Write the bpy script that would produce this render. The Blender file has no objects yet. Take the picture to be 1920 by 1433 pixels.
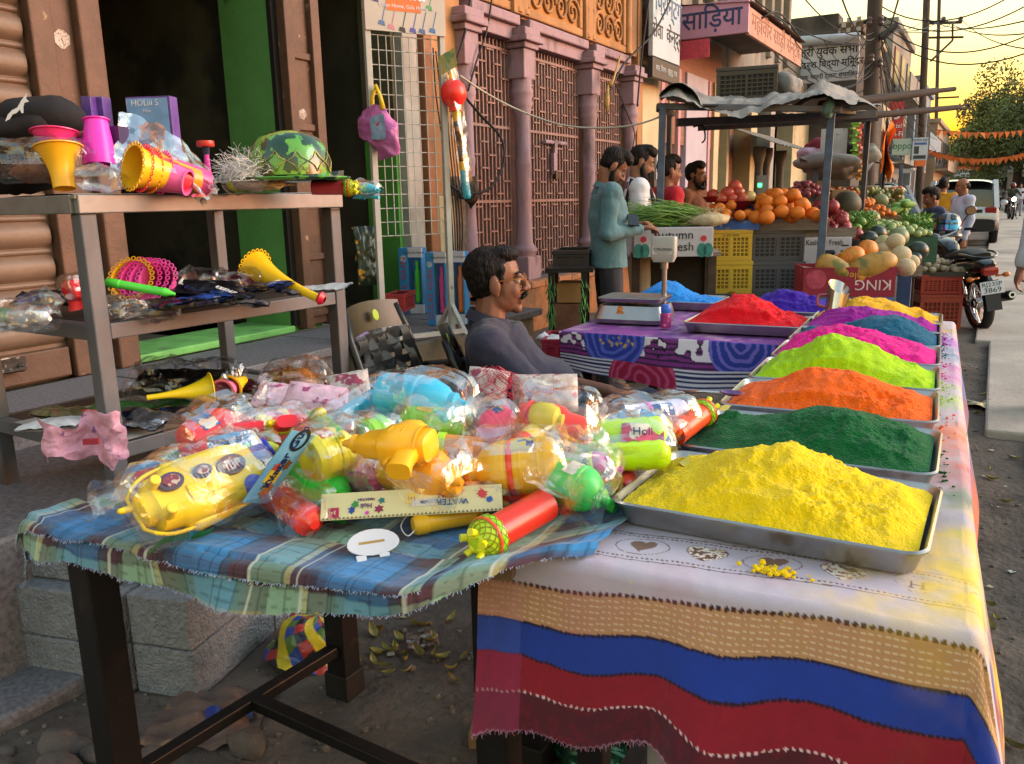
import bpy, bmesh, math, random
import numpy as np
from mathutils import Vector, Matrix, Euler, noise
R=math.radians; PI=math.pi; TAU=2*PI
V=Vector
rnd=random.Random(7)
S=bpy.context.scene; COL=S.collection
# ---------------- camera ----------------
FPX=1550.0; CX=960.0; CY=716.5; HC=1.35
PSI=R(30.0); PIT=R(12.28); ROL=R(1.3)
_fh=V((-math.sin(PSI),math.cos(PSI),0)); _r=V((math.cos(PSI),math.sin(PSI),0)); _z=V((0,0,1))
_f=_fh*math.cos(PIT)-_z*math.sin(PIT); _u=_z*math.cos(PIT)+_fh*math.sin(PIT)
CR=_r*math.cos(ROL)-_u*math.sin(ROL); CU=_u*math.cos(ROL)+_r*math.sin(ROL); CF=_f
CAM=V((0,0,HC))
def ray(x,y): return CF+CR*((x-CX)/FPX)-CU*((y-CY)/FPX)
def pz(x,y,z=0.0):
    d=ray(x,y); return CAM+d*((z-HC)/d.z)
def pd(x,y,d): return CAM+ray(x,y)*d
def pX(x,y,X=-4.5):
    d=ray(x,y); return CAM+d*(X/d.x)
def proj(p):
    q=V(p)-CAM; w=q.dot(CF); return (CX+FPX*q.dot(CR)/w, CY-FPX*q.dot(CU)/w, w)
cam=bpy.data.cameras.new('camera'); cam_o=bpy.data.objects.new('camera',cam); COL.objects.link(cam_o)
cam.sensor_width=36; cam.lens=36*FPX/1920; cam.clip_start=.05; cam.clip_end=2000
_m=Matrix.Identity(4)
for i in range(3): _m[i][0]=CR[i]; _m[i][1]=CU[i]; _m[i][2]=-CF[i]; _m[i][3]=CAM[i]
cam_o.matrix_world=_m; S.camera=cam_o
# ---------------- world, sun, exposure ----------------
SUN_EL=R(2.0); SUN_AZ=R(60.0)          # azimuth measured from +Y (the street) towards +X
W=bpy.data.worlds.new('World'); S.world=W; W.use_nodes=True
_n=W.node_tree.nodes; _l=W.node_tree.links; _n.clear()
_o=_n.new('ShaderNodeOutputWorld'); _b=_n.new('ShaderNodeBackground'); _s=_n.new('ShaderNodeTexSky')
_s.sky_type='NISHITA'; _s.sun_disc=False; _s.sun_elevation=SUN_EL; _s.sun_rotation=SUN_AZ
_s.air_density=1.75; _s.dust_density=2.2; _s.ozone_density=1.6; _s.altitude=200
_b.inputs['Strength'].default_value=.15
_l.new(_s.outputs[0],_b.inputs[0]); _l.new(_b.outputs[0],_o.inputs[0])
_sl=bpy.data.lights.new('sun','SUN'); _sl.energy=.2; _sl.angle=R(40); _sl.color=(1,.95,.90)
_so=bpy.data.objects.new('sun',_sl); COL.objects.link(_so)
_sd=V((math.sin(SUN_AZ)*math.cos(R(20)),math.cos(SUN_AZ)*math.cos(R(20)),math.sin(R(20))))
_so.rotation_euler=_sd.to_track_quat('Z','Y').to_euler()
S.view_settings.view_transform='Standard'; S.view_settings.look='None'; S.view_settings.gamma=1
S.view_settings.use_curve_mapping=False; S.view_settings.exposure=3.8
S.cycles.transparent_max_bounces=24; S.cycles.max_bounces=7; S.cycles.diffuse_bounces=3; S.cycles.glossy_bounces=3
S.cycles.caustics_reflective=False; S.cycles.caustics_refractive=False; S.cycles.use_denoising=True
S.cycles.sample_clamp_indirect=4
# ---------------- helpers ----------------
def lin(h):
    if not isinstance(h,str): return tuple(h)
    h=h.lstrip('#'); o=[]
    for i in (0,2,4):
        c=int(h[i:i+2],16)/255; o.append(c/12.92 if c<=.04045 else ((c+.055)/1.055)**2.4)
    return tuple(o)
class MB:
    def __init__(s): s.v=[]; s.f=[]
    def add(s,vs,fs):
        n=len(s.v); s.v.extend([tuple(p) for p in vs]); s.f.extend([tuple(i+n for i in q) for q in fs]); return s
    def box(s,c,d,M=None):
        x,y,z=d[0]/2,d[1]/2,d[2]/2; c=V(c)
        vs=[V((a*x,b*y,e*z)) for e in (-1,1) for a,b in ((-1,-1),(1,-1),(1,1),(-1,1))]
        if M is not None: vs=[M@p for p in vs]
        return s.add([p+c for p in vs],[(3,2,1,0),(4,5,6,7),(0,1,5,4),(1,2,6,5),(2,3,7,6),(3,0,4,7)])
    def bb(s,a,b): return s.box([(a[i]+b[i])/2 for i in range(3)],[abs(b[i]-a[i]) for i in range(3)])
    def bar(s,p,q,w,h=None,up=(0,0,1)):
        p,q=V(p),V(q); h=h or w; d=q-p; L=d.length; d.normalize(); up=V(up)
        if abs(d.dot(up))>.98: up=V((0,1,0))
        x=d.cross(up).normalized(); y=x.cross(d)
        M=Matrix((x,d,y)).transposed()
        return s.box((p+q)/2,(w,L,h),M)
    def tube(s,pts,r,n=6,closed=False,cap=True):
        pts=[V(p) for p in pts]; m=len(pts); rs=r if isinstance(r,(list,tuple)) else [r]*m
        up=None; vs=[]
        for i in range(m):
            a=pts[(i-1)%m] if (closed or i>0) else pts[0]; b=pts[(i+1)%m] if (closed or i<m-1) else pts[-1]
            t=(b-a); t=t.normalized() if t.length>1e-9 else V((0,0,1))
            if up is None:
                up=V((0,0,1)) if abs(t.z)<.9 else V((1,0,0))
            x=t.cross(up).normalized(); up=x.cross(t).normalized()
            for k in range(n):
                an=TAU*k/n; vs.append(pts[i]+(x*math.cos(an)+up*math.sin(an))*rs[i])
        fs=[]
        for i in range(m if closed else m-1):
            j=(i+1)%m
            for k in range(n): k2=(k+1)%n; fs.append((i*n+k,i*n+k2,j*n+k2,j*n+k))
        if cap and not closed: fs.append(tuple(range(n-1,-1,-1))); fs.append(tuple((m-1)*n+k for k in range(n)))
        return s.add(vs,fs)
    def cyl(s,p,q,r,r2=None,n=12,cap=True): return s.tube([p,q],[r,r if r2 is None else r2],n,cap=cap)
    def lathe(s,pr,n=16,M=None,capb=False,capt=False):
        vs=[];fs=[]; M=M or Matrix()
        for r,z in pr:
            for k in range(n): a=TAU*k/n; vs.append(M@V((r*math.cos(a),r*math.sin(a),z)))
        for i in range(len(pr)-1):
            for k in range(n): k2=(k+1)%n; fs.append((i*n+k,i*n+k2,(i+1)*n+k2,(i+1)*n+k))
        if capb: fs.append(tuple(range(n-1,-1,-1)))
        if capt: fs.append(tuple((len(pr)-1)*n+k for k in range(n)))
        return s.add(vs,fs)
    def ell(s,c,r,n=12,m=8,M=None):
        c=V(c); r=(r,r,r) if not isinstance(r,(list,tuple)) else r; vs=[];fs=[]
        P=lambda p:(M@p if M is not None else p)+c
        vs.append(P(V((0,0,-r[2]))))
        for i in range(1,m):
            t=PI*i/m-PI/2
            for k in range(n): a=TAU*k/n; vs.append(P(V((r[0]*math.cos(t)*math.cos(a),r[1]*math.cos(t)*math.sin(a),r[2]*math.sin(t)))))
        vs.append(P(V((0,0,r[2])))); N=len(vs)-1
        for k in range(n): fs.append((0,1+(k+1)%n,1+k)); fs.append((N,N-n+k,N-n+(k+1)%n))
        for i in range(m-2):
            for k in range(n): k2=(k+1)%n; a=1+i*n; fs.append((a+k,a+k2,a+n+k2,a+n+k))
        return s.add(vs,fs)
    def cap(s,p,q,r,r2=None,n=10):
        r2=r if r2 is None else r2; p,q=V(p),V(q); d=q-p; L=d.length; 
        if L<1e-6: return s.ell(p,r,n,n)
        d/=L; pts=[];rs=[]
        for i in range(1,5): a=PI/2*i/4; pts.append(p-d*r*math.cos(a)); rs.append(r*math.sin(a))
        for i in range(4,0,-1): a=PI/2*i/4; pts.append(q+d*r2*math.cos(a)); rs.append(r2*math.sin(a))
        return s.tube(pts,rs,n)
    def loft(s,secs,n=16,e=1.0,cap=True):
        # secs: (center, a_vec, b_vec) ; e<1 makes a rounded box
        vs=[];fs=[];m=len(secs)
        for c,a,b in secs:
            c,a,b=V(c),V(a),V(b)
            for k in range(n):
                t=TAU*k/n; cs,sn=math.cos(t),math.sin(t)
                vs.append(c+a*(math.copysign(abs(cs)**e,cs))+b*(math.copysign(abs(sn)**e,sn)))
        for i in range(m-1):
            for k in range(n): k2=(k+1)%n; fs.append((i*n+k,i*n+k2,(i+1)*n+k2,(i+1)*n+k))
        if cap: fs.append(tuple(range(n-1,-1,-1))); fs.append(tuple((m-1)*n+k for k in range(n)))
        return s.add(vs,fs)
    def grid(s,nu,nv,fn):
        vs=[fn(i/nu,j/nv) for j in range(nv+1) for i in range(nu+1)]
        fs=[(j*(nu+1)+i,j*(nu+1)+i+1,(j+1)*(nu+1)+i+1,(j+1)*(nu+1)+i) for j in range(nv) for i in range(nu)]
        return s.add(vs,fs)
    def prism(s,pts,d):
        d=V(d); n=len(pts); pts=[V(p) for p in pts]
        fs=[tuple(range(n-1,-1,-1)),tuple(range(n,2*n))]+[(k,(k+1)%n,n+(k+1)%n,n+k) for k in range(n)]
        return s.add(pts+[p+d for p in pts],fs)
    def quad(s,a,b,c,d): return s.add([a,b,c,d],[(0,1,2,3)])
    def mesh(s,name):
        me=bpy.data.meshes.new(name); me.from_pydata(s.v,[],s.f); me.update(); return me
def link(o,parent=None):
    COL.objects.link(o)
    if parent is not None: o.parent=parent
    return o
def tag(o,label=None,cat=None,group=None,kind=None):
    if label: o['label']=label
    if cat: o['category']=cat
    if group: o['group']=group
    if kind: o['kind']=kind
    return o
def E(name,label,cat,loc=(0,0,0),rz=0,group=None,rot=None,sc=1):
    o=link(bpy.data.objects.new(name,None)); o.location=loc; o.rotation_euler=rot or (0,0,rz); o.scale=(sc,)*3
    o.empty_display_size=.05
    return tag(o,label,cat,group)
def P(name,mb,mat,parent=None,smooth=False,bevel=0,loc=None,rot=None,bseg=2,rec=True):
    me=mb if isinstance(mb,bpy.types.Mesh) else mb.mesh(name)
    if not isinstance(mb,bpy.types.Mesh):
        if rec and len(me.polygons)<40000:
            b=bmesh.new(); b.from_mesh(me); bmesh.ops.recalc_face_normals(b,faces=b.faces); b.to_mesh(me); b.free()
        me.materials.append(mat)
        if smooth: me.polygons.foreach_set('use_smooth',[True]*len(me.polygons))
        if smooth=='auto': 
            me.set_sharp_from_angle(angle=R(40))
    o=link(bpy.data.objects.new(name,me),parent)
    if bevel:
        m=o.modifiers.new('Bevel','BEVEL'); m.width=bevel; m.segments=bseg; m.limit_method='ANGLE'; m.angle_limit=R(40)
    if loc is not None: o.location=loc
    if rot is not None: o.rotation_euler=rot
    return o
def T(name,label,cat,mb,mat,group=None,kind=None,**k):
    return tag(P(name,mb,mat,**k),label,cat,group,kind)
def kids(o): return [c for c in bpy.data.objects if c.parent==o]
_kc={}
def dup(root,loc=None,rot=None,label=None,group=None,sc=None):
    def cp(o,par):
        c=o.copy(); COL.objects.link(c)
        if par is not None: c.parent=par
        for ch in o.children: cp(ch,c)
        return c
    r=cp(root,None)
    if loc is not None: r.location=loc
    if rot is not None: r.rotation_euler=rot if isinstance(rot,(tuple,list,Euler)) else (0,0,rot)
    if sc is not None: r.scale=(sc,)*3 if not isinstance(sc,(tuple,list)) else sc
    if label: r['label']=label
    if group: r['group']=group
    return r
def frame(o,x,y):
    x=V(x).normalized(); y=V(y); y=(y-x*y.dot(x)).normalized(); z=x.cross(y)
    m=Matrix((x,y,z)).transposed().to_4x4(); m.translation=V(o); return m
def text(s,mat,parent,size,M,ext=.0008,name='lettering',sx=1,al='CENTER',bold=0):
    cu=bpy.data.curves.new(name,'FONT'); cu.body=s; cu.size=size; cu.extrude=ext; cu.align_x=al; cu.align_y='CENTER'; cu.resolution_u=3; cu.offset=bold*size
    t=bpy.data.objects.new(name,cu); me=bpy.data.meshes.new_from_object(t); me.name=name; bpy.data.objects.remove(t); bpy.data.curves.remove(cu)
    me.materials.clear(); me.materials.append(mat); me.polygons.foreach_set('material_index',[0]*len(me.polygons))
    o=link(bpy.data.objects.new(name,me),parent); o.matrix_local=M@Matrix.Diagonal((sx,1,1,1)); return o
# ---------------- materials ----------------
_MC={}
def M(name,col,rough=.6,metal=0,var=.15,scale=5,bump=0,bscale=80,spec=.4,col2=None,coat=0,emit=None,trans=0,attr=None,detail=4,stretch=None,sub=0,p2=None,sheen=0):
    if name in _MC: return _MC[name]
    m=bpy.data.materials.new(name); m.use_nodes=True; n=m.node_tree.nodes; l=m.node_tree.links
    b=n['Principled BSDF']; col=lin(col) if col is not None else (1,1,1)
    b.inputs['Roughness'].default_value=rough; b.inputs['Metallic'].default_value=metal
    b.inputs['Specular IOR Level'].default_value=spec
    if coat: b.inputs['Coat Weight'].default_value=coat; b.inputs['Coat Roughness'].default_value=.1
    if trans: b.inputs['Transmission Weight'].default_value=trans
    if sub: b.inputs['Subsurface Weight'].default_value=sub; b.inputs['Subsurface Radius'].default_value=(.6,.3,.2); b.inputs['Subsurface Scale'].default_value=.02
    if sheen: b.inputs['Sheen Weight'].default_value=sheen
    if emit: b.inputs['Emission Color'].default_value=(*lin(emit[0]),1); b.inputs['Emission Strength'].default_value=emit[1]
    tc=n.new('ShaderNodeTexCoord'); oi=n.new('ShaderNodeObjectInfo'); ad=n.new('ShaderNodeVectorMath'); ad.operation='MULTIPLY_ADD'
    ad.inputs[1].default_value=stretch or (1,1,1); l.new(tc.outputs['Object'],ad.inputs[0])
    cm=n.new('ShaderNodeVectorMath'); cm.operation='SCALE'; cm.inputs[0].default_value=(13,7,9); l.new(oi.outputs['Random'],cm.inputs['Scale']); l.new(cm.outputs[0],ad.inputs[2])
    nz=n.new('ShaderNodeTexNoise'); nz.inputs['Scale'].default_value=scale; nz.inputs['Detail'].default_value=detail; nz.inputs['Roughness'].default_value=.65
    l.new(ad.outputs[0],nz.inputs['Vector'])
    mr=n.new('ShaderNodeMapRange'); mr.inputs[1].default_value=.32; mr.inputs[2].default_value=.68; l.new(nz.outputs[0],mr.inputs[0])
    mx=n.new('ShaderNodeMix'); mx.data_type='RGBA'; l.new(mr.outputs[0],mx.inputs[0])
    c2=lin(col2) if col2 is not None else tuple(min(1,c*(1+var)) for c in col)
    c1=col if col2 is not None else tuple(c*(1-var) for c in col)
    mx.inputs[6].default_value=(*c1,1); mx.inputs[7].default_value=(*c2,1); out=mx.outputs[2]
    if attr:
        at=n.new('ShaderNodeAttribute'); at.attribute_name=attr; m2=n.new('ShaderNodeMix'); m2.data_type='RGBA'; m2.blend_type='MULTIPLY'; m2.inputs[0].default_value=1
        l.new(at.outputs['Color'],m2.inputs[6]); l.new(out,m2.inputs[7]); out=m2.outputs[2]
    if p2: # patches of another colour: (colour, scale, threshold, softness)
        n2=n.new('ShaderNodeTexNoise'); n2.inputs['Scale'].default_value=p2[1]; n2.inputs['Detail'].default_value=6; l.new(ad.outputs[0],n2.inputs['Vector'])
        m3=n.new('ShaderNodeMapRange'); m3.inputs[1].default_value=p2[2]; m3.inputs[2].default_value=p2[2]+p2[3]; l.new(n2.outputs[0],m3.inputs[0])
        m4=n.new('ShaderNodeMix'); m4.data_type='RGBA'; l.new(m3.outputs[0],m4.inputs[0]); l.new(out,m4.inputs[6]); m4.inputs[7].default_value=(*lin(p2[0]),1); out=m4.outputs[2]
    l.new(out,b.inputs['Base Color'])
    if bump:
        n3=n.new('ShaderNodeTexNoise'); n3.inputs['Scale'].default_value=bscale; n3.inputs['Detail'].default_value=5; l.new(ad.outputs[0],n3.inputs['Vector'])
        bp=n.new('ShaderNodeBump'); bp.inputs['Strength'].default_value=bump; bp.inputs['Distance'].default_value=.02; l.new(n3.outputs[0],bp.inputs['Height']); l.new(bp.outputs[0],b.inputs['Normal'])
    _MC[name]=m; return m
def film(name,col=(1,1,1),a=.04,gl=.5,rough=.08,bs=25):
    """thin clear plastic: mostly transparent, glossy where it turns away and in creases"""
    if name in _MC: return _MC[name]
    m=bpy.data.materials.new(name); m.use_nodes=True; n=m.node_tree.nodes; l=m.node_tree.links; n.clear()
    o=n.new('ShaderNodeOutputMaterial'); t=n.new('ShaderNodeBsdfTransparent'); t.inputs[0].default_value=(*[.93+.07*c for c in lin(col)],1)
    g=n.new('ShaderNodeBsdfGlossy'); g.inputs['Color'].default_value=(*lin(col),1); g.inputs['Roughness'].default_value=rough
    tc=n.new('ShaderNodeTexCoord'); nz=n.new('ShaderNodeTexNoise'); nz.inputs['Scale'].default_value=bs; nz.inputs['Detail'].default_value=5; nz.inputs['Distortion'].default_value=1.5; l.new(tc.outputs['Object'],nz.inputs['Vector'])
    bp=n.new('ShaderNodeBump'); bp.inputs['Strength'].default_value=.3; bp.inputs['Distance'].default_value=.015; l.new(nz.outputs[0],bp.inputs['Height']); l.new(bp.outputs[0],g.inputs['Normal'])
    lw=n.new('ShaderNodeLayerWeight'); lw.inputs[0].default_value=.35; l.new(bp.outputs[0],lw.inputs['Normal'])
    mr=n.new('ShaderNodeMapRange'); mr.inputs[3].default_value=a; mr.inputs[4].default_value=a+gl; l.new(lw.outputs['Fresnel'],mr.inputs[0])
    mx=n.new('ShaderNodeMixShader'); l.new(mr.outputs[0],mx.inputs[0]); l.new(t.outputs[0],mx.inputs[1]); l.new(g.outputs[0],mx.inputs[2]); l.new(mx.outputs[0],o.inputs[0])
    _MC[name]=m; return m
def cattr(o,cols):
    me=o.data; a=me.color_attributes.new('Col','FLOAT_COLOR','POINT')
    c=np.ones((len(me.vertices),4),np.float32); c[:,:3]=cols; a.data.foreach_set('color',c.ravel())
def nz3(p,s=1.0,o=0): return noise.noise(V(p)*s+V((o*17.3,o*5.1,o*9.7)))
def fbm(p,s=1.0,o=0,k=4): return noise.fractal(V(p)*s+V((o*17.3,o*5.1,o*9.7)),1.0,2.0,k)
def disp(mb,amp,s,o=0,k=3):
    mb.v=[tuple(V(p)+V((fbm(p,s,o,k),fbm(p,s,o+1,k),fbm(p,s,o+2,k)))*amp) for p in mb.v]; return mb
def xf(mb,Mx): mb.v=[tuple(Mx@V(p)) for p in mb.v]; return mb
def catmull(pts,k=8):
    pts=[V(p) for p in pts]; o=[]
    for i in range(len(pts)-1):
        a=pts[max(i-1,0)];b=pts[i];c=pts[i+1];d=pts[min(i+2,len(pts)-1)]
        for j in range(k):
            t=j/k; o.append(.5*((2*b)+(c-a)*t+(2*a-5*b+4*c-d)*t*t+(3*b-a-3*c+d)*t**3))
    return o+[pts[-1]]
# ================= setting: ground, buildings =================
def pY(x,y,Y):
    d=ray(x,y); return CAM+d*(Y/d.y)
def st(name,mb,mat,**k): return tag(P(name,mb,mat,**k),kind='structure')
dirt=M('packed_dirt','#5d534b',.95,var=.35,scale=3,bump=.7,bscale=30,p2=('#40362f',1.2,.52,.2))
roadm=M('worn_concrete','#a8a096',.9,var=.18,scale=1.5,bump=.25,bscale=40,p2=('#6f6a63',.5,.5,.25))
def gfn(u,v):
    x=-60+u*180; y=-30+v*330; return (x,y,0)
st('ground',MB().grid(6,6,lambda u,v:(-80+u*200,-30+v*430,-.03)),dirt)
def gz(x,y): return .022*fbm((x,y,0),1.3,3)+.012*fbm((x,y,0),6,4)-.0
def gnear(u,v):
    x=-5+u*8.0; y=-.6+v*14; e=min(1,u*12,(1-u)*12,v*12,(1-v)*12); return (x,y,gz(x,y)*e)
st('dirt_verge',MB().grid(160,260,gnear),dirt,smooth=True)
# concrete road slabs with recessed joints
sl=tag(E('road',None,None),kind='structure')
ys=[8.5,12.6,17,22,28,36,46,60,80,120]
sa=MB()
for i in range(len(ys)-1):
    for x0,x1 in ((-.05,3.5),(3.53,8.5)):
        P('slab',MB().bb((x0,ys[i]+.02,-.05),(x1,ys[i+1]-.02,.035+rnd.uniform(-.006,.006))),roadm,sl,bevel=.012)
P('slab',MB().bb((.06,5.2,-.05),(3.2,8.46,.045)),roadm,sl,bevel=.015)
P('slab',MB().bb((.3,2.2,-.05),(3.2,5.16,.04)),roadm,sl,bevel=.015)
st('far_ground',MB().quad((-40,62,.0),(60,62,.0),(60,300,.0),(-40,300,.0)),roadm)
# raised stone step along the shops
granite=M('granite','#67666a',.6,var=.35,scale=60,bump=.08,bscale=150,detail=2)
stonec=M('old_concrete','#77705f',.9,var=.25,scale=4,bump=.35,bscale=40,p2=('#8f8656',3,.55,.2))
ped=tag(E('shop_step',None,None),kind='structure')
for y0,y1,xe in ((-1.5,1.4,-3.82),(1.42,2.9,-3.82),(2.92,4.4,-3.8),(4.42,5.5,-3.6),(5.52,6.5,-3.42)):
    P('stone_slab',MB().bb((-4.5,y0,.36),(xe,y1,.42)),granite,ped,bevel=.008)
P('riser',MB().bb((-4.5,-1.5,-.02),(-3.86,4.4,.36)),granite,ped)
P('riser',MB().bb((-4.5,4.4,-.02),(-3.5,6.47,.36)),stonec,ped)
P('lower_tread',MB().bb((-3.86,-1.5,-.02),(-3.3,4.4,.19)),granite,ped,bevel=.01)
# ---------- shop building (brown shutter, dark openings) ----------
brown=M('brown_paint','#5e4434',.6,var=.2,scale=7,bump=.15,bscale=50,p2=('#9a8068',9,.66,.05))
shut=M('shutter_paint','#6e5a4a',.5,var=.12,scale=4,bump=.1,bscale=40,p2=('#6a4a34',3,.55,.2))
green=M('green_wall','#5c9650',.75,var=.12,scale=3,bump=.15,bscale=30,p2=('#35602c',4,.66,.08))
greenp=M('green_sill','#6fb25f',.75,var=.2,scale=5,bump=.15,p2=('#5c7a55',6,.55,.2))
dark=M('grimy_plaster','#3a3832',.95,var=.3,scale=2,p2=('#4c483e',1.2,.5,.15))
ora=M('orange_plaster','#a87c52',.9,var=.2,scale=2.5,bump=.3,bscale=25,stretch=(1,1,.35),p2=('#7d6248',1.6,.54,.22))
pinkm=M('pink_paint','#98808a',.8,var=.16,scale=4,bump=.3,bscale=25,stretch=(1,1,.4),p2=('#6f5c5c',4,.54,.14))
pinkd=M('grille_paint','#84665f',.65,var=.2,scale=10,p2=('#6d4a48',6,.55,.2))
greyp=M('grey_plaster','#9c9a94',.85,var=.15,scale=3,bump=.2,p2=('#7c7a72',2,.55,.2))
beige=M('beige_paint','#b9ab88',.8,var=.12,scale=3,bump=.15,p2=('#8d8068',3,.6,.15))
whitep=M('white_sticker','#b9b0a6',.7,p2=('#8a7a70',90,.5,.1))
A=E('shop_building','brown fronted shop building with rolled shutter and two dark open doorways','building',(-4.5,0,.42))
O=lambda x,y,z:(x+4.5,y,z-.42)   # world -> local
def abox(n,a,b,m,par=A,**k): return P(n,MB().bb(O(*a),O(*b)),m,par,**k)
sh=P('shutter',MB().bb(O(-4.62,-1.5,.42),O(-4.58,2.80,3.2)),shut,A)
# rounded slats, alternating tall and thin
z=.62; k=0
slm=None
prof=[(0,0),(.012,.012),(.03,.03),(.036,.055),(.036,.085),(.03,.11),(.012,.128),(0,.14)]
prof2=[(0,.0),(.012,.006),(.016,.018),(.012,.03),(0,.036)]
def slat_mesh(pr): 
    return MB().prism([(x,-1.5,zz) for x,zz in pr],(0,4.28,0)).mesh('slat')
ma=slat_mesh(prof); mb_=slat_mesh(prof2)
for m_ in (ma,mb_):
    m_.materials.append(shut); m_.polygons.foreach_set('use_smooth',[len(p.vertices)==4 for p in m_.polygons]); m_.set_sharp_from_angle(angle=R(50))
while z<3.1:
    P('slat',ma,None,sh,loc=O(-4.58,0,z)); z+=.142
    P('slat',mb_,None,sh,loc=O(-4.58,0,z)); z+=.038
rail=P('bottom_rail',MB().bb(O(-4.6,-1.5,.435),O(-4.52,2.78,.6)),brown,A,bevel=.008)
hb=MB().tube([O(-4.51,2.35,.55),O(-4.47,2.36,.53),O(-4.47,2.48,.53),O(-4.51,2.49,.55)],.012,6).box(O(-4.515,2.42,.555),(.012,.2,.07))
P('handle',disp(hb,.006,30),M('rusty_iron','#3a332e',.7,.3,var=.4,scale=30,p2=('#a09a90',25,.55,.1)),rail)
P('paint_flake',disp(MB().grid(14,4,lambda u,v:O(-4.517,2.0+u*.5,.565+v*.035*(.4+abs(fbm((u*4,0,3),1))))),.004,20),M('bare_paint','#b5aca0',.8),rail)
# steel jamb of the shutter with raised ridge
P('angle_iron',MB().bb(O(-4.6,2.8,.42),O(-4.50,2.93,3.4)),brown,A,bevel=.01)
P('angle_iron',MB().bb(O(-4.6,2.93,.42),O(-4.53,3.06,3.4)),brown,A,bevel=.005)
P('angle_iron',MB().bb(O(-4.6,3.06,.42),O(-4.47,3.2,3.4)),brown,A,bevel=.012)
for (x_,y_,z_) in ((-4.528,2.985,2.28),):
    P('sticker',disp(MB().lathe([(0,0),(.05,0),(.05,.002)],14,frame(O(x_,y_,z_),(0,1,0),(0,0,1))),.006,40),whitep,A)
# wall above + first opening jamb (green) and sill
abox('header',(-4.9,-1.5,3.4),(-4.5,6.5,5.2),ora)
abox('green_jamb',(-5.05,4.58,.42),(-4.56,4.9,3.4),green)
abox('green_sill',(-5.05,3.2,.42),(-4.53,4.58,.47),greenp,bevel=.01)
abox('wire_gap',(-4.57,4.575,.47),(-4.53,4.63,3.4),M('gap_shade','#15130f',.9))  # solid near-black strip; shade between jamb and door leaf put into its colour
fr=abox('door_leaf',(-4.58,4.64,.46),(-4.50,4.97,3.4),brown)
for (a,b) in ((4.63,4.71),(4.90,4.99)): P('stile',MB().bb(O(-4.58,a,.44),O(-4.455,b,3.4)),brown,fr,bevel=.006)
for zz in (.52,.95,1.45,1.9,2.4,2.9): P('ledge',MB().bb(O(-4.5,4.71,zz),O(-4.48,4.9,zz+.05)),brown,fr,bevel=.006)
for zz,yy in ((2.02,4.79),(1.72,4.8)): P('sticker',disp(MB().lathe([(0,0),(.04,0),(.04,.002)],12,frame(O(-4.497,yy,zz),(0,1,0),(0,0,1))),.01,40),whitep,fr)
# interior rooms
for (y0,y1) in ((3.2,4.56),(4.99,6.0)):
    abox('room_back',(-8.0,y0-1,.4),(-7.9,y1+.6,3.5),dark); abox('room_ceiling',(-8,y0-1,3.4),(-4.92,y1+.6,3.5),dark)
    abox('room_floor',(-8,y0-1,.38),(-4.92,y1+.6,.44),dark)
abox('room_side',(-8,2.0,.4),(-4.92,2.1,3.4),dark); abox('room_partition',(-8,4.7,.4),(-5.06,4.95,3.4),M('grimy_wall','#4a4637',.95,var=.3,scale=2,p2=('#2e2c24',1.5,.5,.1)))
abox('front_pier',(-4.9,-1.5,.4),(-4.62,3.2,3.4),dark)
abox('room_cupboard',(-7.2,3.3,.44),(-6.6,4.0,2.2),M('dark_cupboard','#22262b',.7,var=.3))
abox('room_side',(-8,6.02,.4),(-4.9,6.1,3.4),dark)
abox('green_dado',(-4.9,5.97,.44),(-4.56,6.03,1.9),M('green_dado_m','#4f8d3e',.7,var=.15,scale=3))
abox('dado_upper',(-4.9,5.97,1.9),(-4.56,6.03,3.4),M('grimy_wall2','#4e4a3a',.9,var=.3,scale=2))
abox('grey_pier',(-4.9,6.03,.42),(-4.48,6.25,3.4),greyp,bevel=.01)
abox('pipe_gap',(-4.9,6.25,.42),(-4.6,6.33,3.4),M('gap_shade','#15130f',.9))  # shade of the slot between the piers, painted as a near-black filler
abox('brown_pier',(-4.9,6.33,.42),(-4.47,6.46,3.4),M('brown_pier_m','#8d5f40',.7,var=.2,scale=4,bump=.1),bevel=.01)
abox('orange_pier',(-4.9,6.46,1.42),(-4.49,6.95,3.4),ora)
abox('beige_pier',(-4.9,6.46,.42),(-4.46,6.72,1.42),beige,bevel=.01)
abox('rubble_pier',(-4.9,6.72,.42),(-4.47,7.02,1.6),M('rubble','#6b5f52',.95,var=.4,scale=9,bump=1,bscale=20))
# ---------- arcade building: pink columns, grilles, carved orange panels ----------
B=E('arcade_building','orange building with pink barred arcade and carved plaster panels','building',(-4.5,7,.5))
Q=lambda x,y,z:(x+4.5,y-7,z-.5)
def bbx(n,a,b,m,par=B,**k): return P(n,MB().bb(Q(*a),Q(*b)),m,par,**k)
bbx('plinth',(-4.9,6.9,0),(-4.15,11.5,.46),M('plinth_brick','#a3714a',.9,var=.25,scale=5,bump=.5,bscale=15,p2=('#6c5a4a',3,.52,.15)))
for i in range(14): P('brick',MB().bb(Q(-4.3,6.95+i*.325,.46),Q(-4.12,6.95+i*.325+.31,.52+rnd.uniform(-.006,.006))),M('coping_brick','#b07a55',.9,var=.25,scale=8,bump=.4,p2=('#7d6a58',5,.5,.2)),B,bevel=.01)
bbx('back_wall',(-5.6,6.9,.4),(-5.5,11.6,3.3),M('back_wall_m','#57403b',.9,var=.25,scale=2))
bbx('floor_slab',(-5.6,6.9,.4),(-4.3,11.5,.5),granite)
bbx('upper_wall',(-4.95,6.95,3.26),(-4.56,11.5,7.0),ora)
bbx('end_wall',(-5.6,11.2,.4),(-4.53,11.5,3.3),ora)
cols=[8.14,9.86,11.22]
prev=7.02
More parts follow.
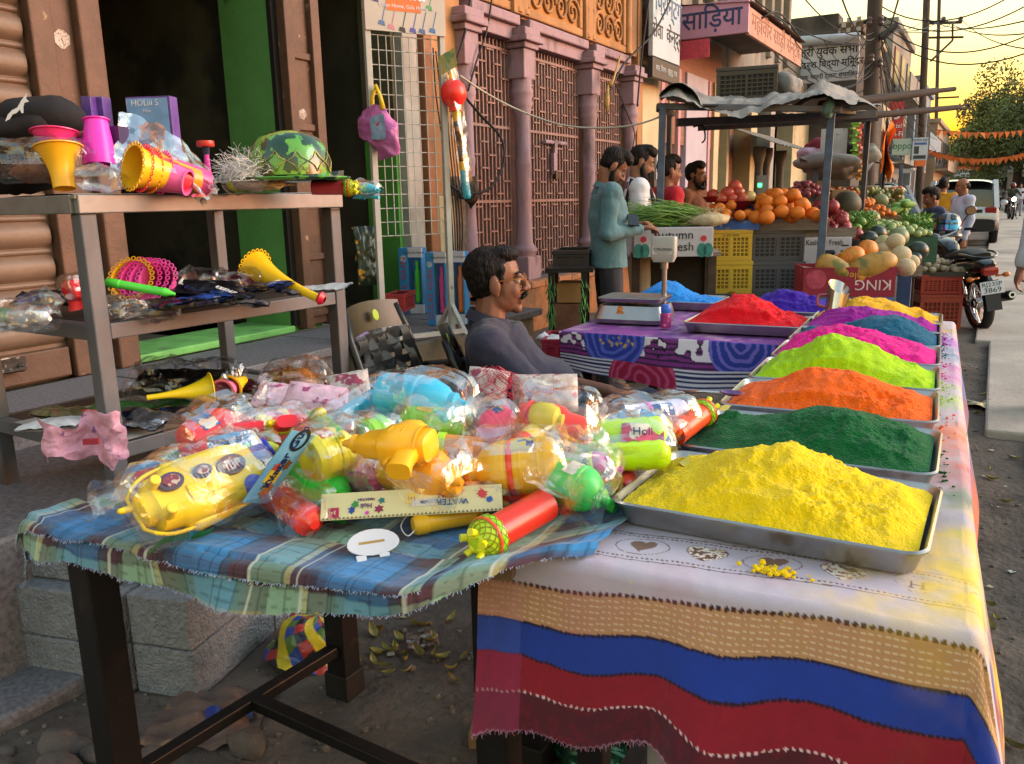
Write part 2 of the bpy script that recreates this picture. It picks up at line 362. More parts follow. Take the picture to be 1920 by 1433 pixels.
def cap_part(yc):
    s=MB()
    for w,z0,z1 in ((.34,3.04,3.12),(.40,2.98,3.04),(.31,2.92,2.98),(.25,2.62,2.92)):
        s.bb(Q(-4.5-w/2,yc-w/2,z0),Q(-4.5+w/2-.02,yc+w/2,z1))
    return s
for yc in cols+[7.0]:
    hw=.5 if yc==7.0 else 1
    c=P('column',MB().lathe([(.13,0),(.13,.05),(.145,.07),(.145,.1),(.125,.12),(.096,.16),(.083,.5),(.083,.95),(.091,1.0),(.091,1.03),(.083,1.06),(.081,1.5),(.098,1.55),(.098,1.57),(.105,1.6),(.118,1.64),(.105,1.68),(.125,1.73),(.125,1.76),(.108,1.8),(.112,1.9)],20,Matrix.Translation(Q(-4.5,yc,.74))),pinkm,B,smooth=True)
    P('capital',cap_part(yc),pinkm,c,bevel=.012)
    P('base',MB().bb(Q(-4.5-.15,yc-.15,.5),Q(-4.5+.13,yc+.15,.76)),pinkm,c,bevel=.015)
bays=[(7.12,8.02),(8.27,9.73),(9.99,11.1)]
for bi,(y0,y1) in enumerate(bays):
    bbx('lintel',(-4.72,y0-.02,3.0),(-4.5,y1+.02,3.14),pinkm,bevel=.01); bbx('lintel_moulding',(-4.6,y0-.02,3.14),(-4.44,y1+.02,3.24),pinkm,bevel=.015)
    g=MB(); n=int((y1-y0)/.072); xg=-4.6
    for k in range(n+1):
        y=y0+(y1-y0)*k/n; g.bb(Q(xg-.012,y-.010,.52),Q(xg+.012,y+.010,2.98))
    P_=tag(P('bars',g,pinkd,B),kind='stuff')
    for zz in (.56,1.36,2.12,2.9): P('rail',MB().bb(Q(xg-.018,y0,zz-.014),Q(xg+.018,y1,zz+.014)),pinkd,B)
    g=MB(); zz=.66;r=0
    while zz<2.9:
        if min(abs(zz-q) for q in (1.36,2.12))>.05:
            for k in range(n):
                if (k//2+r)%2==0: g.bb(Q(xg-.006,y0+(y1-y0)*k/n,zz-.008),Q(xg+.02,y0+(y1-y0)*(k+1)/n,zz+.008))
        zz+=.13; r+=1
    tag(P('ties',g,pinkd,B),kind='stuff')
    # carved panel above
    a0,a1=y0+.12,y1-.1
    pn=bbx('carved_panel',(-4.62,a0,3.36),(-4.54,a1,5.0),M('panel_ground','#a5743f',.9,var=.2,scale=6))
    g=MB().bb(Q(-4.6,a0-.08,3.28),Q(-4.5,a1+.08,3.37)).bb(Q(-4.6,a0-.08,3.37),Q(-4.5,a0,5)).bb(Q(-4.6,a1,3.37),Q(-4.5,a1+.08,5))
    P('panel_border',g,ora,pn,bevel=.015)
    ny=max(2,int((a1-a0)/.26)); hh=(a1-a0)/ny
    for i in range(ny):
        for j in range(6):
            cy=a0+hh*(i+.5); cz=3.37+hh*(j+.5); sg=1 if (i+j)%2 else -1; pts=[]
            for t in range(26):
                th=t/25*TAU*1.7; rr=hh*.5*(1-t/25)**.8+.008; pts.append(Q(-4.525,cy+sg*rr*math.cos(th+j),cz+rr*math.sin(th+j)))
            P('scroll',MB().tube(pts,[.024*(1-.5*t/25) for t in range(26)],5),ora,pn,smooth=True)
    for yy in (y0-.05,y1+.05):
        P('half_column',MB().lathe([(.06,0),(.06,.04),(.045,.06),(.045,.3),(.055,.33),(.045,.36),(.045,1.6)],12,Matrix.Translation(Q(-4.5,yy,3.28))),ora,B,smooth=True)
    # pale corner pillar strips
for yy in (8.1,9.86,11.3): bbx('pilaster',(-4.58,yy-.15,3.26),(-4.46,yy+.15,7),ora,bevel=.01)
bbx('corner_pier',(-4.6,11.36,.46),(-4.44,11.5,7),ora)
# door bolt on the middle grille
P('bolt',MB().cyl(Q(-4.55,8.75,2.02),Q(-4.55,9.3,2.02),.022,n=8).bb(Q(-4.56,8.98,1.9),Q(-4.53,9.05,2.05)).bb(Q(-4.57,8.95,1.66),Q(-4.53,9.02,1.9)),pinkm,B)
P('padlock',MB().bb(Q(-4.55,8.96,1.6),Q(-4.51,9.03,1.7)),M('lock','#3b3833',.4,.8),B,bevel=.006)
P('meter_box',MB().bb(Q(-4.5,11.7,1.5),Q(-4.3,11.95,2.05)),M('meter','#3b3a38',.4,var=.2),B,bevel=.02)
P('meter_window',MB().bb(Q(-4.3,11.74,1.62),Q(-4.285,11.91,1.98)),M('meterw','#b8c4c8',.2),B,bevel=.02)
# ---------- blue white vertical signboard ----------
sgw=M('sign_white','#a9bac4',.5,var=.06,scale=2); sgk=M('sign_black','#23262b',.5); sgb=M('sign_blue','#3d5f86',.5)
s=E('signboard','tall pale signboard with grey-blue lettering and black strip beside orange arcade','sign',(-4.3,12.05,3.0),group=None)
P('panel',MB().bb((-.04,-.57,.28),(.03,.57,2.4)),sgw,s,bevel=.01); P('strip',MB().bb((-.04,-.57,0),(.032,.57,.27)),sgk,s,bevel=.01)
fm=lambda y,z:frame((.036,y,z),(0,1,0),(0,0,1))
text('खादी मार्ग',sgb,s,.22,fm(0,1.62)); text('उद्योग',sgb,s,.2,fm(-.1,1.3)); text('िप्रिन्टंग',sgb,s,.36,fm(.05,1.0)); text('सेवा  केन्द्र',sgk,s,.28,fm(.0,.62)); text('सदर, िजला - झुंझुनू, राज.',sgw,s,.1,fm(0,.14)); text('प्रकाश',sgb,s,.14,fm(-.3,1.95))
P('emblem',MB().lathe([(.10,0),(.13,.001),(.13,.003),(.10,.003)],20,fm(.3,1.95)).lathe([(0,.002),(.06,.002)],12,fm(.3,1.95)),sgb,s)
# ---------- cloth shop building with pink sign box ----------
weath=M('weathered_wall','#8d877c',.95,var=.3,scale=1.2,bump=.3,bscale=12,stretch=(1,1,.25),p2=('#4d4943',1.5,.56,.12))
cream=M('cream_paint','#b9ad8c',.8,var=.15,scale=2,bump=.1,p2=('#8e8468',1.5,.58,.15))
lilac=M('lilac_wall','#aaa5b4',.8,var=.1,scale=2)
pinkp=M('pink_pilaster','#b38a92',.7,var=.12,scale=3)
dk=M('door_dark','#26241f',.85,var=.3,scale=2)
Cb=E('shop_building','weathered grey two storey building above a pink sari shop sign','building',(-4.5,14,0))
Z=lambda x,y,z:(x+4.5,y-14,z)
def cb(n,a,b,m,**k): return P(n,MB().bb(Z(*a),Z(*b)),m,Cb,**k)
cb('lower_wall',(-5.6,11.5,0),(-5.3,24,3.4),dk); cb('upper_wall',(-5.2,11.6,3.3),(-4.6,24,4.6),weath); cb('upper_storey',(-5.2,12.4,4.6),(-4.75,21.5,8.5),weath)
for k in range(11): cb('buttress',(-4.8,12.5+k*.85,4.3),(-4.5,12.72+k*.85,8.5),weath,bevel=.02)
cb('shop_floor',(-5.6,11.5,0),(-4.2,24,.4),granite)
for (a,b,m) in ((11.5,11.75,ora),(11.75,12.5,cream),(12.6,12.75,pinkp),(12.95,13.1,cream),(13.3,13.42,pinkp),(13.75,14.9,lilac),(15.0,15.12,pinkp),(15.3,15.6,cream),(16.2,16.35,cream),(18,18.5,cream),(19.6,20,greyp),(22,24,cream)):
    cb('pilaster',(-4.9,a,.4),(-4.5+rnd.uniform(-.04,.02),b,3.35),m,bevel=.012)
for y in (17.0,17.6,18.9):
    P('dark_column',MB().lathe([(.12,0),(.09,.1),(.08,1.5),(.09,1.6),(.13,1.75),(.13,1.9)],12,Matrix.Translation(Z(-4.1,y,.4))),M('dark_col','#4d463e',.8,var=.2),Cb,smooth=True)
aw=MB()
aw.grid(40,3,lambda u,v:Z(-4.5+v*1.0,16.2+u*3.2,2.65-v*.38+.018*math.sin(u*40*PI/2)))
P('tin_awning',aw,M('old_tin','#8f8b84',.6,.3,var=.3,scale=3,p2=('#5f574e',3,.5,.2)),Cb)
lil=M('sign_lilac','#c493b0',.6,var=.08,scale=2,p2=('#a97d97',3,.6,.2)); navy=M('sign_navy','#3c4270',.6); salm=M('sign_salmon','#b58b7a',.7,var=.15,scale=3,p2=('#a8705c',2,.55,.2))
sy=13.4; pa=pY(1268,14,sy); pb=pY(1402,72,sy); zt=pa.z; zb=pY(1268,76,sy).z
sg=E('sign_box','pink projecting shop sign box with big blue painted Hindi word','sign',(pa.x,sy,zb))
wx=pb.x-pa.x; hh=zt-zb; SL=pX(1502,115,pb.x).y-sy
P('front_panel',MB().bb((0,0,0),(wx,.06,hh)),lil,sg,bevel=.006); P('side_panel',MB().bb((wx-.05,.061,-.02),(wx,SL,hh-.12)),salm,sg)
P('roof_sheet',MB().grid(60,2,lambda u,v:(-.05+v*(wx+.12),-.03+u*(SL+.1),hh+.03-.1*v+.012*math.sin(u*190))),M('rusty_tin','#6d5750',.7,.2,var=.3,scale=4),sg)
P('soffit',MB().bb((0,.061,.3),(wx-.051,SL-.1,.34)),M('soffit_m','#59504c',.9,var=.3,scale=1.5),sg)
text('सािड़या',navy,sg,.38,frame((wx*.5,-.004,hh*.5),(1,0,0),(0,0,1)),sx=.95,bold=.012)
text('महावीर साड़ी सेन्टर',M('faded_red','#9c6a58',.8),sg,.34,frame((wx+.004,SL*.5,hh*.4),(0,1,0),(0,0,1)),sx=1.5)
P('red_plate',MB().bb((.03,-.02,-.3),(.55,.0,-.03)),M('sign_red','#c24a5c',.6,var=.2,scale=20),sg)
# grille shutter under the sign
cb('shutter',(-4.95,16.4,.4),(-4.85,17.9,3.3),M('rust_shutter','#6d4a3e',.6,var=.2,scale=6,stretch=(1,1,8)))
cb('shutter',(-4.7,11.9,2.2),(-4.55,15.8,4.0),M('rust_shutter2','#7d5145',.6,var=.3,scale=6,stretch=(.2,.2,9)))
# ---------- dark house with school signboard ----------
Db=E('house','dark soot stained house with lattice vent above a white school sign','building',(-4.5,24,0))
Y2=24.0; a=pY(1478,38,Y2); b=pY(1612,60,Y2)
soot=M('soot_wall','#55504a',.95,var=.3,scale=.8,bump=.3,bscale=8,p2=('#33302d',.7,.5,.15))
P('wall',MB().bb((a.x+2.5,0,0),(b.x+4.5,6,a.z-.5)),soot,Db); P('parapet',MB().bb((a.x+2.4,-.15,a.z-.5),(a.x+4.5+(b.x-a.x)*.72,.6,a.z)),soot,Db,bevel=.03)
P('parapet',MB().bb((a.x+4.5+(b.x-a.x)*.72,-.1,a.z-.5),(b.x+4.6,.6,a.z-.25)),M('soot_brown','#6d5a44',.95,var=.3,scale=1),Db,bevel=.03)
c=pY(1588,62,Y2); s_=MB()
for i in range(6):
    for j in range(6):
        if (i+j)%2==0: s_.bb((c.x+4.5-.36+i*.12,-.13,c.z-.36+j*.12),(c.x+4.5-.36+i*.12+.1,-.08,c.z-.36+j*.12+.1))
P('lattice',s_,M('lattice_m','#a9a7a0',.8),Db)
Y3=23.0; a=pY(1497,88,Y3); b=pY(1611,98,Y3); c=pY(1499,158,Y3)
sn=E('signboard','white school signboard with black painted Hindi lines on dark house','sign',((a.x+b.x)/2,Y3,c.z))
w=(b.x-a.x); h=a.z-c.z; wht=M('sign_chalk','#c2c6ce',.6,var=.08,scale=2)
P('panel',MB().bb((-w/2,0,0),(w/2,.08,h)),wht,sn,bevel=.01)
for t_,zz,sz in (('श्री युवक सभा',.80,.27),('आदर्श िवद्या मिन्दर',.47,.23),('युवक भारती द्वारा संचािलत',.15,.15)):
    text(t_,sgk,sn,sz,frame((.0,-.005,h*zz),(1,0,0),(0,0,1)),sx=.95,bold=.014)
P('canopy_tube',MB().cyl((-w/2-.1,-.1,h+.12),(w/2,-.1,h+.05),.12,n=10),M('pale_tube','#aeb4bb',.4),sn,smooth=True)
# ---------- further buildings down the left side ----------
wins=M('window_dark','#2f3338',.3,var=.3)
def house(y0,y1,x,h,m,label,nf,nw,dep=8):
    e=E('house',label,'building',(x,y0,0)); L=y1-y0
    P('wall',MB().bb((-dep,0,0),(0,L,h)),m,e); P('parapet',MB().bb((-dep-.1,-.1,h),(.15,L+.1,h+.25)),m,e,bevel=.03)
    for f in range(nf):
        z=h*(f+.18)/nf if f else .1
        if f: P('balcony',MB().bb((0,.2,z-.5),(.7,L-.2,z-.38)).bb((.64,.2,z-.38),(.7,L-.2,z+.35)),m,e)
        for k in range(nw):
            y=L*(k+.25)/nw; wd=L/nw*.5; hz=h/nf*(.55 if f else .75)
            fr_=P('window' if f else 'shop_front',MB().bb((-.02,y,z),(.05,y+wd,z+hz)),M('frame_%d'%((k+f)%3),['#9a8f80','#5d6f80','#8a5a48'][(k+f)%3],.7),e); P('pane',MB().bb((.051,y+.08,z+.08),(.06,y+wd-.08,z+hz-.08)),wins,fr_)
    for k in range(2):   # end wall that looks towards us
        zz=h*(.45+.3*k); f2=P('window',MB().bb((-1.6,-.05,zz),(-.6,.02,zz+h*.16)),M('frame_0','#9a8f80',.7),e); P('pane',MB().bb((-1.5,-.06,zz+.08),(-.7,-.051,zz+h*.16-.08)),wins,f2)
    return e
house(30.5,36,-4.2,6.6,M('h_cream','#aa9f86',.9,var=.2,scale=.8,p2=('#6f675a',.8,.55,.2)),'cream stained house behind the red wifi sign pole',2,3)
house(36.3,44,-3.9,7.6,M('h_grey','#8a8780',.9,var=.2,scale=.8,p2=('#5d5a55',.8,.52,.2)),'tall grey concrete house with balconies past the wooden pole',3,3)
house(44.4,54,-3.6,6.4,M('h_blue','#7f8c98',.9,var=.2,scale=.8,p2=('#5b6068',.8,.55,.2)),'blue grey house with rooftop water tanks',2,4)
house(54.5,68,-3.2,5.2,M('h_sand','#a58f78',.9,var=.2,scale=.8,p2=('#75675a',.8,.55,.2)),'sandy low house furthest along the left row',2,5)
for i,y in enumerate((46,48.5)):
    T('water_tank','%s water tank on the roof of the blue grey house'%['nearer dark','farther dark'][i],'water tank',MB().lathe([(0,0),(.5,0),(.5,.9),(.4,1.05),(.15,1.1),(.15,1.2),(0,1.2)],14),M('tank_black','#2c2c2e',.5),smooth='auto',loc=(-5.2,y,6.65))
# far end of the street: low pale building with hoarding, orange gateway
fb=E('house','low pale building with pink and white hoardings closing the far street end','building',(-1,92,0))
P('wall',MB().bb((-6,0,0),(5.2,6,3.6)),M('h_pale','#a7a097',.9,var=.2,scale=.6),fb)
for x0,x1,m in ((-3.5,-.2,M('hoard_pink','#b3838a',.7,var=.3,scale=2)),(0.2,3.2,M('hoard_white','#b7bcc6',.7,var=.2,scale=2))):
    P('hoarding',MB().bb((x0,-.3,3.0),(x1,-.15,5.0)),m,fb)
for k in range(4): P('shop_front',MB().bb((-5+k*2.5,-.06,.1),(-3.2+k*2.5,.0,2.6)),dk,fb)
gt=E('gateway','orange arched gateway under the big tree at the street end','gateway',(9.2,84,0))
og=M('gate_orange','#b05a2c',.8,var=.2,scale=1)
pts=[(-4.2,0,0),(-4.2,0,5.4),(4.2,0,5.4),(4.2,0,0),(2.3,0,0)]+[(2.3*math.cos(t),0,2.2+2.3*math.sin(t)) for t in [k*PI/12 for k in range(13)]]+[(-2.3,0,0)]
P('arch',MB().prism(pts,(0,2,0)),og,gt); P('doorway',MB().bb((-2.3,1.2,0),(2.3,1.4,4.6)),M('gate_red','#7a3324',.8,var=.3,scale=1),gt)
for sx in (-1,1): P('gate_post',MB().bb((sx*3.2-.6,-.4,0),(sx*3.2+.6,0,6.2)),og,gt,bevel=.1)
house(70,90,14,7,M('h_right','#98907f',.9,var=.2,scale=.6),'plain tan house beyond the gateway at right',2,4)
# ================= powder table, trays, heaps =================
steelb=M('black_steel','#17181a',.45,.3,var=.3,scale=8,bump=.05,p2=('#2c2622',20,.62,.08))
TR=R(2.75); TO=V((-.325,1.2,0)); TM=Matrix.Translation(TO)@Matrix.Rotation(TR,4,'Z')
def tw(u,v,z=.75): return TM@V((u,v,z))
ptab=E('market_table','long trestle table on steel legs under the heart and stripe printed cloth','table',TO,TR)
P('tabletop',MB().bb((-.262,.0,.715),(.335,3.12,.745)),M('plywood','#6f5a44',.8,var=.2,scale=6,stretch=(4,.4,4)),ptab)
for v in (.05,1.55,3.05):
    for u in (-.23,.30): P('leg',MB().bb((u-.025,v-.025,0),(u+.025,v+.025,.715)),M('grey_steel','#7d7f82',.4,.6,var=.2,scale=8) if v<.1 and u>0 else steelb,ptab,bevel=.003)
P('leg',MB().bb((-.12,.02,0),(-.08,.06,.715)),M('pale_leg','#8f9296',.45,.5,var=.15,scale=8),ptab,bevel=.003)
for v in (.05,1.55,3.05): P('rail',MB().bb((-.205,v-.02,.66),(.275,v+.02,.70)),steelb,ptab)
for u in (-.23,.30): P('rail',MB().bb((u-.02,.08,.14),(u+.02,3.0,.18)),steelb,ptab)
# --- printed cloth: one sheet bent over front and right edge, pattern from fabric coordinates
clothm=M('printed_cotton',None,.9,var=.06,scale=40,bump=.12,bscale=350,attr='Col',sheen=.2)
def cl_pos(u,s):
    du=max(0,u-.345); ds=max(0,s); r=math.hypot(du,ds); zt=.757
    uu=min(u,.345); v=-min(0,s)
    lk=min(1,max(0,(v-.22)/.25)); ul=-.42+.155*lk; lz=0
    if uu<ul: lz=(ul-uu)*1.0; uu=ul-.004*math.sin(v*20)-lz*.15
    wr=.0035*fbm((u*3,s*3,1),2.2,5)
    if r<1e-6: return (uu,v-.0,zt-lz+wr+.002*fbm((u,s,0),9,6))
    dx,dy=du/r,-ds/r; R0=.022; a=min(r/R0,PI/2); out=R0*math.sin(a); drop=R0*(1-math.cos(a)); rest=max(0,r-R0*PI/2)
    k=rest/.30
    wav=(.034*math.sin(u*11+.8)+.020*math.sin(u*23+2)+.020*fbm((u*3,s*1.2,2),2,4)+.006*fbm((u*9+s*6,s*4-u*3,2),2.2,7)) if ds>du*.6 else .012*math.sin(v*6)+.02
    if du>0 and ds>0: wav=wav*(1-min(1,du/.15))+.05*math.sin(math.atan2(ds,du)*2)**2
    o=out+rest*.06+max(-.012,wav)*k*1.0+.02*k
    # side walls tuck in a little so the hem waves
    lf=0
    if u<-.33: o+=(-.33-u)*.1*k
    dz=drop+rest*.985+.018*math.cos((u+.22)*25)*k*(ds>0)*(1-min(1,du/.1))
    return (uu+dx*o,v+dy*o,zt-dz+wr)
nu=400; U0,U1=-.42,.345+.26
ss=[-3.15+i*.022 for i in range(135)]; 
ss=[x for x in ss if x<-.26]; x=ss[-1]
S1=.33
while x<S1: x+=.0026; ss.append(x)
us=[U0+(U1-U0)*i/nu for i in range(nu+1)]
hemf=lambda u:.0
vs=[]; 
for s in ss:
    for u in us:
        # ragged hem: shorten the front fall between u=-.35..-.05
        s2=s
        if s>.2:
            lim=S1+.035*min(1,max(0,(.15-u)/.5))-.030*max(0,math.sin((u+.36)*7.5))*(u<.06)-.004*abs(math.sin(u*260))*(.5+rnd.random())
            s2=.2+(s-.2)*(lim-.2)/(S1-.2)
        vs.append(cl_pos(u,s2))
nU=len(us); nS=len(ss)
mb=MB(); mb.v=vs; mb.f=[(j*nU+i,j*nU+i+1,(j+1)*nU+i+1,(j+1)*nU+i) for j in range(nS-1) for i in range(nU-1)]
cl=P('tablecloth',mb,clothm,None,smooth=True,rec=False); cl.matrix_world=TM
tag(cl,'white cotton cloth with brown hearts and tan, blue, red and maroon stripes','tablecloth')
Ug,Sg=np.meshgrid(np.array(us),np.array(ss)); 
L=lambda h:np.array(lin(h))
rng=np.random.default_rng(3)
def vnoise(x,y,f,seed):
    r=np.random.default_rng(seed); T_=r.random((64,64)); X=x*f; Y=y*f; xi=np.floor(X).astype(int); yi=np.floor(Y).astype(int); fx=X-xi; fy=Y-yi; fx=fx*fx*(3-2*fx); fy=fy*fy*(3-2*fy)
    g=lambda a,b:T_[(yi+b)%64,(xi+a)%64]
    return (g(0,0)*(1-fx)+g(1,0)*fx)*(1-fy)+(g(0,1)*(1-fx)+g(1,1)*fx)*fy
def vf(x,y,f,seed): return (vnoise(x,y,f,seed)*.5+vnoise(x,y,f*2.1,seed+1)*.3+vnoise(x,y,f*4.3,seed+2)*.2)
Sx=np.where(Sg>.2,.2+(Sg-.2)*(.13+.035*np.clip((.15-Ug)/.5,0,1))/.13,Sg)-.04*np.clip((.15-Ug)/.5,0,1)+.004*np.sin(Ug*7)
C_=np.ones(Ug.shape+(3,))*L('#b6adbc')
def put(mask,col,a=1.0):
    global C_
    m=np.clip(mask*a,0,1)[...,None]; C_=C_*(1-m)+L(col)*m if isinstance(col,str) else C_*(1-m)+np.array(col)*m
band=lambda a,b:((Sx>a)&(Sx<b)).astype(float)
chk=((np.sin(Ug*900)*np.sin(Sx*900))>0)*band(-4,-.17); put(chk,'#b9b0c9',.35)
for a in (-.168,-.058): put(band(a-.0016,a+.0016),'#4a2f25')
dots=lambda s0,p,r,ph=0:((((Ug+ph)%p)-p/2)**2+(Sx-s0)**2<r*r).astype(float)
for a in (-.158,-.069): put(dots(a,.0085,.0027),'#4a2f25')
put(band(.03,.10),'#b58a63'); 
for k in range(6): put(band(.04+k*.010,.0422+k*.010)*((Ug%.011)<.007),'#d8bfa0')
put(band(.10,.168),'#16389a'); put(band(.168,.243),'#8a0f26'); put(band(.243,.4),'#4d0d20')
put(band(.168,.4)*(vf(Ug,Sx,60,5)>.55),'#7a0c22',.25)
put(dots(.03,.0115,.0042),'#3a1f1c'); put(band(.099,.102)+dots(.1015,.0085,.0034),'#1c1638'); put(dots(.168,.0085,.0034)+band(.167,.169),'#2a0d20'); put(dots(.243,.0105,.0028),'#d8bcc2')
put(band(.168,.4)*(Ug<-.33),'#8c2a50',.6); put(band(.10,.168)*(Ug<-.335),'#3a55b0',.5); put(band(.03,.10)*(Ug<-.33),'#c08c80',.5)
put(np.clip((Sx-.322)/.006,0,1),'#b98aa8',.8)
# hearts
def heart(u0,s0,sc,kind):
    global C_
    x=(Ug-u0)/sc; y=-(Sx-s0)/sc*1.0; hx=np.abs(x); f=(x*x+(y+.1-.55*np.sqrt(hx+1e-6))**2*1.5)
    if kind=='H':
        m=(f<1)&(f>.93); put(m.astype(float),'#7a5a48'); put((f<.9).astype(float),'#c9b08a',.35)
        b=(((np.abs(np.abs(x)-.24)<.05)&(np.abs(y-.1)<.34))|((np.abs(y-.1)<.05)&(np.abs(x)<.24))|((np.abs(np.abs(x)-.24)<.13)&(np.abs(np.abs(y-.1)-.33)<.03))); put(b.astype(float),'#4a3226')
    elif kind=='s':
        put((f<.42).astype(float),'#6a4534'); put(((x*x*.55+(y-.05)**2*1.1)<.95)*((x*x*.55+(y-.05)**2*1.1)>.86).astype(float),'#6d4a3c')
    else:
        put((f<1).astype(float),'#e4d8c9'); n=vnoise(Ug,Sx,170,int(u0*100)%60+2); put(((f<1)&(n>.58)),'#5a3324'); put(((f<1)&(n<.25)),'#a8795a'); put(((f<1.06)&(f>.95)).astype(float),'#5a3a2c')
for k,kd in enumerate('lslslH'):
    heart(-.262+.108*k,-.113,.034 if kd!='s' else .036,kd)
heart(-.262+.108*6+.01,-.113,.036,'s')
for sgn in range(14):
    heart(.40,-.30-.24*sgn,.035,'s' if sgn%2 else 'l')
# blue/red bands also along the right selvage
dR=Ug-.345
put((dR>.10)&(dR<.16)&(Sg<-.05),'#16389a',.9); put((dR>=.16)&(Sg<-.05),'#7a0f26',.9)
# spilled colour stains beside the trays
for v,c in ((.15,'#e8c400'),(.4,'#d8c020'),(.62,'#2f6a50'),(.8,'#b84a4a'),(1.05,'#e06a20'),(1.5,'#9cc020'),(1.9,'#c020a0'),(2.25,'#2a7aa0'),(2.55,'#a040c0'),(2.9,'#d0a030')):
    m=np.exp(-((Sg+v)/.17)**2)*np.clip((Ug-.25)/.06,0,1)*np.clip(vf(Ug,Sg,14,int(v*37))*3.2-1.05,0,1); put(m,c,.85)
m=np.exp(-((Sg+.09)/.10)**2-((Ug-.26)/.12)**2)*np.clip(vf(Ug,Sg,16,9)*2.6-.8,0,1); put(m,'#e6c21a',.9)
m=np.exp(-((Sg+.16)/.05)**2-((Ug+.34)/.05)**2)*np.clip(vf(Ug,Sg,20,19)*3-.9,0,1); put(m,'#6a0f1a',1)
m=np.clip(vf(Ug,Sg,6,23)*3-1.75,0,1)*band(-.06,.10); put(m,'#c06a80',.35)
m=(vnoise(Ug,Sg,260,31)>.975)*band(-.3,.1); put(m.astype(float),'#d8c040',.7)
cattr(cl,C_.reshape(-1,3))
# frayed threads along the hem
fr=MB()
for i in range(520):
    k=rnd.randrange(nU); p=V(vs[(nS-1)*nU+k])+V((rnd.uniform(-.002,.002),0,0)); fr.tube([p,p+V((rnd.uniform(-.004,.004),rnd.uniform(-.004,.004),-rnd.uniform(.002,.008)))],.0005,3)
o=P('hem_threads',fr,M('thread_mauve','#a5758f',.9),cl); o['kind']='stuff'
# --- trays
alu=M('tray_steel','#a9a9a6',.32,.92,var=.12,scale=9,bump=.03,bscale=30,p2=('#857d70',14,.62,.1))
def rrect(w,h,r,n=6):
    o=[]
    for cx,cy,a0 in ((w-r,h-r,0),(-(w-r),h-r,PI/2),(-(w-r),-(h-r),PI),(w-r,-(h-r),3*PI/2)):
        for k in range(n+1): a=a0+PI/2*k/n; o.append((cx+r*math.cos(a),cy+r*math.sin(a)))
    return o
def tray_mb(w=.264,h=.178,d=.042):
    mb=MB(); prof=[(-.012,.0),(-.012,d*.05),(0,d),(.004,d+.002),(.004,d-.003),(0.001,d-.003)]
    lay=[(-.014,.0),(-.002,d-.004),(.003,d-.004),(.004,d),(.0,d+.003),(-.003,d),(-.016,.003)]
    n=None; vs=[];fs=[]
    for off,z in lay:
        q=rrect(w+off,h+off,.035); n=len(q); vs+= [(x,y,z) for x,y in q]
    for i in range(len(lay)-1):
        for k in range(n): k2=(k+1)%n; fs.append((i*n+k,i*n+k2,(i+1)*n+k2,(i+1)*n+k))
    fs.append(tuple(range(n-1,-1,-1))); fs.append(tuple((len(lay)-1)*n+k for k in range(n)))
    return mb.add(vs,fs)
traymesh=tray_mb().mesh('tray'); traymesh.materials.append(alu); traymesh.polygons.foreach_set('use_smooth',[True]*len(traymesh.polygons)); traymesh.set_sharp_from_angle(angle=R(45))
def tray(pos,rz,label):
    o=link(bpy.data.objects.new('tray',traymesh)); o.location=pos; o.rotation_euler=(0,0,rz); return tag(o,label,'tray',group='steel trays of colour powder')
def powder(name,c,c2=None):
    return M(name,c,1.0,var=.10,scale=30,bump=.55,bscale=220,spec=.05,col2=c2,sheen=.15)
def heap(pos,rz,label,col,H=.10,u0=0,v0=0,su=.16,sv=.13,base=.026,res=.003,seed=0,w=.252,h=.166,skew=0,extra=None,rough=1):
    nu=int(2*w/res); nv=int(2*h/res)
    def fn(a,b):
        x=-w+2*w*a; y=-h+2*h*b
        dx=(x-u0)/(su*(1.5 if (x-u0)*skew>0 else 1)); dy=(y-v0)/sv
        r=math.hypot(dx,dy); g=1/(1+r**2.6*.9) if r>0 else 1
        g=max(g,0)
        e=min((x+w),(w-x),(y+h),(h-y)); edge=min(1,e/.05)
        z=base+H*g*(.35+.65*edge)
        if extra:
            for ex,ey,es,eh in extra: z+=eh*math.exp(-((x-ex)**2+(y-ey)**2)/es**2)
        q=V((x,y,seed*3.1))
        md=max(.12,min(1.3,.62+1.3*noise.noise(q*7+V((3,seed,1))))); z+=rough*(.011*fbm(q,13,seed,3)+md*(.006*noise.noise(q*48)+.0055*abs(noise.noise(q*88))+.0036*noise.noise(q*160))+.010*max(0,noise.noise(q*24+V((9,1,seed)))-.32)*3*md)*(.35+.65*edge)
        rr=.032; cxr=max(0,abs(x)-(w-rr)); cyr=max(0,abs(y)-(h-rr)); d=math.hypot(cxr,cyr)
        if d>rr: k=rr/d; x=math.copysign(w-rr+cxr*k,x); y=math.copysign(h-rr+cyr*k,y)
        return (x,y,z)
    mb=MB().grid(nu,nv,fn)
    o=P('powder_heap',mb,powder(*col),None,smooth=True,rec=False); o.location=pos; o.rotation_euler=(0,0,rz)
    return tag(o,label,'powder heap',group='heaps of colour powder')
TZ=.763
def tray_at(v,u=.0,rz=0,tl='',hl='',col=None,**k):
    p=tw(u,v,TZ); tray(p,TR+rz,tl); return heap(p+V((0,0,.002)),TR+rz,hl,col,**k)
YEL=('yellow_powder','#f2cd03'); GRN=('green_powder','#015a2c'); ORG=('orange_powder','#ff6408'); LIM=('lime_powder','#a6d507'); PNK=('pink_powder','#ea138f'); TEA=('teal_powder','#055c7d'); MAG=('magenta_powder','#9c0d92'); AMB=('amber_powder','#fcb823'); RED=('red_powder','#e50a1e'); BLU=('blue_powder','#1587e0'); PUR=('purple_powder','#35109a')
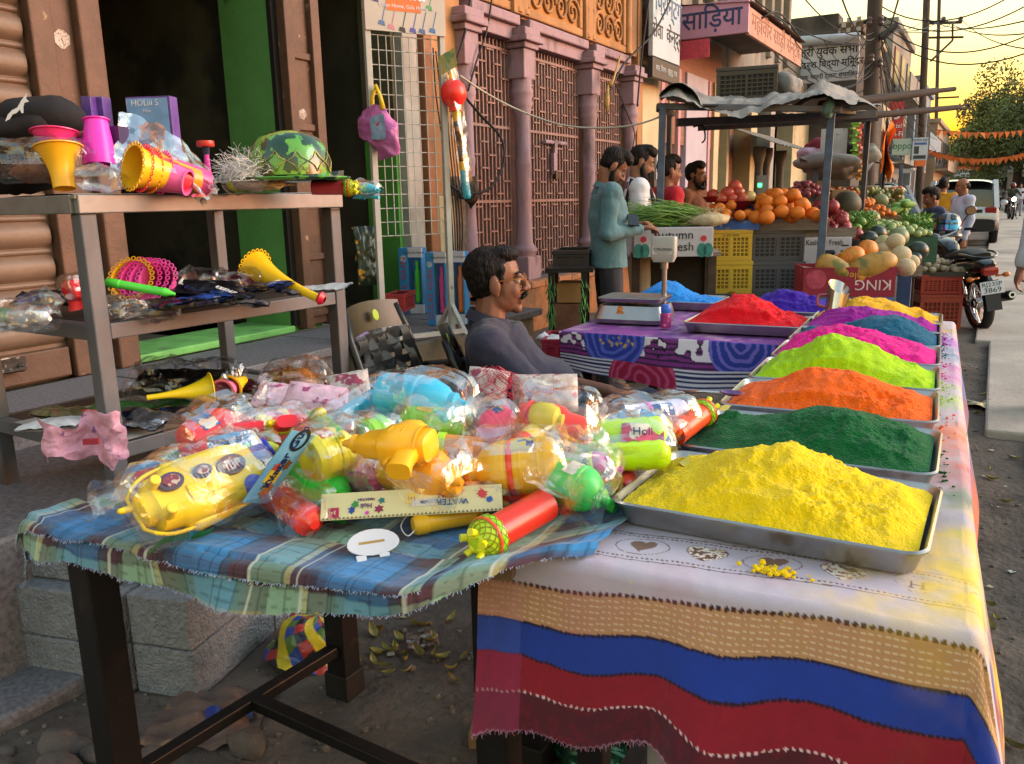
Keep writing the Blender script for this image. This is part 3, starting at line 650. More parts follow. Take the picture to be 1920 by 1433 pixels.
tray_at(.315,.033,R(-3.5),'steel tray nearest the camera holding bright yellow powder','big bright yellow powder heap nearest the camera',YEL,H=.085,u0=-.03,v0=.03,su=.13,sv=.15,skew=1,res=.0022,seed=1,extra=[(.02,.04,.05,.012),(.13,-.06,.03,-.010),(-.14,-.04,.04,-.008),(.19,.03,.04,.010)])
tray_at(.725,.037,R(-1.5),'steel tray of dark green powder behind the yellow tray','dark green powder heap between yellow and orange heaps',GRN,H=.085,u0=.06,v0=0,su=.16,sv=.13,res=.0028,seed=2,extra=[(-.19,-.02,.07,.035),(.17,-.05,.05,-.018),(.0,-.08,.04,-.010)])
tray_at(1.145,.033,0,'steel tray of orange powder with a spoon on its left rim','orange powder heap behind the dark green one',ORG,H=.088,u0=0,v0=.0,su=.15,sv=.13,res=.003,seed=3,extra=[(-.06,0,.04,.015),(.07,.01,.06,.012)])
tray_at(1.525,.035,0,'steel tray of lime green powder behind the orange tray','lime green powder heap, tallest cone of the middle row',LIM,H=.125,u0=-.02,su=.15,sv=.13,res=.0034,seed=4)
tray_at(1.91,.035,0,'steel tray of hot pink powder behind the lime tray','hot pink powder heap behind the lime green cone',PNK,H=.10,u0=-.07,su=.16,sv=.13,skew=1,res=.0036,seed=5)
tray_at(2.28,.035,0,'steel tray of teal blue powder behind the pink tray','teal blue powder heap between pink and magenta heaps',TEA,H=.10,u0=.07,su=.13,sv=.13,res=.0038,seed=6,extra=[(-.2,-.05,.06,.03)])
tray_at(2.60,.035,0,'steel tray of magenta powder behind the teal tray','magenta powder heap next to the teal heap',MAG,H=.085,u0=-.06,su=.15,sv=.13,skew=1,res=.004,seed=7)
tray_at(2.86,.04,0,'steel tray of amber yellow powder at the far table end','amber yellow powder heap at the far table end',AMB,H=.095,u0=-.03,su=.18,sv=.13,res=.004,seed=8)
# crumbs spilled in front of the yellow tray
cr=MB()
for i in range(70):
    a=rnd.gauss(0,.022); b=rnd.gauss(0,.008); r=rnd.uniform(.001,.005); 
    p=V((.075+a,.07+b,.760+r*.5)); cr.ell(p,(r*1.2,r,r*.8),6,4)
cr.ell((.05,.088,.764),.006,8,6).ell((.015,.075,.762),.004,8,6)
o=T('spilled_powder','small crumbs of yellow powder spilled in front of the yellow tray','powder',disp(cr,.0015,150),powder(*YEL),kind='stuff'); o.matrix_world=TM
for (u,v,z,lb) in ((-.16,.37,.822,'pale dry leaf chip lying at the left of the yellow heap'),(-.06,.22,.806,'curled pale leaf at the front of the yellow heap')):
    T('dry_leaf',lb,'leaf',MB().grid(6,4,lambda a,b:((a-.5)*.036,(b-.5)*.022*math.sin(PI*min(.98,max(.02,a))),.008*(a-.5)**2*8)),M('leaf_pale','#d8c46a',.7),smooth=True,loc=tw(u,v,z),rot=(.3,-.3,1.2))
T('dry_leaf','dull yellow leaf on the left of the green heap','leaf',MB().grid(6,4,lambda a,b:((a-.5)*.03,(b-.5)*.014*math.sin(PI*min(.98,max(.02,a))),.004*a)),M('leaf_pale','#d8c46a',.7),smooth=True,loc=tw(-.15,.68,.868),rot=(.9,-.3,.6))
for v0,c,nm in ((.56,GRN,'dark green'),(.97,ORG,'orange'),(1.36,LIM,'lime green'),(1.73,PNK,'hot pink'),(2.1,TEA,'teal blue'),(2.42,MAG,'magenta')):
    cr=MB()
    for i in range(46):
        if rnd.random()<.6: p=V((.305+abs(rnd.gauss(0,.016)),v0+rnd.uniform(.0,.34),.761))
        else: p=V((-.232-abs(rnd.gauss(0,.012)),v0+rnd.uniform(.0,.34),.762))
        r=rnd.uniform(.0008,.004); cr.ell(p,(r*1.4,r*1.2,r*.7),5,3)
    o=T('spilled_powder','%s powder crumbs spilled on the cloth beside their tray'%nm,'powder',cr,powder(*c),kind='stuff'); o.matrix_world=TM
# spoon on orange tray, scoop in the amber tray
sp=E('spoon','steel spoon dusted with purple resting on the orange tray rim','spoon',tw(-.25,1.02,.815),R(-8))
P('handle',MB().tube([(-.09,-.005,.0),(-.04,0,.006),(.02,0,.01)],[.006,.004,.003],8),M('spoon_steel','#c9c6c9',.25,.9),sp,smooth=True)
P('bowl',MB().lathe([(0,-.008),(.012,-.006),(.02,0),(.022,.004),(.019,.002),(.011,-.004),(0,-.006)],14,Matrix.Translation((.045,0,.012))@Matrix.Diagonal((1.5,1,1,1))),M('spoon_purple','#7a5a8a',.35,.7,var=.3,scale=40),sp,smooth=True)
sc=E('scoop','shiny steel grain scoop standing in the far amber powder','scoop',tw(-.13,2.76,.82),0,rot=(R(-14),R(6),R(10)))
g=MB()
for o_ in (0,1):
    pass
g.grid(28,10,lambda a,b:((.042+.006*b)*math.cos(TAU*a),(.042+.006*b)*math.sin(TAU*a),b*(.09+.075*(.5+.5*math.sin(TAU*a-.4)))))
P('body',g,M('scoop_steel','#b8b4b4',.15,1,var=.1,scale=20),sc,smooth=True); P('base',MB().lathe([(0,0),(.042,0)],28),M('scoop_steel','#b8b4b4',.15,1),sc)
P('handle',MB().tube(catmull([(-.04,.0,.03),(-.075,0,.035),(-.08,0,.075),(-.045,0,.085)],6),.007,8),M('scoop_handle','#a05a66',.3,.6),sc,smooth=True)
# ================= second table with scale =================
t2=E('market_table','smaller table behind the seated man under a rose and zebra cloth','table',(-1.24,3.95,0))
P('tabletop',MB().bb((-.46,-.46,.71),(.52,.75,.742)),M('plywood','#6f5a44',.8),t2)
for x in (-.38,.34):
    for y in (-.40,.5): P('leg',MB().bb((x-.025,y-.025,0),(x+.025,y+.025,.71)),steelb,t2)
def c2_pos(u,s):
    z=.747+.002*fbm((u,s,0),7,8)
    ds=max(0,s); 
    if ds==0: return (u,-.47-s,z)
    k=ds/.2; return (u+.01*k*math.sin(u*9),-.47-.012-(.018*math.sin(u*13)+.02*math.sin(u*5+1)+.02)*k,z-ds)
us2=np.linspace(-.50,.60,240); ss2=np.concatenate([np.linspace(-1.1,-.05,30),np.linspace(-.045,.215,64)])
mb=MB(); mb.v=[c2_pos(u,s*(1 if s<0 else (.9+.12*math.sin(u*4+1)))) for s in ss2 for u in us2]; n2=len(us2)
mb.f=[(j*n2+i,j*n2+i+1,(j+1)*n2+i+1,(j+1)*n2+i) for j in range(len(ss2)-1) for i in range(n2-1)]
c2=P('tablecloth',mb,M('rose_cotton',None,.85,var=.06,scale=40,bump=.1,bscale=300,attr='Col'),None,smooth=True,rec=False); c2.location=(-1.24,3.95,0)
tag(c2,'purple cloth with blue roses, zebra bands and striped lower edge','tablecloth')
Ug,Sg=np.meshgrid(us2,ss2); Sx=Sg; C_=np.ones(Ug.shape+(3,))*L('#6a3f86')
put((Sg<0)*np.clip(vf(Ug,Sg,9,3)*3-1,0,1),'#9a4a9a',.8); put((Sg<-.02)*np.clip(vf(Ug,Sg,12,8)*4-2,0,1),'#c8a8b8',.6)
put(band(.005,.125),'#7a2f7a'); zb=np.sin(Sg*260+3*vnoise(Ug,Sg,14,4))>.25; put(band(.005,.125)*zb,'#241a3a',.9)
lp=vnoise(Ug,Sg,38,6); put(band(0,.09)*(lp>.56),'#d9d3df'); put(band(0,.09)*(lp>.47)*(lp<.56),'#1a1424')
put(band(.125,.25),'#c9c6d0'); put(band(.125,.25)*(np.sin(Sg*330)>.1),'#20285a')
def rose(u0,s0,r,c1,c2_,a0,a1,yr=1):
    d=np.hypot(Ug-u0,(Sg-s0)*yr)/r; m=(d<1)*band(a0,a1); put(m,c1); put(m*(np.sin(d*26+4*vnoise(Ug,Sg,22,3))>.35),c2_,.8)
rose(-.22,.02,.15,'#2a3a9a','#5a6ad0',0,.125); rose(.36,.02,.14,'#2a3a9a','#7a70d0',0,.125); rose(-.07,.20,.16,'#9a1a40','#c05080',.125,.25,1.0); rose(.5,.2,.1,'#7a1a40','#b04070',.125,.25)
for q in range(14):
    a,b=rnd.uniform(-.3,-.1),rnd.uniform(.0,.06); put((np.hypot(Ug-a,Sg-b)<.006),'#c8a030')
cattr(c2,C_.reshape(-1,3))
def tray2(x,y,rz,tl,hl,col,**k):
    p=V((x,y,.757)); tray(p,rz,tl); return heap(p+V((0,0,.002)),rz,hl,col,**k)
tray2(-.93,3.80,R(2),'steel tray of red powder on the rose cloth','bright red powder heap beside the weighing scale',RED,H=.125,u0=-.03,su=.15,sv=.14,res=.0042,seed=9)
tray2(-.84,4.30,R(2),'steel tray of purple powder behind the red heap','deep purple powder heap behind the red one',PUR,H=.10,u0=-.03,su=.15,sv=.13,res=.006,seed=10)
tray2(-1.52,4.50,R(2),'steel tray of sky blue powder behind the weighing scale','sky blue powder heap behind the weighing scale',BLU,H=.105,u0=-.05,su=.12,sv=.14,res=.005,seed=11)
# weighing scale
ws=E('weighing_scale','steel weighing scale with raised display and yellow paper flowers','scale',(-1.52,3.88,.757),R(4))
stl=M('scale_steel','#9d9d9c',.3,.85,var=.1,scale=8,bump=.02); gre=M('scale_grey','#8d8b88',.45,var=.1)
P('body',MB().loft([((0,0,.0),(.175,0,0),(0,.135,0)),((0,0,.02),(.18,0,0),(0,.14,0)),((0,.012,.082),(.160,0,0),(0,.118,0)),((0,.012,.085),(.150,0,0),(0,.11,0))],40,.25),stl,ws,smooth='auto')
P('label_strip',MB().quad((-.125,-.1265,.025),(.125,-.1265,.025),(.112,-.1085,.074),(-.112,-.1085,.074)),M('scale_label','#b7a0b5',.5,var=.2,scale=30,p2=('#6a3560',22,.55,.05)),ws)
P('platter',MB().loft([((0,.01,.102),(.155,0,0),(0,.125,0)),((0,.01,.120),(.163,0,0),(0,.133,0)),((0,.01,.122),(.160,0,0),(0,.13,0)),((0,.01,.119),(.15,0,0),(0,.12,0))],40,.22),stl,ws,smooth='auto'); P('platter_post',MB().cyl((0,.01,.065),(0,.01,.103),.05),gre,ws)
P('pole',MB().cyl((.12,.10,.03),(.12,.10,.25),.013,n=14).cyl((.12,.10,.25),(.12,.10,.285),.019,n=14),stl,ws,smooth='auto')
dpl=P('display',MB().loft([((.12,.08,.285),(.05,0,0),(0,.02,0)),((.12,.08,.31),(.062,0,0),(0,.028,0)),((.12,.088,.40),(.062,0,0),(0,.028,0)),((.12,.09,.41),(.058,0,0),(0,.025,0))],24,.3),M('display_body','#a5a69f',.5,var=.08),ws,smooth='auto')
P('screen',MB().quad((.075,.0588,.372),(.165,.0588,.372),(.165,.0608,.392),(.075,.0608,.392)),M('screen_red','#4a1a1e',.2),dpl)
P('label',MB().quad((.07,.0535,.325),(.17,.0535,.325),(.17,.0578,.366),(.07,.0578,.366)),M('display_label','#c9cbcc',.5),dpl)
text('V TRUSIMAX',M('ink','#1c1c24',.5),dpl,.017,frame((.122,.0548,.348),(1,0,0),(0,.1,1)))
fl=MB()
for i in range(16): a=rnd.uniform(0,TAU); fl.ell((-.04+.018*math.cos(a)*rnd.random(),-.12+.02*(rnd.random()-.5),.045+rnd.uniform(-.02,.03)),(.012,.004,.009),6,4)
P('paper_flower',disp(fl,.006,60),M('flower_yellow','#e0a82a',.7,col2='#c84a20',scale=60),ws)
T('powder_bottle','slim pink and blue bottle standing left of the red heap','bottle',MB().lathe([(0,0),(.022,0),(.024,.004),(.024,.10),(.02,.106),(.021,.108),(.021,.135),(.012,.146),(0,.148)],16),M('bottle_pink','#c0407a',.4,col2='#8a3a80',scale=30,p2=('#e0a0c0',40,.6,.05)),smooth='auto',loc=(-1.285,3.74,.757),sc=None) if False else None
pb_=E('powder_bottle','slim pink and blue powder bottle standing left of the red heap','bottle',(-1.295,3.70,.757))
P('body',MB().lathe([(0,0),(.024,0),(.026,.004),(.026,.066),(.022,.07)],16),M('bottle_pink','#c0407a',.4,col2='#8a3a80',scale=30,p2=('#e0a0c0',40,.6,.05)),pb_,smooth='auto'); P('cap',MB().lathe([(.023,.07),(.024,.072),(.024,.10),(.016,.110),(0,.112)],16),M('cap_blue','#3a6ad0',.4),pb_,smooth='auto')
# ================= toy table (steel frame) =================
gt=E('market_table','black steel framed table holding the heap of water guns','table',(-1.15,1.25,0))
P('tabletop',MB().box((-.03,.14,.729),(.84,.80,.026),Matrix.Rotation(R(17),3,'Z')),M('plywood','#6f5a44',.8),gt)
for x,y in ((-.37,-.33),(-.33,.33),(.29,.31),(.41,-.05)):
    P('leg',MB().bb((x-.033,y-.033,0),(x+.033,y+.033,.715)),steelb,gt,bevel=.004); P('foot',MB().bb((x-.04,y-.04,0),(x+.04,y+.04,.075)),M('rubber_foot','#131314',.7,var=.2),gt,bevel=.004)
P('side_rail',MB().bar((-.37,-.3,.15),(-.33,.3,.15),.035,.03),steelb,gt,bevel=.003); P('cross_rail',MB().bar((-.345,.02,.15),(.35,-.0,.13),.035,.03),steelb,gt,bevel=.003)
# plaid cloth
def pl_len(u): return (1-.75*max(0,min(1,(u-.40)/.12)))*( .045+.038*math.exp(-((u-.05)/.22)**2)+.02*math.exp(-((u+.42)/.1)**2))
def pl_base(u,s,ln,off):
    # u along x (local -.5..), s<0 top, s>0 front fall
    yf=-.385+.11*(u+.45)+.02*math.sin(u*7)+max(0,u-.40)*1.2
    b=.022*max(0,fbm((u*2,s*2,3),2.2,off))+.006*fbm((u,s,0),9,off)+.010*max(0,math.sin(u*13+s*6+off))*max(0,1+s*9)*(s<0)
    lx=max(0,-.44-u); z=.750+b+.016*max(0,min(1,(u-.36)/.1))
    if s<=0: y=yf-s; zz=z
    else:
        Rr=.02; a=min(s/Rr,PI/2); rest=max(0,s-Rr*PI/2); k=rest/.1
        y=yf-Rr*math.sin(a)-(.014+.016*math.sin(u*15+off)+.012*math.sin(u*29+2*off)+.008*math.sin(u*8))*k*1.2-off*.006; zz=z-Rr*(1-math.cos(a))-rest*.96
    x=u
    if lx>0: x=-.44-.03*math.sin(min(lx/.03,PI/2))-.02*lx*6*max(0,math.sin(y*14)); zz-=max(0,lx-.02)*.9
    return (x,y,zz)
def plaid(name,u0,u1,s0,lenf,off,nu,nsv,label=None,parent=None):
    us=np.linspace(u0,u1,nu); tv=np.linspace(0,1,nsv); mb=MB(); uu=[];sv=[]
    for t in tv:
        for u in us:
            ln=lenf(u); s=s0+(ln-s0)*t; 
            if t>.999: s-=rnd.uniform(0,.004)
            mb.v.append(pl_base(u,s,ln,off)); uu.append(u); sv.append(s)
    mb.f=[(j*nu+i,j*nu+i+1,(j+1)*nu+i+1,(j+1)*nu+i) for j in range(nsv-1) for i in range(nu-1)]
    o=P(name,mb,M('plaid_cotton',None,.9,var=.05,scale=50,bump=.12,bscale=400,attr='Col',sheen=.2),parent,smooth=True,rec=False)
    X=np.array(uu); Y=np.array(sv)
    def seq(t,p=.30):
        t=(t%p)/p; c=np.zeros(t.shape+(3,)); cols=[(0,.30,'#2f7fb8'),(.30,.36,'#2c4a63'),(.36,.46,'#4c2f3d'),(.46,.50,'#3a2529'),(.50,.72,'#7fa389'),(.72,.76,'#bdb87e'),(.76,.88,'#4c2f3d'),(.88,.94,'#253046'),(.94,1.01,'#2c5c84')]
        for a,b,h in cols: c[(t>=a)&(t<b)]=L(h)
        return c
    A_=seq(X+.02+off*.03); B_=seq(Y*1.3+.075,.26); c=A_*.55+B_*.45
    th=((X*1000)%23<1.6)|((X*1000)%41<1.4); tv_=((Y*1000)%19<1.4)|((Y*1000)%37<1.5)
    c[th]=c[th]*.55; c[tv_]=c[tv_]*.6
    ln=(((X+.02)%.30>.115)&((X+.02)%.30<.121))|(((X+.02)%.30>.21)&((X+.02)%.30<.214)); c[ln]=c[ln]*.3+L('#c9cfc0')*.7
    wv=((X*1600).astype(int)+(Y*1600).astype(int))%2==0; c[wv]*=1.08
    cattr(o,np.clip(c,0,1))
    # fringe
    fr=MB()
    for i in range(int((u1-u0)*420)):
        k=rnd.randrange(nu); p=V(mb.v[(nsv-1)*nu+k]); fr.tube([p,p+V((rnd.uniform(-.004,.004),rnd.uniform(-.005,.002),-rnd.uniform(.001,.005)))],.0005,3)
    f=P('fringe',fr,M('thread_pale','#a9b6d8',.9),o); f['kind']='stuff'
    return o
pc=plaid('tablecloth',-.56,.61,-.93,lambda u:pl_len(u)+.012,0,330,220)
pc.location=(-1.15,1.25,0); tag(pc,'blue, green and maroon plaid cloth with frayed edge under the toys','tablecloth')
p2=plaid('folded_layer',-.50,.42,-.10,lambda u:.034+.012*math.sin(u*9+1),1,300,70,parent=pc); p2.location=(0,-.004,.008)
ink=lambda n,c:M(n,c,.5)
# ================= heap of toys on the plaid cloth =================
clear=film('clear_wrap',(1,1,1),.03,.33,.12,16)
def plast(h): return M('plastic_'+h.strip('#'),h,.32,var=.05,scale=6,spec=.5,bump=.02,bscale=20,sub=.06)
RY=Matrix.Rotation(PI/2,4,'Y')
def axisM(p0,p1,roll=0):
    p0,p1=V(p0),V(p1); x=(p1-p0).normalized(); y=V((0,0,1)).cross(x)
    y=y.normalized() if y.length>1e-3 else V((0,1,0)); z=x.cross(y); m=Matrix((x,y,z)).transposed().to_4x4(); m.translation=(p0+p1)/2
    return m@Matrix.Rotation(roll,4,'X')
def pillow(L,Wd,H,seed=0,amp=.006,nx=44,ny=36,flat=.12,ex=.5):
    """a plastic bag drawn over its contents: crinkled tube with pinched ends"""
    mb=MB()
    def fn(a,b):
        t=2*a-1; f=max(0.0,1-abs(t)**5)**.5; f=max(f,flat); w=Wd*(.55+.45*f); h=H*f
        th=TAU*b; c,s=math.cos(th),math.sin(th)
        y=w*math.copysign(abs(c)**.75,c); z=h*math.copysign(abs(s)**.8,s)
        p=V((t*L,y,z)); q=p*1.0
        r=amp*(1.5*(.35-abs(noise.noise(q*11+V((seed,0,0)))))+1.0*(.3-abs(noise.noise(V((q.x*8,q.y*26,q.z*26))+V((0,seed,3)))))+.12*noise.noise(q*50+V((seed,3,1))))
        d=V((0,y/max(w,.01),z/max(h,.01))); d=d.normalized() if d.length>0 else V((0,0,1))
        return p+d*r*2+V((r*.6,0,0))
    return mb.grid(nx,ny,fn)
def prof_bottle(L,r,neck=.45,ribs=0):
    pr=[(0,-L),(r*.6,-L),(r*.9,-L+r*.15),(r,-L+r*.45)]
    n=10
    for i in range(n+1):
        x=-L+r*.5+(L*1.25-r*.5)*i/n; pr.append((r*(1+(.05*math.sin(i*PI) if 0 else 0)-(.07 if ribs and i%2 else 0)),x))
    pr+= [(r*.92,L*.38),(r*.7,L*.62),(r*neck,L*.75),(r*neck,L*.88),(r*neck*.6,L*.9),(r*.14,L),(0,L)]
    return pr
RXm=Matrix.Rotation(PI/2,4,'Y')
def toy(label,kind,a,b,r,c1,c2=None,wrap=True,roll=0,seed=0,wr=1.15,name='water_gun',cat='water gun',group='water guns heaped on the plaid cloth',wlen=1.16):
    p0,p1=[V(q) if isinstance(q,Vector) else pz(*q) for q in (a,b)]
    r*=.90; Lh=(p1-p0).length/2*.97; m=axisM(p0,p1,roll)
    e=E(name,label,cat,group=group); e.matrix_world=m
    A_=plast(c1); B_=plast(c2 or c1)
    if kind=='tank':
        P('tank',MB().lathe(prof_bottle(Lh*.95,r),20,RXm),A_,e,smooth='auto')
        P('band',MB().lathe([(r*1.03,-.006),(r*1.05,0),(r*1.03,.006),(r*1.0,.006)],20,RXm),B_,e,smooth=True)
        P('grip',MB().loft([((-.2*Lh,0,-r*.6),(.02,0,0),(0,.014,0)),((-.3*Lh,0,-r*1.2),(.018,0,0),(0,.013,0)),((-.42*Lh,0,-r*1.75),(.02,0,0),(0,.014,0))],14,.6),A_,e,smooth='auto')
        P('nozzle',MB().cyl((Lh*.92,0,0),(Lh*1.05,0,0),r*.22,r*.12,10),B_,e,smooth='auto')
        P('body',MB().loft([((-.55*Lh,0,-r*.78),(0,r*.42,0),(0,0,r*.30)),((.1*Lh,0,-r*.85),(0,r*.46,0),(0,0,r*.36)),((.62*Lh,0,-r*.52),(0,r*.36,0),(0,0,r*.34)),((.98*Lh,0,-r*.30),(0,r*.2,0),(0,0,r*.2))],16,.6),B_,e,smooth='auto',bevel=.002)
        P('pump',MB().lathe([(r*.3,-.02)]+[(r*(.34 if i%2 else .28),-.018+i*.007) for i in range(8)]+[(r*.3,.04)],12,Matrix.Translation((.35*Lh,0,-r*1.28))@RXm,True,True),A_,e,smooth='auto')
        P('trigger',MB().tube(catmull([(-.05*Lh,0,-r*1.1),(.04*Lh,0,-r*1.45),(-.04*Lh,0,-r*1.7)],4),.005,6),B_,e,smooth=True)
        fs=MB()
        for t in (-.55,-.2,.15): fs.lathe([(r*.99,-.004),(r*1.025,0),(r*.99,.004)],20,Matrix.Translation((t*Lh,0,0))@RXm)
        P('mould_rings',fs,A_,e,smooth=True)
        th=(seed*1.7)%2.2-.2
        P('sticker',MB().grid(10,6,lambda a,b:(-.5*Lh+.55*Lh*a,r*1.03*math.cos(th+.9*b),r*1.03*math.sin(th+.9*b))),M('sticker_%d'%(seed%4),['#c8c4b8','#2f5a9a','#b83a4a','#d0b840'][seed%4],.4,var=.3,scale=30,p2=(['#b83a4a','#d8d0c0','#e0d8c0','#2f4a8a'][seed%4],40,.54,.04)),e,smooth=True)
    elif kind=='pistol':
        s=[]
        for t,h,w,zo in ((-1,.35,.3,.1),(-.94,.62,.5,.1),(-.55,.78,.62,.05),(-.2,.95,.7,0),(.15,.85,.66,.02),(.3,.6,.5,.1),(.75,.55,.42,.12),(.85,.42,.36,.12),(1,.36,.3,.12)): s.append(((t*Lh,0,zo*r),(0,w*r,0),(0,0,h*r)))
        bd=P('body',MB().loft(s,22,.62),A_,e,smooth='auto')
        rg=MB()
        for t in (-.75,-.35,.0,.5): rg.lathe([(r*.80*(1 if t<.2 else .62),-.004),(r*.84*(1 if t<.2 else .62),0),(r*.80*(1 if t<.2 else .62),.004)],18,Matrix.Translation((t*Lh,0,r*.05))@RXm@Matrix.Diagonal((1,.85,1,1)))
        P('ridges',rg,A_,bd,smooth=True)
        P('tank',MB().lathe([(0,-r*.55),(r*.35,-r*.52),(r*.5,-r*.3),(r*.52,.2*r),(r*.42,r*.45),(r*.2,r*.55),(r*.2,r*.7),(0,r*.72)],18,Matrix.Translation((-.15*Lh,0,r*1.05))@RXm),B_,e,smooth='auto')
        P('grip',MB().loft([((-.5*Lh,0,-r*.4),(.024,0,0),(0,.015,0)),((-.62*Lh,0,-r*1.2),(.02,0,0),(0,.013,0)),((-.75*Lh,0,-r*1.9),(.023,0,0),(0,.015,0))],14,.6),A_,e,smooth='auto')
        P('trigger',MB().tube(catmull([(-.3*Lh,0,-r*.7),(-.2*Lh,0,-r*1.1),(-.25*Lh,0,-r*1.4)],4),.005,6),B_,e,smooth=True)
        P('nozzle',MB().lathe([(r*.34,0),(r*.36,.01),(r*.2,.02),(r*.1,.035),(0,.035)],14,Matrix.Translation((Lh*.98,0,r*.12))@RXm),B_,e,smooth='auto')
    elif kind=='robot':
        s=[]
        for t,h,w in ((-1,.3,.25),(-.95,.5,.42),(-.82,.55,.5),(-.78,.8,.6),(-.5,.9,.62),(-.45,1.0,.66),(0,1.04,.68),(.45,1.05,.66),(.5,.95,.62),(.8,.9,.6),(.93,.6,.45),(1,.35,.3)): s.append(((t*Lh,0,0),(0,h*r,0),(0,0,w*r)))
        P('body',MB().loft(s,26,.7),A_,e,smooth='auto')
        P('seam',MB().tube([(t*Lh*1.01,1.08*r*(1-abs(t)**5*.5),0) for t in [k/9-1 for k in range(19)]]+[(-t*Lh*1.01,-1.08*r*(1-abs(t)**5*.5),0) for t in [k/9-1 for k in range(19)]],.004,6,closed=True),A_,e,smooth=True)
        for t,rr,y in ((.42,.5,.1),(-.02,.33,.25),(-.5,.42,.3)):
            md=P('medallion',MB().lathe([(0,.006),(rr*r*.95,.006),(rr*r,0)],18,Matrix.Translation((t*Lh,y*r,.66*r))@Matrix.Diagonal((1,.7,1,1))),M('medal_dark','#4a3a50',.3),e); 
            P('disc',MB().lathe([(0,.003),(rr*r*.62,.003),(rr*r*.66,0)],18,Matrix.Translation((t*Lh,y*r,.66*r+.006))@Matrix.Diagonal((1,.7,1,1))),M('medal_light','#b5a898',.35,p2=('#7a2a3a',90,.5,.05)),md)
        for y in (-1,1): P('side_pod',MB().cap((-.3*Lh,y*r*.95,-.1*r),(.3*Lh,y*r*.95,-.1*r),r*.28,r*.22),A_,e,smooth=True)
        P('panel',MB().bb((-.35*Lh,-.5*r,.66*r),(.3*Lh,.0,.74*r)),A_,e,bevel=.006)
        for y in (-.55,.45): P('stud',MB().cyl((-.72*Lh,y*r,.5*r),(-.72*Lh,y*r,.95*r),r*.2,r*.16,14),A_,e,smooth='auto',bevel=.002)
        P('nozzle',MB().cap((-Lh*.97,.2*r,0),(-Lh*1.18,.25*r,.05*r),r*.14,r*.09),A_,e,smooth=True)
        P('strap',MB().grid(16,2,lambda a,b:(-Lh*1.08+a*Lh*.95,-r*1.15+.01*math.sin(a*5),-.62*r+b*.035)),plast('#2f8a3c'),e)
        P('knob',MB().cyl((Lh*.9,0,.1),(Lh*1.2,.01,.03),r*.35,r*.4,14),plast('#2338b8'),e,smooth='auto') if False else P('knob',MB().cyl((Lh*.85,r*.2,.1*r),(Lh*1.2,r*.3,.5*r),r*.35,r*.38,14),plast('#2338b8'),e,smooth='auto',bevel=.004)
    elif kind=='tube':
        P('barrel',MB().lathe([(0,-Lh),(r,-Lh),(r*1.02,-Lh+.01),(r*.97,-Lh+.014),(r*.97,Lh*.6),(r*1.02,Lh*.62),(r*.98,Lh*.75),(r*.6,Lh*.85),(r*.3,Lh),(0,Lh)],20,RXm),A_,e,smooth='auto')
        P('cap',MB().lathe([(0,-Lh*1.12),(r*.8,-Lh*1.12),(r*1.08,-Lh*1.02),(r*1.08,-Lh*.7),(r*1.0,-Lh*.69)],20,RXm),B_,e,smooth='auto')
    elif kind=='ribbed':
        pr=[(0,-Lh),(r*.7,-Lh)]+[(r*(1 if i%2 else .84),-Lh*.95+i*(1.35*Lh)/18) for i in range(19)]+[(r*.7,Lh*.45),(r*.75,Lh*.5),(r*.6,Lh*.8),(r*.2,Lh),(0,Lh)]
        P('barrel',MB().lathe(pr[:-5],18,RXm),A_,e,smooth=True); P('tip',MB().lathe(pr[-6:],18,RXm),B_,e,smooth='auto')
    elif kind=='twin':
        for y in (-1,1):
            pr=[(0,-Lh),(r*.6,-Lh),(r*.9,-Lh*.93)]+[(r*(1-.06*(i%2)),-Lh*.8+1.5*Lh*i/8) for i in range(9)]+[(r*.85,Lh*.85),(r*.5,Lh*.97),(0,Lh)]
            P('tank',MB().lathe(pr,18,Matrix.Translation((0,y*r*1.02,0))@RXm),A_,e,smooth=True)
        P('yoke',MB().bb((-Lh*1.1,-r*1.4,-r*.4),(-Lh*.9,r*1.4,r*.4)),B_,e,bevel=.008)
    elif kind=='net':
        P('barrel',MB().lathe([(0,-Lh*1.9),(r,-Lh*1.9),(r,Lh*.2),(r*1.04,Lh*.22),(r*1.04,Lh*.3),(0,Lh*.3)],22,RXm),A_,e,smooth='auto')
        hd=P('spray_head',MB().lathe([(r*1.08,Lh*.26),(r*1.15,Lh*.3),(r*1.18,Lh*.5),(r*1.05,Lh*.75),(r*.55,Lh*.98),(0,Lh)],22,RXm),plast('#b6d818'),e,smooth='auto')
        P('band',MB().lathe([(r*1.2,Lh*.5),(r*1.25,Lh*.52),(r*1.25,Lh*.58),(r*1.18,Lh*.6)],22,RXm),plast('#e8502a'),hd,smooth=True); P('lime_band',MB().lathe([(r*1.16,Lh*.3),(r*1.22,Lh*.32),(r*1.22,Lh*.46),(r*1.18,Lh*.48)],22,RXm),plast('#8ee020'),hd,smooth=True)
        for k in range(5):
            an=TAU*k/5+.3; P('jet',MB().cyl((Lh*.85,r*.55*math.cos(an),r*.55*math.sin(an)),(Lh*1.12,r*.85*math.cos(an),r*.85*math.sin(an)),.006,.007,10).cyl((Lh*.9,r*.5*math.cos(an),r*.5*math.sin(an)),(Lh*.95,r*.6*math.cos(an),r*.6*math.sin(an)),.009,.009,10),plast('#d8d820'),e,smooth='auto')
        nt=MB()
        for dr in (-1,1):
            for k in range(14):
                nt.tube([V((Lh*(.28+.66*t),(r*1.22*(1-.5*t**4))*math.cos(TAU*k/14+dr*t*1.6),(r*1.22*(1-.5*t**4))*math.sin(TAU*k/14+dr*t*1.6))) for t in [q/9 for q in range(10)]],.0009,4)
        tag(P('net',nt,plast('#8a8a14'),e),kind='stuff')
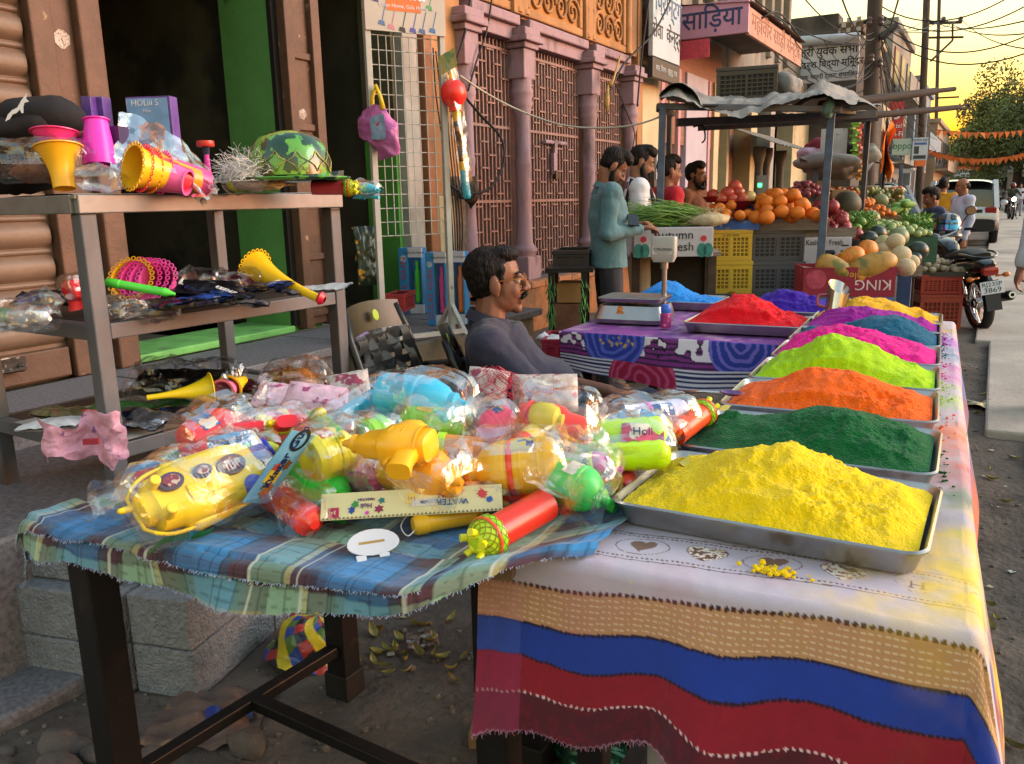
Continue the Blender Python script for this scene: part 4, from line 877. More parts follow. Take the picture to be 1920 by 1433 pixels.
    if wrap:
        hh=r*(1.25 if kind not in('pistol',) else 1.5)*wr
        P('wrapper',pillow(Lh*wlen,r*1.2*wr,hh*.86,seed*7.3+1,.005+r*.07),clear if wrap is True else wrap,e,smooth=False,rec=False,loc=(0,0,r*.1))
    return e
toy('red bottle tank gun in clear bag at back left of the toy heap','tank',(345,850,.86),(465,785,.90),.062,'#f0323c','#d82030',seed=1)
toy('long red gun with yellow nozzle in clear bag beside the red tank','tank',(590,808,.88),(425,822,.88),.044,'#ee2b3a','#e8d020',seed=2,roll=2.2)
toy('big yellow bodied gun with round badges in clear bag at the front left','robot',(252,966,.835),(488,870,.86),.066,'#f0d020',roll=R(48),seed=3,wr=1.08)
toy('thin red gun lying behind the big yellow one','tube',(262,905,.82),(440,862,.85),.024,'#e83038','#d02430',seed=4,wr=1.4)
toy('green ribbed pump with yellow tip','ribbed',(395,862,.87),(525,838,.88),.026,'#3fd052','#d8e038',seed=5,wr=1.3)
toy('pale yellow round tank in clear bag left of the unwrapped gun','tank',(570,868,.87),(672,832,.88),.056,'#e2d628',seed=6)
toy('unwrapped orange yellow gun lying on top of the heap','pistol',(812,838,.93),(668,835,.92),.056,'#fab616',wrap=False,roll=R(80))
toy('bright green bottle gun beside the blue card','tank',(560,898,.80),(655,945,.80),.052,'#2fd23a',wrap=False,seed=7)
toy('red grip end of a bagged gun at the front edge','tube',(510,925,.79),(592,985,.785),.034,'#f03428','#e83a30',seed=8,wr=1.25)
toy('magenta gun in clear bag behind the white card','tank',(650,885,.82),(738,898,.83),.045,'#c8388f',seed=9)
toy('amber yellow gun in clear bag above the white card','tank',(725,870,.85),(865,905,.85),.056,'#f6ad24',seed=10)
toy('large yellow gun with red front end in clear bag at heap centre','tank',(1058,868,.86),(865,885,.84),.060,'#f7c01c','#f0401f',seed=11)
toy('red and yellow tube sprayer with netted lime nozzle at the front right','net',(985,968,.80),(888,1022,.79),.034,'#d8321f',wrap=False,name='tube_sprayer',cat='water sprayer')
toy('emerald green gun in clear bag by the yellow powder tray','tank',(1035,890,.84),(1140,940,.81),.048,'#34cf4c',seed=12,roll=1)
toy('twin tank neon lime gun in clear bag by the green powder','twin',(1120,836,.86),(1258,828,.87),.034,'#c6f51a',seed=13,roll=R(35),wr=1.5)
toy('red and mustard gun in shiny clear bag behind heap centre','pistol',(975,782,.90),(1120,812,.88),.062,'#e8321f','#d0c030',seed=14,roll=R(60))
toy('coral pink gun in clear bag behind the yellow one','tank',(968,785,.90),(890,822,.87),.046,'#f2486a',seed=15)
toy('sky blue gun in clear bag topmost at the back of the heap','tank',(705,738,.94),(872,758,.93),.056,'#2db4de',seed=16)
toy('slim cyan gun leaning at back left of the sky blue one','tube',(612,800,.89),(715,738,.93),.024,'#2fb2d8','#36b8de',seed=17,wr=1.5)
toy('orange stick shaped gun under the slim cyan one','tube',(640,815,.88),(760,762,.90),.016,'#f06a2a',seed=18,wr=1.5)
toy('olive green gun in clear bag under the sky blue one','tank',(755,782,.90),(880,818,.87),.048,'#86c22c',seed=19)
toy('small lime gun end in clear bag left of the olive green one','tank',(680,822,.88),(742,800,.89),.042,'#8fd83a',seed=20)
toy('white and pink gun in silvery clear bag at the back right','tank',(1290,775,.855),(1130,796,.855),.042,'#cfcbe4','#e878c8',seed=21,wr=1.3)
toy('orange tube sprayer with tan netted end behind the green tray','net',(1285,800,.84),(1330,765,.86),.030,'#e8552a',wrap=False,name='tube_sprayer',cat='water sprayer')
toy('orange printed tube with lime cap behind the amber gun','tube',(820,838,.87),(915,848,.86),.032,'#d88a3a','#b8e820',seed=22,wrap=False,name='tube_sprayer',cat='water sprayer')
toy('flat brown, green and red printed sprayer beside the yellow tray','tube',(1165,915,.79),(1240,862,.79),.026,'#7a4a3a','#b8302a',wrap=False,name='tube_sprayer',cat='water sprayer')
toy('plain red tube under the neon lime gun','tube',(1095,905,.80),(1215,868,.80),.03,'#d83a2a',wrap=False,name='tube_sprayer',cat='water sprayer')
toy('red tube showing between the yellow and emerald guns','tube',(900,925,.79),(1010,905,.79),.034,'#c8281e','#d84a20',wrap=False,name='tube_sprayer',cat='water sprayer')
toy('yellow tube lying flat under the white card','tube',(780,985,.775),(905,962,.775),.02,'#d8a818',wrap=False,name='tube_sprayer',cat='water sprayer')
toy('dark green gun under the bagged red tank','tank',(300,880,.79),(400,845,.79),.04,'#1f7a34',seed=24)
toy('orange gun under the pale yellow tank','tank',(560,880,.80),(680,872,.80),.04,'#f08a20',seed=25,wrap=False)
toy('pink gun end under the olive green one','tube',(640,845,.83),(780,835,.83),.035,'#e04a9a',seed=26,wrap=False)
toy('blue gun under the coral pink one','tube',(860,845,.82),(1000,850,.82),.038,'#3a60c8',seed=27,wrap=False)

_rs=random.Random(21)
for i,(x,y,z,an,LL,r,c1,c2,k,lb) in enumerate(((330,905,.80,30,75,.028,'#e8b82a','#d83a2a','tank','small yellow gun tucked left of the big yellow one'),(455,905,.83,-20,70,.026,'#2a4ac0','#e0d030','tube','small blue pump by the blue card'),(530,790,.90,10,80,.030,'#e84a8a','#f0d83a','tank','small pink gun behind the pale yellow tank'),(610,800,.90,-30,70,.026,'#4ac04a','#e8e040','pistol','small green pistol behind the pale yellow tank'),(700,900,.80,20,80,.028,'#f07a2a','#3a6ad0','pistol','small orange pistol behind the white card'),(850,785,.90,15,80,.030,'#3ab0a0','#e8d83a','tank','small teal gun under the sky blue one'),(930,855,.85,-10,70,.026,'#e83a2a','#d8d8d8','pistol','small red pistol behind the amber gun'),(1000,815,.88,40,70,.026,'#e8d020','#d0402a','tube','small yellow pump beside the coral pink gun'),(1085,830,.86,-25,80,.028,'#e8582a','#c8f020','pistol','small orange pistol left of the neon lime gun'),(1110,870,.83,10,80,.026,'#d83ab0','#e8e040','tank','small magenta gun above the emerald one'),(1200,790,.87,5,90,.028,'#4a9ad8','#e0e0e8','tank','small pale blue gun in front of the white and pink one'),(1250,800,.86,-20,60,.024,'#d84a2a','#e8c02a','tube','small red pump behind the neon lime gun'),(590,930,.79,-40,60,.024,'#e8d83a','#e04a2a','pistol','small yellow pistol beside the bright green gun'),(870,925,.80,0,70,.026,'#e8702a','#3a4ac0','tube','small orange pump behind the white card right end'),(480,800,.90,25,60,.026,'#c8283a','#e8d83a','pistol','small crimson pistol at the back left of the heap'),(760,735,.90,15,70,.026,'#d8a03a','#3a8a4a','tank','small tan gun behind the sky blue one'))):
    dx=LL*.5*math.cos(R(an)); dy=LL*.5*math.sin(R(an)); toy(lb,k,(x-dx,y+dy,z),(x+dx,y-dy,z+_rs.uniform(-.01,.02)),r,c1,c2,wrap=i%3!=1,seed=40+i,roll=_rs.uniform(-1.2,1.2))
for i,(x,y,z,rx,rz_,c) in enumerate(((430,830,.90,.9,.6,'#4a8ac0'),(1060,845,.88,.7,-.2,'#c0c4cc'),(1205,812,.89,.9,.4,'#c84a6a'))):
    t_=E('header_card','printed header card stapled to a toy bag, %s'%('by the red tank','above the emerald gun','behind the neon lime gun','by the pale yellow tank')[i],'card',pz(x,y,z),0,None,(rx,.1*i-.2,rz_)); P('board',disp(MB().grid(10,6,lambda a,b:((a-.5)*.085,(b-.5)*.040,.006*math.sin(a*5))),.003,20),M('header_'+c.strip('#'),c,.4,var=.35,scale=40,p2=('#e0dcd0',30,.56,.04)),t_,smooth=True); text(('Water','Fun','Holi')[i],ink('ink_navy','#1d2a60'),t_,.024,frame((0,0,.008),(1,0,0),(0,1,0)))
# cards
cream_c=M('card_cream','#dcd7a6',.45,var=.04,scale=4)
def card(label,pts,mat,nm='toy_card',curve=.0,n=16,cat='card'):
    """pts: four world corners (bl, br, tr, tl) -> thin slightly bowed card"""
    bl,br,tr,tl=[V(p) for p in pts]; x=(br-bl); y=(tl-bl); N=x.cross(y).normalized()
    o=(bl+br+tr+tl)/4; m=frame(o,x,y); w=x.length/2; h=y.length/2
    e=E(nm,label,cat); e.matrix_world=m
    P('board',MB().grid(n,4,lambda a,b:((2*a-1)*w,(2*b-1)*h,curve*(1-(2*a-1)**2))),mat,e,smooth=True)
    P('board_back',MB().grid(n,4,lambda a,b:((2*a-1)*w,(2*b-1)*h,curve*(1-(2*a-1)**2)-.0012)),M('card_back','#c9c4b4',.7),e,smooth=True)
    return e,w,h
e,w,h=card('cream water gun card lying upside down at the front of the heap',(pz(595,977,.790),pz(938,957,.800),pz(946,908,.835),pz(606,927,.830)),cream_c)
UP=lambda x,y,z=.0012:frame((x,y,z),(-1,0,0),(0,-1,0))
text('WATER',ink('ink_blue','#2b56a0'),e,h*.62,UP(w*.45,h*-.1),sx=1.1); text('GUN',ink('ink_red','#b8283a'),e,h*.6,UP(w*.40,h*.42),sx=1.1)
text('Holi',ink('ink_purple','#6a2a80'),e,h*.5,UP(-w*.50,-h*.05)); text('MAIN FUN',ink('ink_purple','#6a2a80'),e,h*.26,UP(-w*.50,h*.42))
P('tag',MB().bb((-w*.06,-h*.1,.0),(w*.06,h*.7,.0016)),ink('tag_yellow','#e8cf2a'),e); text('1+1',ink('ink_red','#b8283a'),e,h*.4,UP(-w*.0,h*.3,.002))
P('age_mark',MB().bb((-w*.92,-h*.85,0),(-w*.80,-h*.1,.0014)),ink('ink_crimson','#a82a50'),e); text('3+',ink('card_cream2','#e8e2c0'),e,h*.4,UP(-w*.86,-h*.45,.002))
P('price_slip',MB().bb((w*.0,-h*.35,.001),(w*.26,h*.2,.0022)),M('slip_white','#d8d6d8',.7),e); text('~100',ink('ink_grey','#5a5a6a'),e,h*.28,UP(w*.14,-h*.05,.0028))
zg=MB()
for k in range(44): x=-w*.97+k*w*1.94/43; zg.add([(x-.003,-h*.97,.0012),(x+.003,-h*.97,.0012),(x,-h*.78,.0012)],[(0,1,2)])
tag(P('print_edge',zg,M('ink_mix','#5a7a5a',.5,col2='#9a6a3a',scale=90),e),kind='stuff')
def splash(par,x,y,r,c,n=9,z=.0013,seed=0):
    pts=[]; rr=random.Random(seed)
    for k in range(n*2): a=TAU*k/(n*2); q=r*(1 if k%2 else .62)*rr.uniform(.8,1.15); pts.append((x+q*math.cos(a),y+q*math.sin(a),z))
    P('print',MB().add(pts,[tuple(range(n*2))]),ink('ink_'+c.strip('#'),c),par)
splash(e,w*.78,h*.35,h*.42,'#c8404a',seed=2); splash(e,w*.86,-.1*h,h*.3,'#2f62b0',seed=3); splash(e,-w*.62,h*.1,h*.34,'#3a8a4a',5,seed=4); splash(e,-w*.66,-h*.35,h*.3,'#2f4aa0',6,seed=5); splash(e,-w*.36,-h*.35,h*.36,'#8a2a50',6,seed=6); splash(e,-w*.33,h*.25,h*.3,'#2f7a7a',5,seed=7); splash(e,-w*.49,-h*.6,h*.2,'#c84ab0',7,seed=8)
e,w,h=card('narrow sky blue toy card standing across the heap',(pz(452,946,.83),pz(500,948,.80),pz(584,806,.93),pz(556,812,.95)),M('card_blue','#5aa5d8',.4,var=.12,scale=14,col2='#86c0e0'),curve=.0)
VT=lambda x,y,z=.0014:frame((x,y,z),(.0,1,0),(-1,0,0))
text('Water Gun',ink('ink_navy','#1d2a60'),e,w*.75,VT(-w*.1,h*.30)); P('tag',MB().bb((-w*.55,-h*.42,0),(w*.35,h*-.08,.0014)),ink('tag_yellow','#e8cf2a'),e); text('Kittu',ink('ink_navy','#1d2a60'),e,w*.6,VT(-w*.1,-h*.25,.002))
P('hang_hole',MB().lathe([(w*.45,0),(w*.62,0)],16,Matrix.Translation((w*.1,h*.8,.0015))),ink('ink_black','#151518'),e)
splash(e,w*.1,-h*.62,w*.5,'#a06a3a',6,seed=11); splash(e,-w*.3,h*.02,w*.3,'#c84a30',6,seed=12); splash(e,w*.4,h*.1,w*.35,'#7a4a2a',5,seed=13)
e,w,h=card('sandy printed card tip at the far left of the heap',(pz(215,935,.765),pz(275,930,.78),pz(285,878,.82),pz(238,866,.82)),M('card_sand','#c9a878',.5,var=.2,scale=30,p2=('#5a9ad0',12,.5,.05)),curve=.004)
# white hang tag draped over the front edge
t=E('hang_tag','white die cut plastic tag lying over the front edge of the plaid cloth','tag'); 
c=pz(700,1020,.772); ax=(pz(745,1012,.772)-pz(660,1025,.772)).normalized(); t.matrix_world=frame(c,ax,V((-ax.y,ax.x,0)))
def ring(a,b,n=22): return [(a*math.cos(TAU*k/n),b*math.sin(TAU*k/n)*(1 if math.sin(TAU*k/n)>0 else .8),0) for k in range(n)]
wp=M('tag_white','#cdd0d8',.35,var=.04); t.matrix_world=frame(c,ax,V((-ax.y*.8,ax.x*.8,.55))); P('plate',MB().prism(ring(.046,.030),(0,0,.0025)),wp,t,bevel=.001)
for x in (-.024,.016): P('leg',MB().prism([(x-.010,-.020,0),(x+.008,-.022,0),(x+.006,-.062,0),(x,-.070,0),(x-.008,-.064,0)],(0,0,.0025)),wp,t,bevel=.001)
P('slot',MB().bb((-.025,.0,.0026),(.02,.005,.003)),M('tag_gold','#a88a4a',.5),t)
T('string_loop','white thread loop hanging from the water gun card','thread',MB().tube(catmull([pz(772,958,.79),pz(752,985,.775),pz(765,1005,.77),pz(782,985,.772),pz(776,962,.79)],8),.0013,5),M('thread_white','#c9cad0',.8),smooth=True)
# printed snack-like pouches and the red net
pap=M('pouch_white','#b3aaa4',.3,var=.25,scale=60,p2=('#8a3a52',26,.57,.04),bump=.2,bscale=40)
pap2=M('pouch_pink','#d6b0c0',.35,var=.1,scale=20,p2=('#a04a78',34,.57,.04),bump=.2,bscale=40)
def pouch(label,pos,rot,w,h,t,mat,seed=0,name='pouch',cat='pouch',group=None,amp=.006,parent=None,strip=True,words=None):
    def fn(sg): 
        def f(a,b):
            x=(2*a-1);y=(2*b-1); k=max(0,(1-x**4))*max(0,(1-y**4)); q=V((x*w,y*h,seed))
            z=sg*t*k**.6+amp*(.8*noise.noise(q*22+V((seed,0,0)))+ .9*(.3-abs(noise.noise(q*35+V((0,seed,0))))))
            return (x*w*(1-.05*k),y*h*(1-.04*k),z+(.002*sg if k<.02 else 0))
        return f
    e=E(name,label,cat,pos,0,group,rot)
    P('body',MB().grid(26,22,fn(1)).grid(26,22,fn(-1)),mat,e,smooth=True,rec=False)
    if words: text(words[0],words[1],e,h*.5,frame((0,0,t+.004),(1,0,0),(0,1,0)))
    return e
pouch('white printed pouch standing in the red net behind the heap',pz(912,738,.92),(R(60),R(8),R(25)),.048,.06,.02,pap,1)
pouch('white printed pouch with scalloped edge right of the red net',pz(1022,737,.92),(R(60),0,R(28)),.075,.045,.02,pap,2,words=('Classic',ink('ink_red','#b8283a')))
pouch('white printed pouch lying below the red net',pz(905,772,.89),(R(35),R(-20),R(40)),.06,.06,.02,pap,3)
pouch('pink printed pouch behind the slim cyan gun',pz(590,757,.86),(R(40),R(6),R(20)),.085,.06,.025,pap2,4)
pouch('white printed pouch at the back left behind the pink pouch',pz(655,735,.88),(R(45),R(-10),R(35)),.055,.06,.02,pap,5)
pouch('pink pouch under clear film left of the orange wig',pz(530,745,.83),(R(30),R(6),R(20)),.08,.05,.02,pap2,6)
T('clear_bag','empty crumpled clear bag at the back left corner of the heap','bag',pillow(.09,.06,.03,55,.012),clear,smooth=False,loc=pz(540,735,.87),rot=(.2,.1,.5))
T('clear_bag','puffy clear bag with torn neck at the heap front right','bag',pillow(.085,.06,.04,57,.012),clear,smooth=False,loc=pz(1075,870,.88),rot=(.3,.2,.2))
T('clear_bag','wide glossy clear bag between neon lime and white guns','bag',pillow(.12,.07,.03,59,.012),clear,smooth=False,loc=pz(1160,805,.87),rot=(.1,.1,.4))
T('clear_bag','loose clear film around the front left gun tail','bag',pillow(.07,.08,.03,61,.014),clear,smooth=False,loc=pz(235,935,.80),rot=(.1,-.1,.9))
net=MB(); c=pz(925,735,.92)
for d in (-1,1):
    for k in range(34):
        net.tube([c+V((.085*math.sin(PI*t*.9+.1)*math.cos(TAU*k/34+d*t*2.4)*(1+.15*math.sin(k)),.06*math.sin(PI*t*.9+.1)*math.sin(TAU*k/34+d*t*2.4),-.05+.10*t+.01*math.sin(k*1.7+t*4))) for t in [q/12 for q in range(13)]],.0008,3)
T('net_bag','red plastic net bag bulging round the white pouches','net bag',net,plast('#b01f3a'))
# ================= steel rack and its goods =================
rk=M('rack_steel','#585b60',.5,.1,var=.25,scale=6,bump=.05,bscale=30,p2=('#4e4038',5,.58,.15),stretch=(1,1,.5))
RK=E('display_rack','three shelf rack of square steel tube holding horns and pouches','rack',(-2.16,1.42,0),R(-3.5))
RKM=Matrix.Translation((-2.16,1.42,0))@Matrix.Rotation(R(-3.5)-R(0),4,'Z')
RL,RW=.93,.66      # length along the street, depth
def rw(a,b,z): return Matrix.Translation((-2.16,1.42,0))@Matrix.Rotation(R(-3.5),4,'Z')@V((-b,a,z))
# near corner stands at local 0,0; +y along street, -x towards the shops
for (x,y) in ((0,0),(0,RL),(-RW,0),(-RW,RL)):
    P('leg',MB().bb((x-.024,y-.024,.0 if x==0 else .42),(x+.024,y+.024,1.345)),rk,RK,bevel=.004)
for z,nm in ((1.37,'top'),(1.02,'mid'),(.67,'low')):
    if nm=='top':
        P('shelf',MB().bb((-RW-.03,-.035,1.385),(.03,RL+.03,1.395)),M('shelf_ply','#8d8270',.7,.2),RK)
        for (a,b) in (((.01,-.03,1.345),(.035,RL+.03,1.395)),((-RW-.03,-.04,1.345),(.01,-.012,1.395)),((-RW-.03,RL,1.345),(.01,RL+.028,1.395))): P('edge_rail',MB().bb(a,b),M('rail_pale','#7b7b7a',.45,.3,var=.3,scale=4,p2=('#5d5750',4,.55,.2)),RK,bevel=.003)
    else:
        for (a,b) in (((-.02,.025,z-.025),(.02,RL-.025,z+.02)),((-RW+.025,-.02,z-.025),(-.025,.02,z+.02)),((-RW+.025,RL-.02,z-.025),(-.025,RL+.02,z+.02)),((-RW-.02,.025,z-.025),(-RW+.02,RL-.025,z+.02))): P('edge_rail',MB().bb(a,b),rk,RK,bevel=.003)
        P('shelf',MB().bb((-RW+.02,.02,z+.0),(-.02,RL-.02,z+.022)),M('shelf_dark','#2c2a29',.6,var=.3),RK)
ZT,ZM,ZL=1.398,1.045,.695
def news(label,a0,a1,b0,b1,z,seed=0,nm='newspaper'):
    T(nm,label,'newspaper',MB().grid(20,12,lambda u,v:rw(a0+(a1-a0)*u,b0+(b1-b0)*v,z+.003*fbm((u*4,v*4,seed),1.5,seed)-.02*max(0,-(b0+(b1-b0)*v))*3)),M('newsprint','#a5a29c',.85,var=.12,scale=90,stretch=(1,.2,1)),smooth=True)
news('newspaper sheet lining the top shelf with torn corner',-.03,.9,-.035,.45,ZT,1); news('newspaper lining the lowest shelf, near end hanging out',-.03,.85,-.02,.5,ZL+.004,2)
T('newspaper','pale paper sheet corner sticking out under the top shelf far end','newspaper',MB().grid(8,6,lambda u,v:rw(.55+.44*u,-.04+.3*v,1.342-.004*u)),M('newsprint','#a5a29c',.85))
# helper: place by pixel at a shelf depth
def at(px,py,d):
    if py<365 and d<2.45: d+=.27
    elif 365<=py<640 and d<2.3: d+=.2
    elif py>=640 and d<2.45: d+=.12
    return pd(px,py,d)
def horn(label,a,b,r0,r1,col,name='horn',cat='toy horn',scal=False,inner=None,group='plastic horns on the rack',cup=False,thick=.0015):
    r0*=1.1; r1*=1.1; p0,p1=V(a),V(b); L=(p1-p0).length; m=axisM(p0,p1); e=E(name,label,cat,group=group); e.matrix_world=m
    pr=[]
    for i in range(15):
        t=i/14; k=(t**2.6) if not cup else t**1.2; pr.append((r0+(r1-r0)*k,(t-.5)*L))
    pr2=[(max(.001,r-thick),z) for r,z in pr][::-1]
    P('body',MB().lathe(pr+pr2,28,RY),plast(col),e,smooth='auto')
    if scal:
        s=MB()
        for k in range(24): an=TAU*k/24; s.lathe([(.0045,-.001),(.0075,-.001),(.0075,.001),(.0045,.001)],8,RY@Matrix.Translation(((r1+.004)*math.cos(an),(r1+.004)*math.sin(an),L/2)))
        tag(P('scalloped_rim',s,plast(col),e,smooth='auto'),kind='stuff')
    else: P('rim',MB().lathe([(r1-.002,L/2-.002),(r1+.006,L/2-.001),(r1+.006,L/2+.002),(r1-.002,L/2+.002)],28,RY),plast(col),e,smooth='auto')
    return e
d0=1.98
# top shelf
horn('yellow flared horn standing on the top shelf front corner',at(121,354,2.02),at(109,278,2.02),.026,.054,'#f2b41c',cup=False)
horn('pink flared horn standing behind the yellow one',at(108,320,2.12),at(104,250,2.12),.026,.056,'#f0388a')
horn('tall magenta cup standing among clear bags',at(188,312,2.15),at(180,226,2.15),.044,.028,'#e838c0',cup=True)
for k,(c,lb) in enumerate((('#f5bd1e','yellow scalloped horn, mouth towards us, first of the nested stack'),('#f0404f','red scalloped horn second in the nested stack'),('#f59a1e','orange scalloped horn third in the nested stack'),('#f2509a','pink scalloped horn last in the nested stack'))):
    a=at(248+k*19,312+k*4,2.02+.03*k); b=at(330+k*19,332+k*4,2.12+.03*k); horn(lb,b,a,.036,.054-.002*k,c,scal=True,cup=True,thick=.002)
horn('pink cup at the end of the nested stack',at(300,328,2.1),at(352,342,2.1),.044,.030,'#f26ab0',cup=True)
cl2=film('clear_bag_film',(1,1,1),.08,.5,.10,18)
def bag(label,pos,rot,L,w,h,seed,mat=None,amp=.010,name='clear_bag',cat='bag',par=None): return T(name,label,cat,pillow(L,w,h,seed,amp),mat or cl2,smooth=False,loc=pos,rot=rot)
bag('clear bag of brown wig at the near left of the top shelf',at(75,300,2.1),(0,0,R(30)),.16,.09,.055,71)
def fluff(label,pos,r,col,n=300,seed=1,ln=.06,name='wig',mat=None,grav=.4,th=.0007):
    rr=random.Random(seed); mb=MB()
    for i in range(n):
        a=rr.uniform(0,TAU); el=rr.uniform(-.2,1.2); d=V((math.cos(a)*math.cos(el)*r[0],math.sin(a)*math.cos(el)*r[1],math.sin(el)*r[2])); p=d.copy(); pts=[p]
        v=V((rr.uniform(-1,1),rr.uniform(-1,1),rr.uniform(-.3,.8)))*.5
        for k in range(5):
            v+=V((rr.uniform(-.6,.6),rr.uniform(-.6,.6),rr.uniform(-.6,.6)-grav*.3)); v.normalize(); p=p+v*ln/5; p=V((p.x,p.y,max(p.z,-r[2]*.3))); pts.append(p)
        mb.tube(pts,th,3,cap=False)
    e=E(name,label,'wig',pos); P('cap',disp(MB().ell((0,0,0),r,16,10),.012,18),mat or M('wig_'+col.strip('#'),col,.7,var=.25,scale=60),e,smooth=True); s=P('strands',mb,mat or M('wig_'+col.strip('#'),col,.7,var=.25,scale=60),e); s['kind']='stuff'; return e
fluff('brown wig packed in the clear bag at the near left of the top shelf',at(80,322,2.12),(.11,.065,.035),'#8a5a3a',220,3,.04)
fluff('white stringy wig beside the green hat',at(470,332,2.55),(.085,.06,.045),'#d8d6d2',800,4,.075)
fluff('yellowish wig tuft under the white wig',at(505,346,2.55),(.06,.03,.015),'#cdb98a',140,5,.06)
# black cap and bag at left
bk=M('black_cloth','#17171a',.85,var=.25,scale=9,bump=.3,bscale=14)
bgk=E('black_bag','black cloth backpack slumped at the left end of the top shelf','bag',at(20,308,2.3),R(20),sc=1.12)
P('body',disp(MB().ell((0,0,.02),(.19,.12,.10),24,14),.028,8,2),bk,bgk,smooth=True); P('flap',disp(MB().ell((.02,-.03,.09),(.16,.10,.05),20,10),.02,10,5),bk,bgk,smooth=True)
cp=E('cap','black cap with white leaping cat emblem lying on the backpack','cap',at(72,222,2.25),R(32),sc=1.15)
P('crown',disp(MB().ell((0,0,0),(.12,.09,.06),22,12),.012,14,3),bk,cp,smooth=True); P('brim',MB().grid(10,4,lambda a,b:(.02+.19*a,-.075+.15*b-.02*a,-.03-.04*a*a-.02*(2*b-1)**2)),bk,cp,smooth=True)
cat=[(-.9,-.7),(-.62,-.28),(-.3,-.05),(.1,.08),(.45,.5),(.95,.95),(.8,.55),(.95,.35),(.62,.3),(.5,.05),(.42,-.35),(.28,-.32),(.25,-.08),(-.05,-.28),(-.3,-.32),(-.55,-.6)]
m=frame((.0,-.101,.012),(1,.1,.15),(-.1,.2,1))
P('emblem',MB().add([m@V((x*.036,y*.038,.004)) for x,y in cat],[tuple(range(len(cat)))]),M('emblem_white','#c9cac8',.6),cp)
# boxes
for k,(x,y,sx,lb) in enumerate(((178,206,.5,'purple boxed toy gun, left of the three upright boxes'),(200,206,.5,'purple boxed toy gun, middle of the three upright boxes'),(262,212,1,'purple boxed toy gun with blue picture front facing us'))):
    b=E('toy_box',lb,'box',at(x,262,2.38+.03*k)-V((0,0,.055)),R(24),'boxed toy guns on the top shelf')
    w=.150 if k==2 else .032
    P('carton',MB().box((w/2-.02 if k==2 else 0,0,.09),(w,.05,.19)),M('box_purple','#4a2f78',.4,var=.3,scale=14,col2='#6a4aa0'),b,bevel=.002)
    if k==2:
        P('front_print',MB().quad((-.018,-.026,.0),(.122,-.026,.0),(.122,-.026,.18),(-.018,-.026,.18)),M('box_blue','#6f9ac8',.35,var=.2,scale=12,p2=('#c8b8a0',14,.6,.1)),b); text('HOLiii S',M('print_white','#d8dce4',.5),b,.027,frame((.045,-.027,.165),(1,0,0),(0,0,1))); text('Max',M('print_white','#d8dce4',.5),b,.015,frame((.05,-.027,.14),(1,0,0),(0,0,1)))
    else: text('oo avnu',M('print_white','#d8dce4',.5),b,.02,frame((-.0,-.026,.09),(0,0,-1),(1,0,0)))
b=E('toy_box','dark printed box lying under silver film behind the nested horns','box',at(215,290,2.22)-V((0,0,.03)),R(20)); P('carton',MB().box((0,0,.05),(.08,.05,.12)),M('box_dark','#3a2a58',.4,var=.4,scale=20),b,bevel=.002); text('oo G max',M('print_white','#d8dce4',.5),b,.022,frame((.0,-.026,.05),(.3,0,-1),(1,0,.3)))
silver=M('silver_film','#b5b2aa',.16,.8,var=.3,scale=12,bump=.5,bscale=14)
T('clear_bag','tall clear film bag leaning across the boxes like a tent','bag',disp(MB().grid(30,24,lambda a,b:at(225+185*a-20*b*(1-a),215+140*a*a*.9+95*b*(1-a)+25*b,2.22-.12*b+.05*math.sin(a*9))),.012,16,3),cl2,smooth=True)
T('foil_sheet','crumpled silver film catching the light over the nested horns','film',disp(MB().grid(26,12,lambda a,b:at(300+110*a-30*b,262+95*a-22*b*(1-a)+30*b,2.16+.03*math.sin(b*7))),.010,26,5),film('silver_clear',(1,.97,.9),.28,.6,.10,30),smooth=True)
T('clear_bag','small empty clear bag in front of the magenta cup','bag',pillow(.06,.05,.03,81,.01),cl2,smooth=True,loc=at(190,335,2.02),rot=(0,0,.6))
pl_=E('toy_plunger','pink stick toy with flat red top leaning by the wig','toy',at(393,350,2.4)); 
u=V((0,0,1)); P('stick',MB().cyl((0,0,-.0),(0,0,.10),.012,.008,12),plast('#f03aa8'),pl_,smooth='auto'); P('collar',MB().cyl((0,0,.10),(0,0,.125),.010,.012,12),plast('#2a2f48'),pl_); P('top',MB().lathe([(0,.124),(.026,.124),(.028,.13),(.026,.142),(0,.143)],16),plast('#c8302a'),pl_,smooth='auto')
T('ball','neon yellow green ball in film on the top shelf','ball',MB().ell((0,0,0),(.034,.03,.025),18,12),plast('#e2f018'),smooth=True,loc=at(444,344,2.3))
T('clear_bag','film wrapped round the neon ball','bag',pillow(.055,.032,.028,82,.006),cl2,smooth=True,loc=at(452,345,2.3),rot=(0,0,.5))
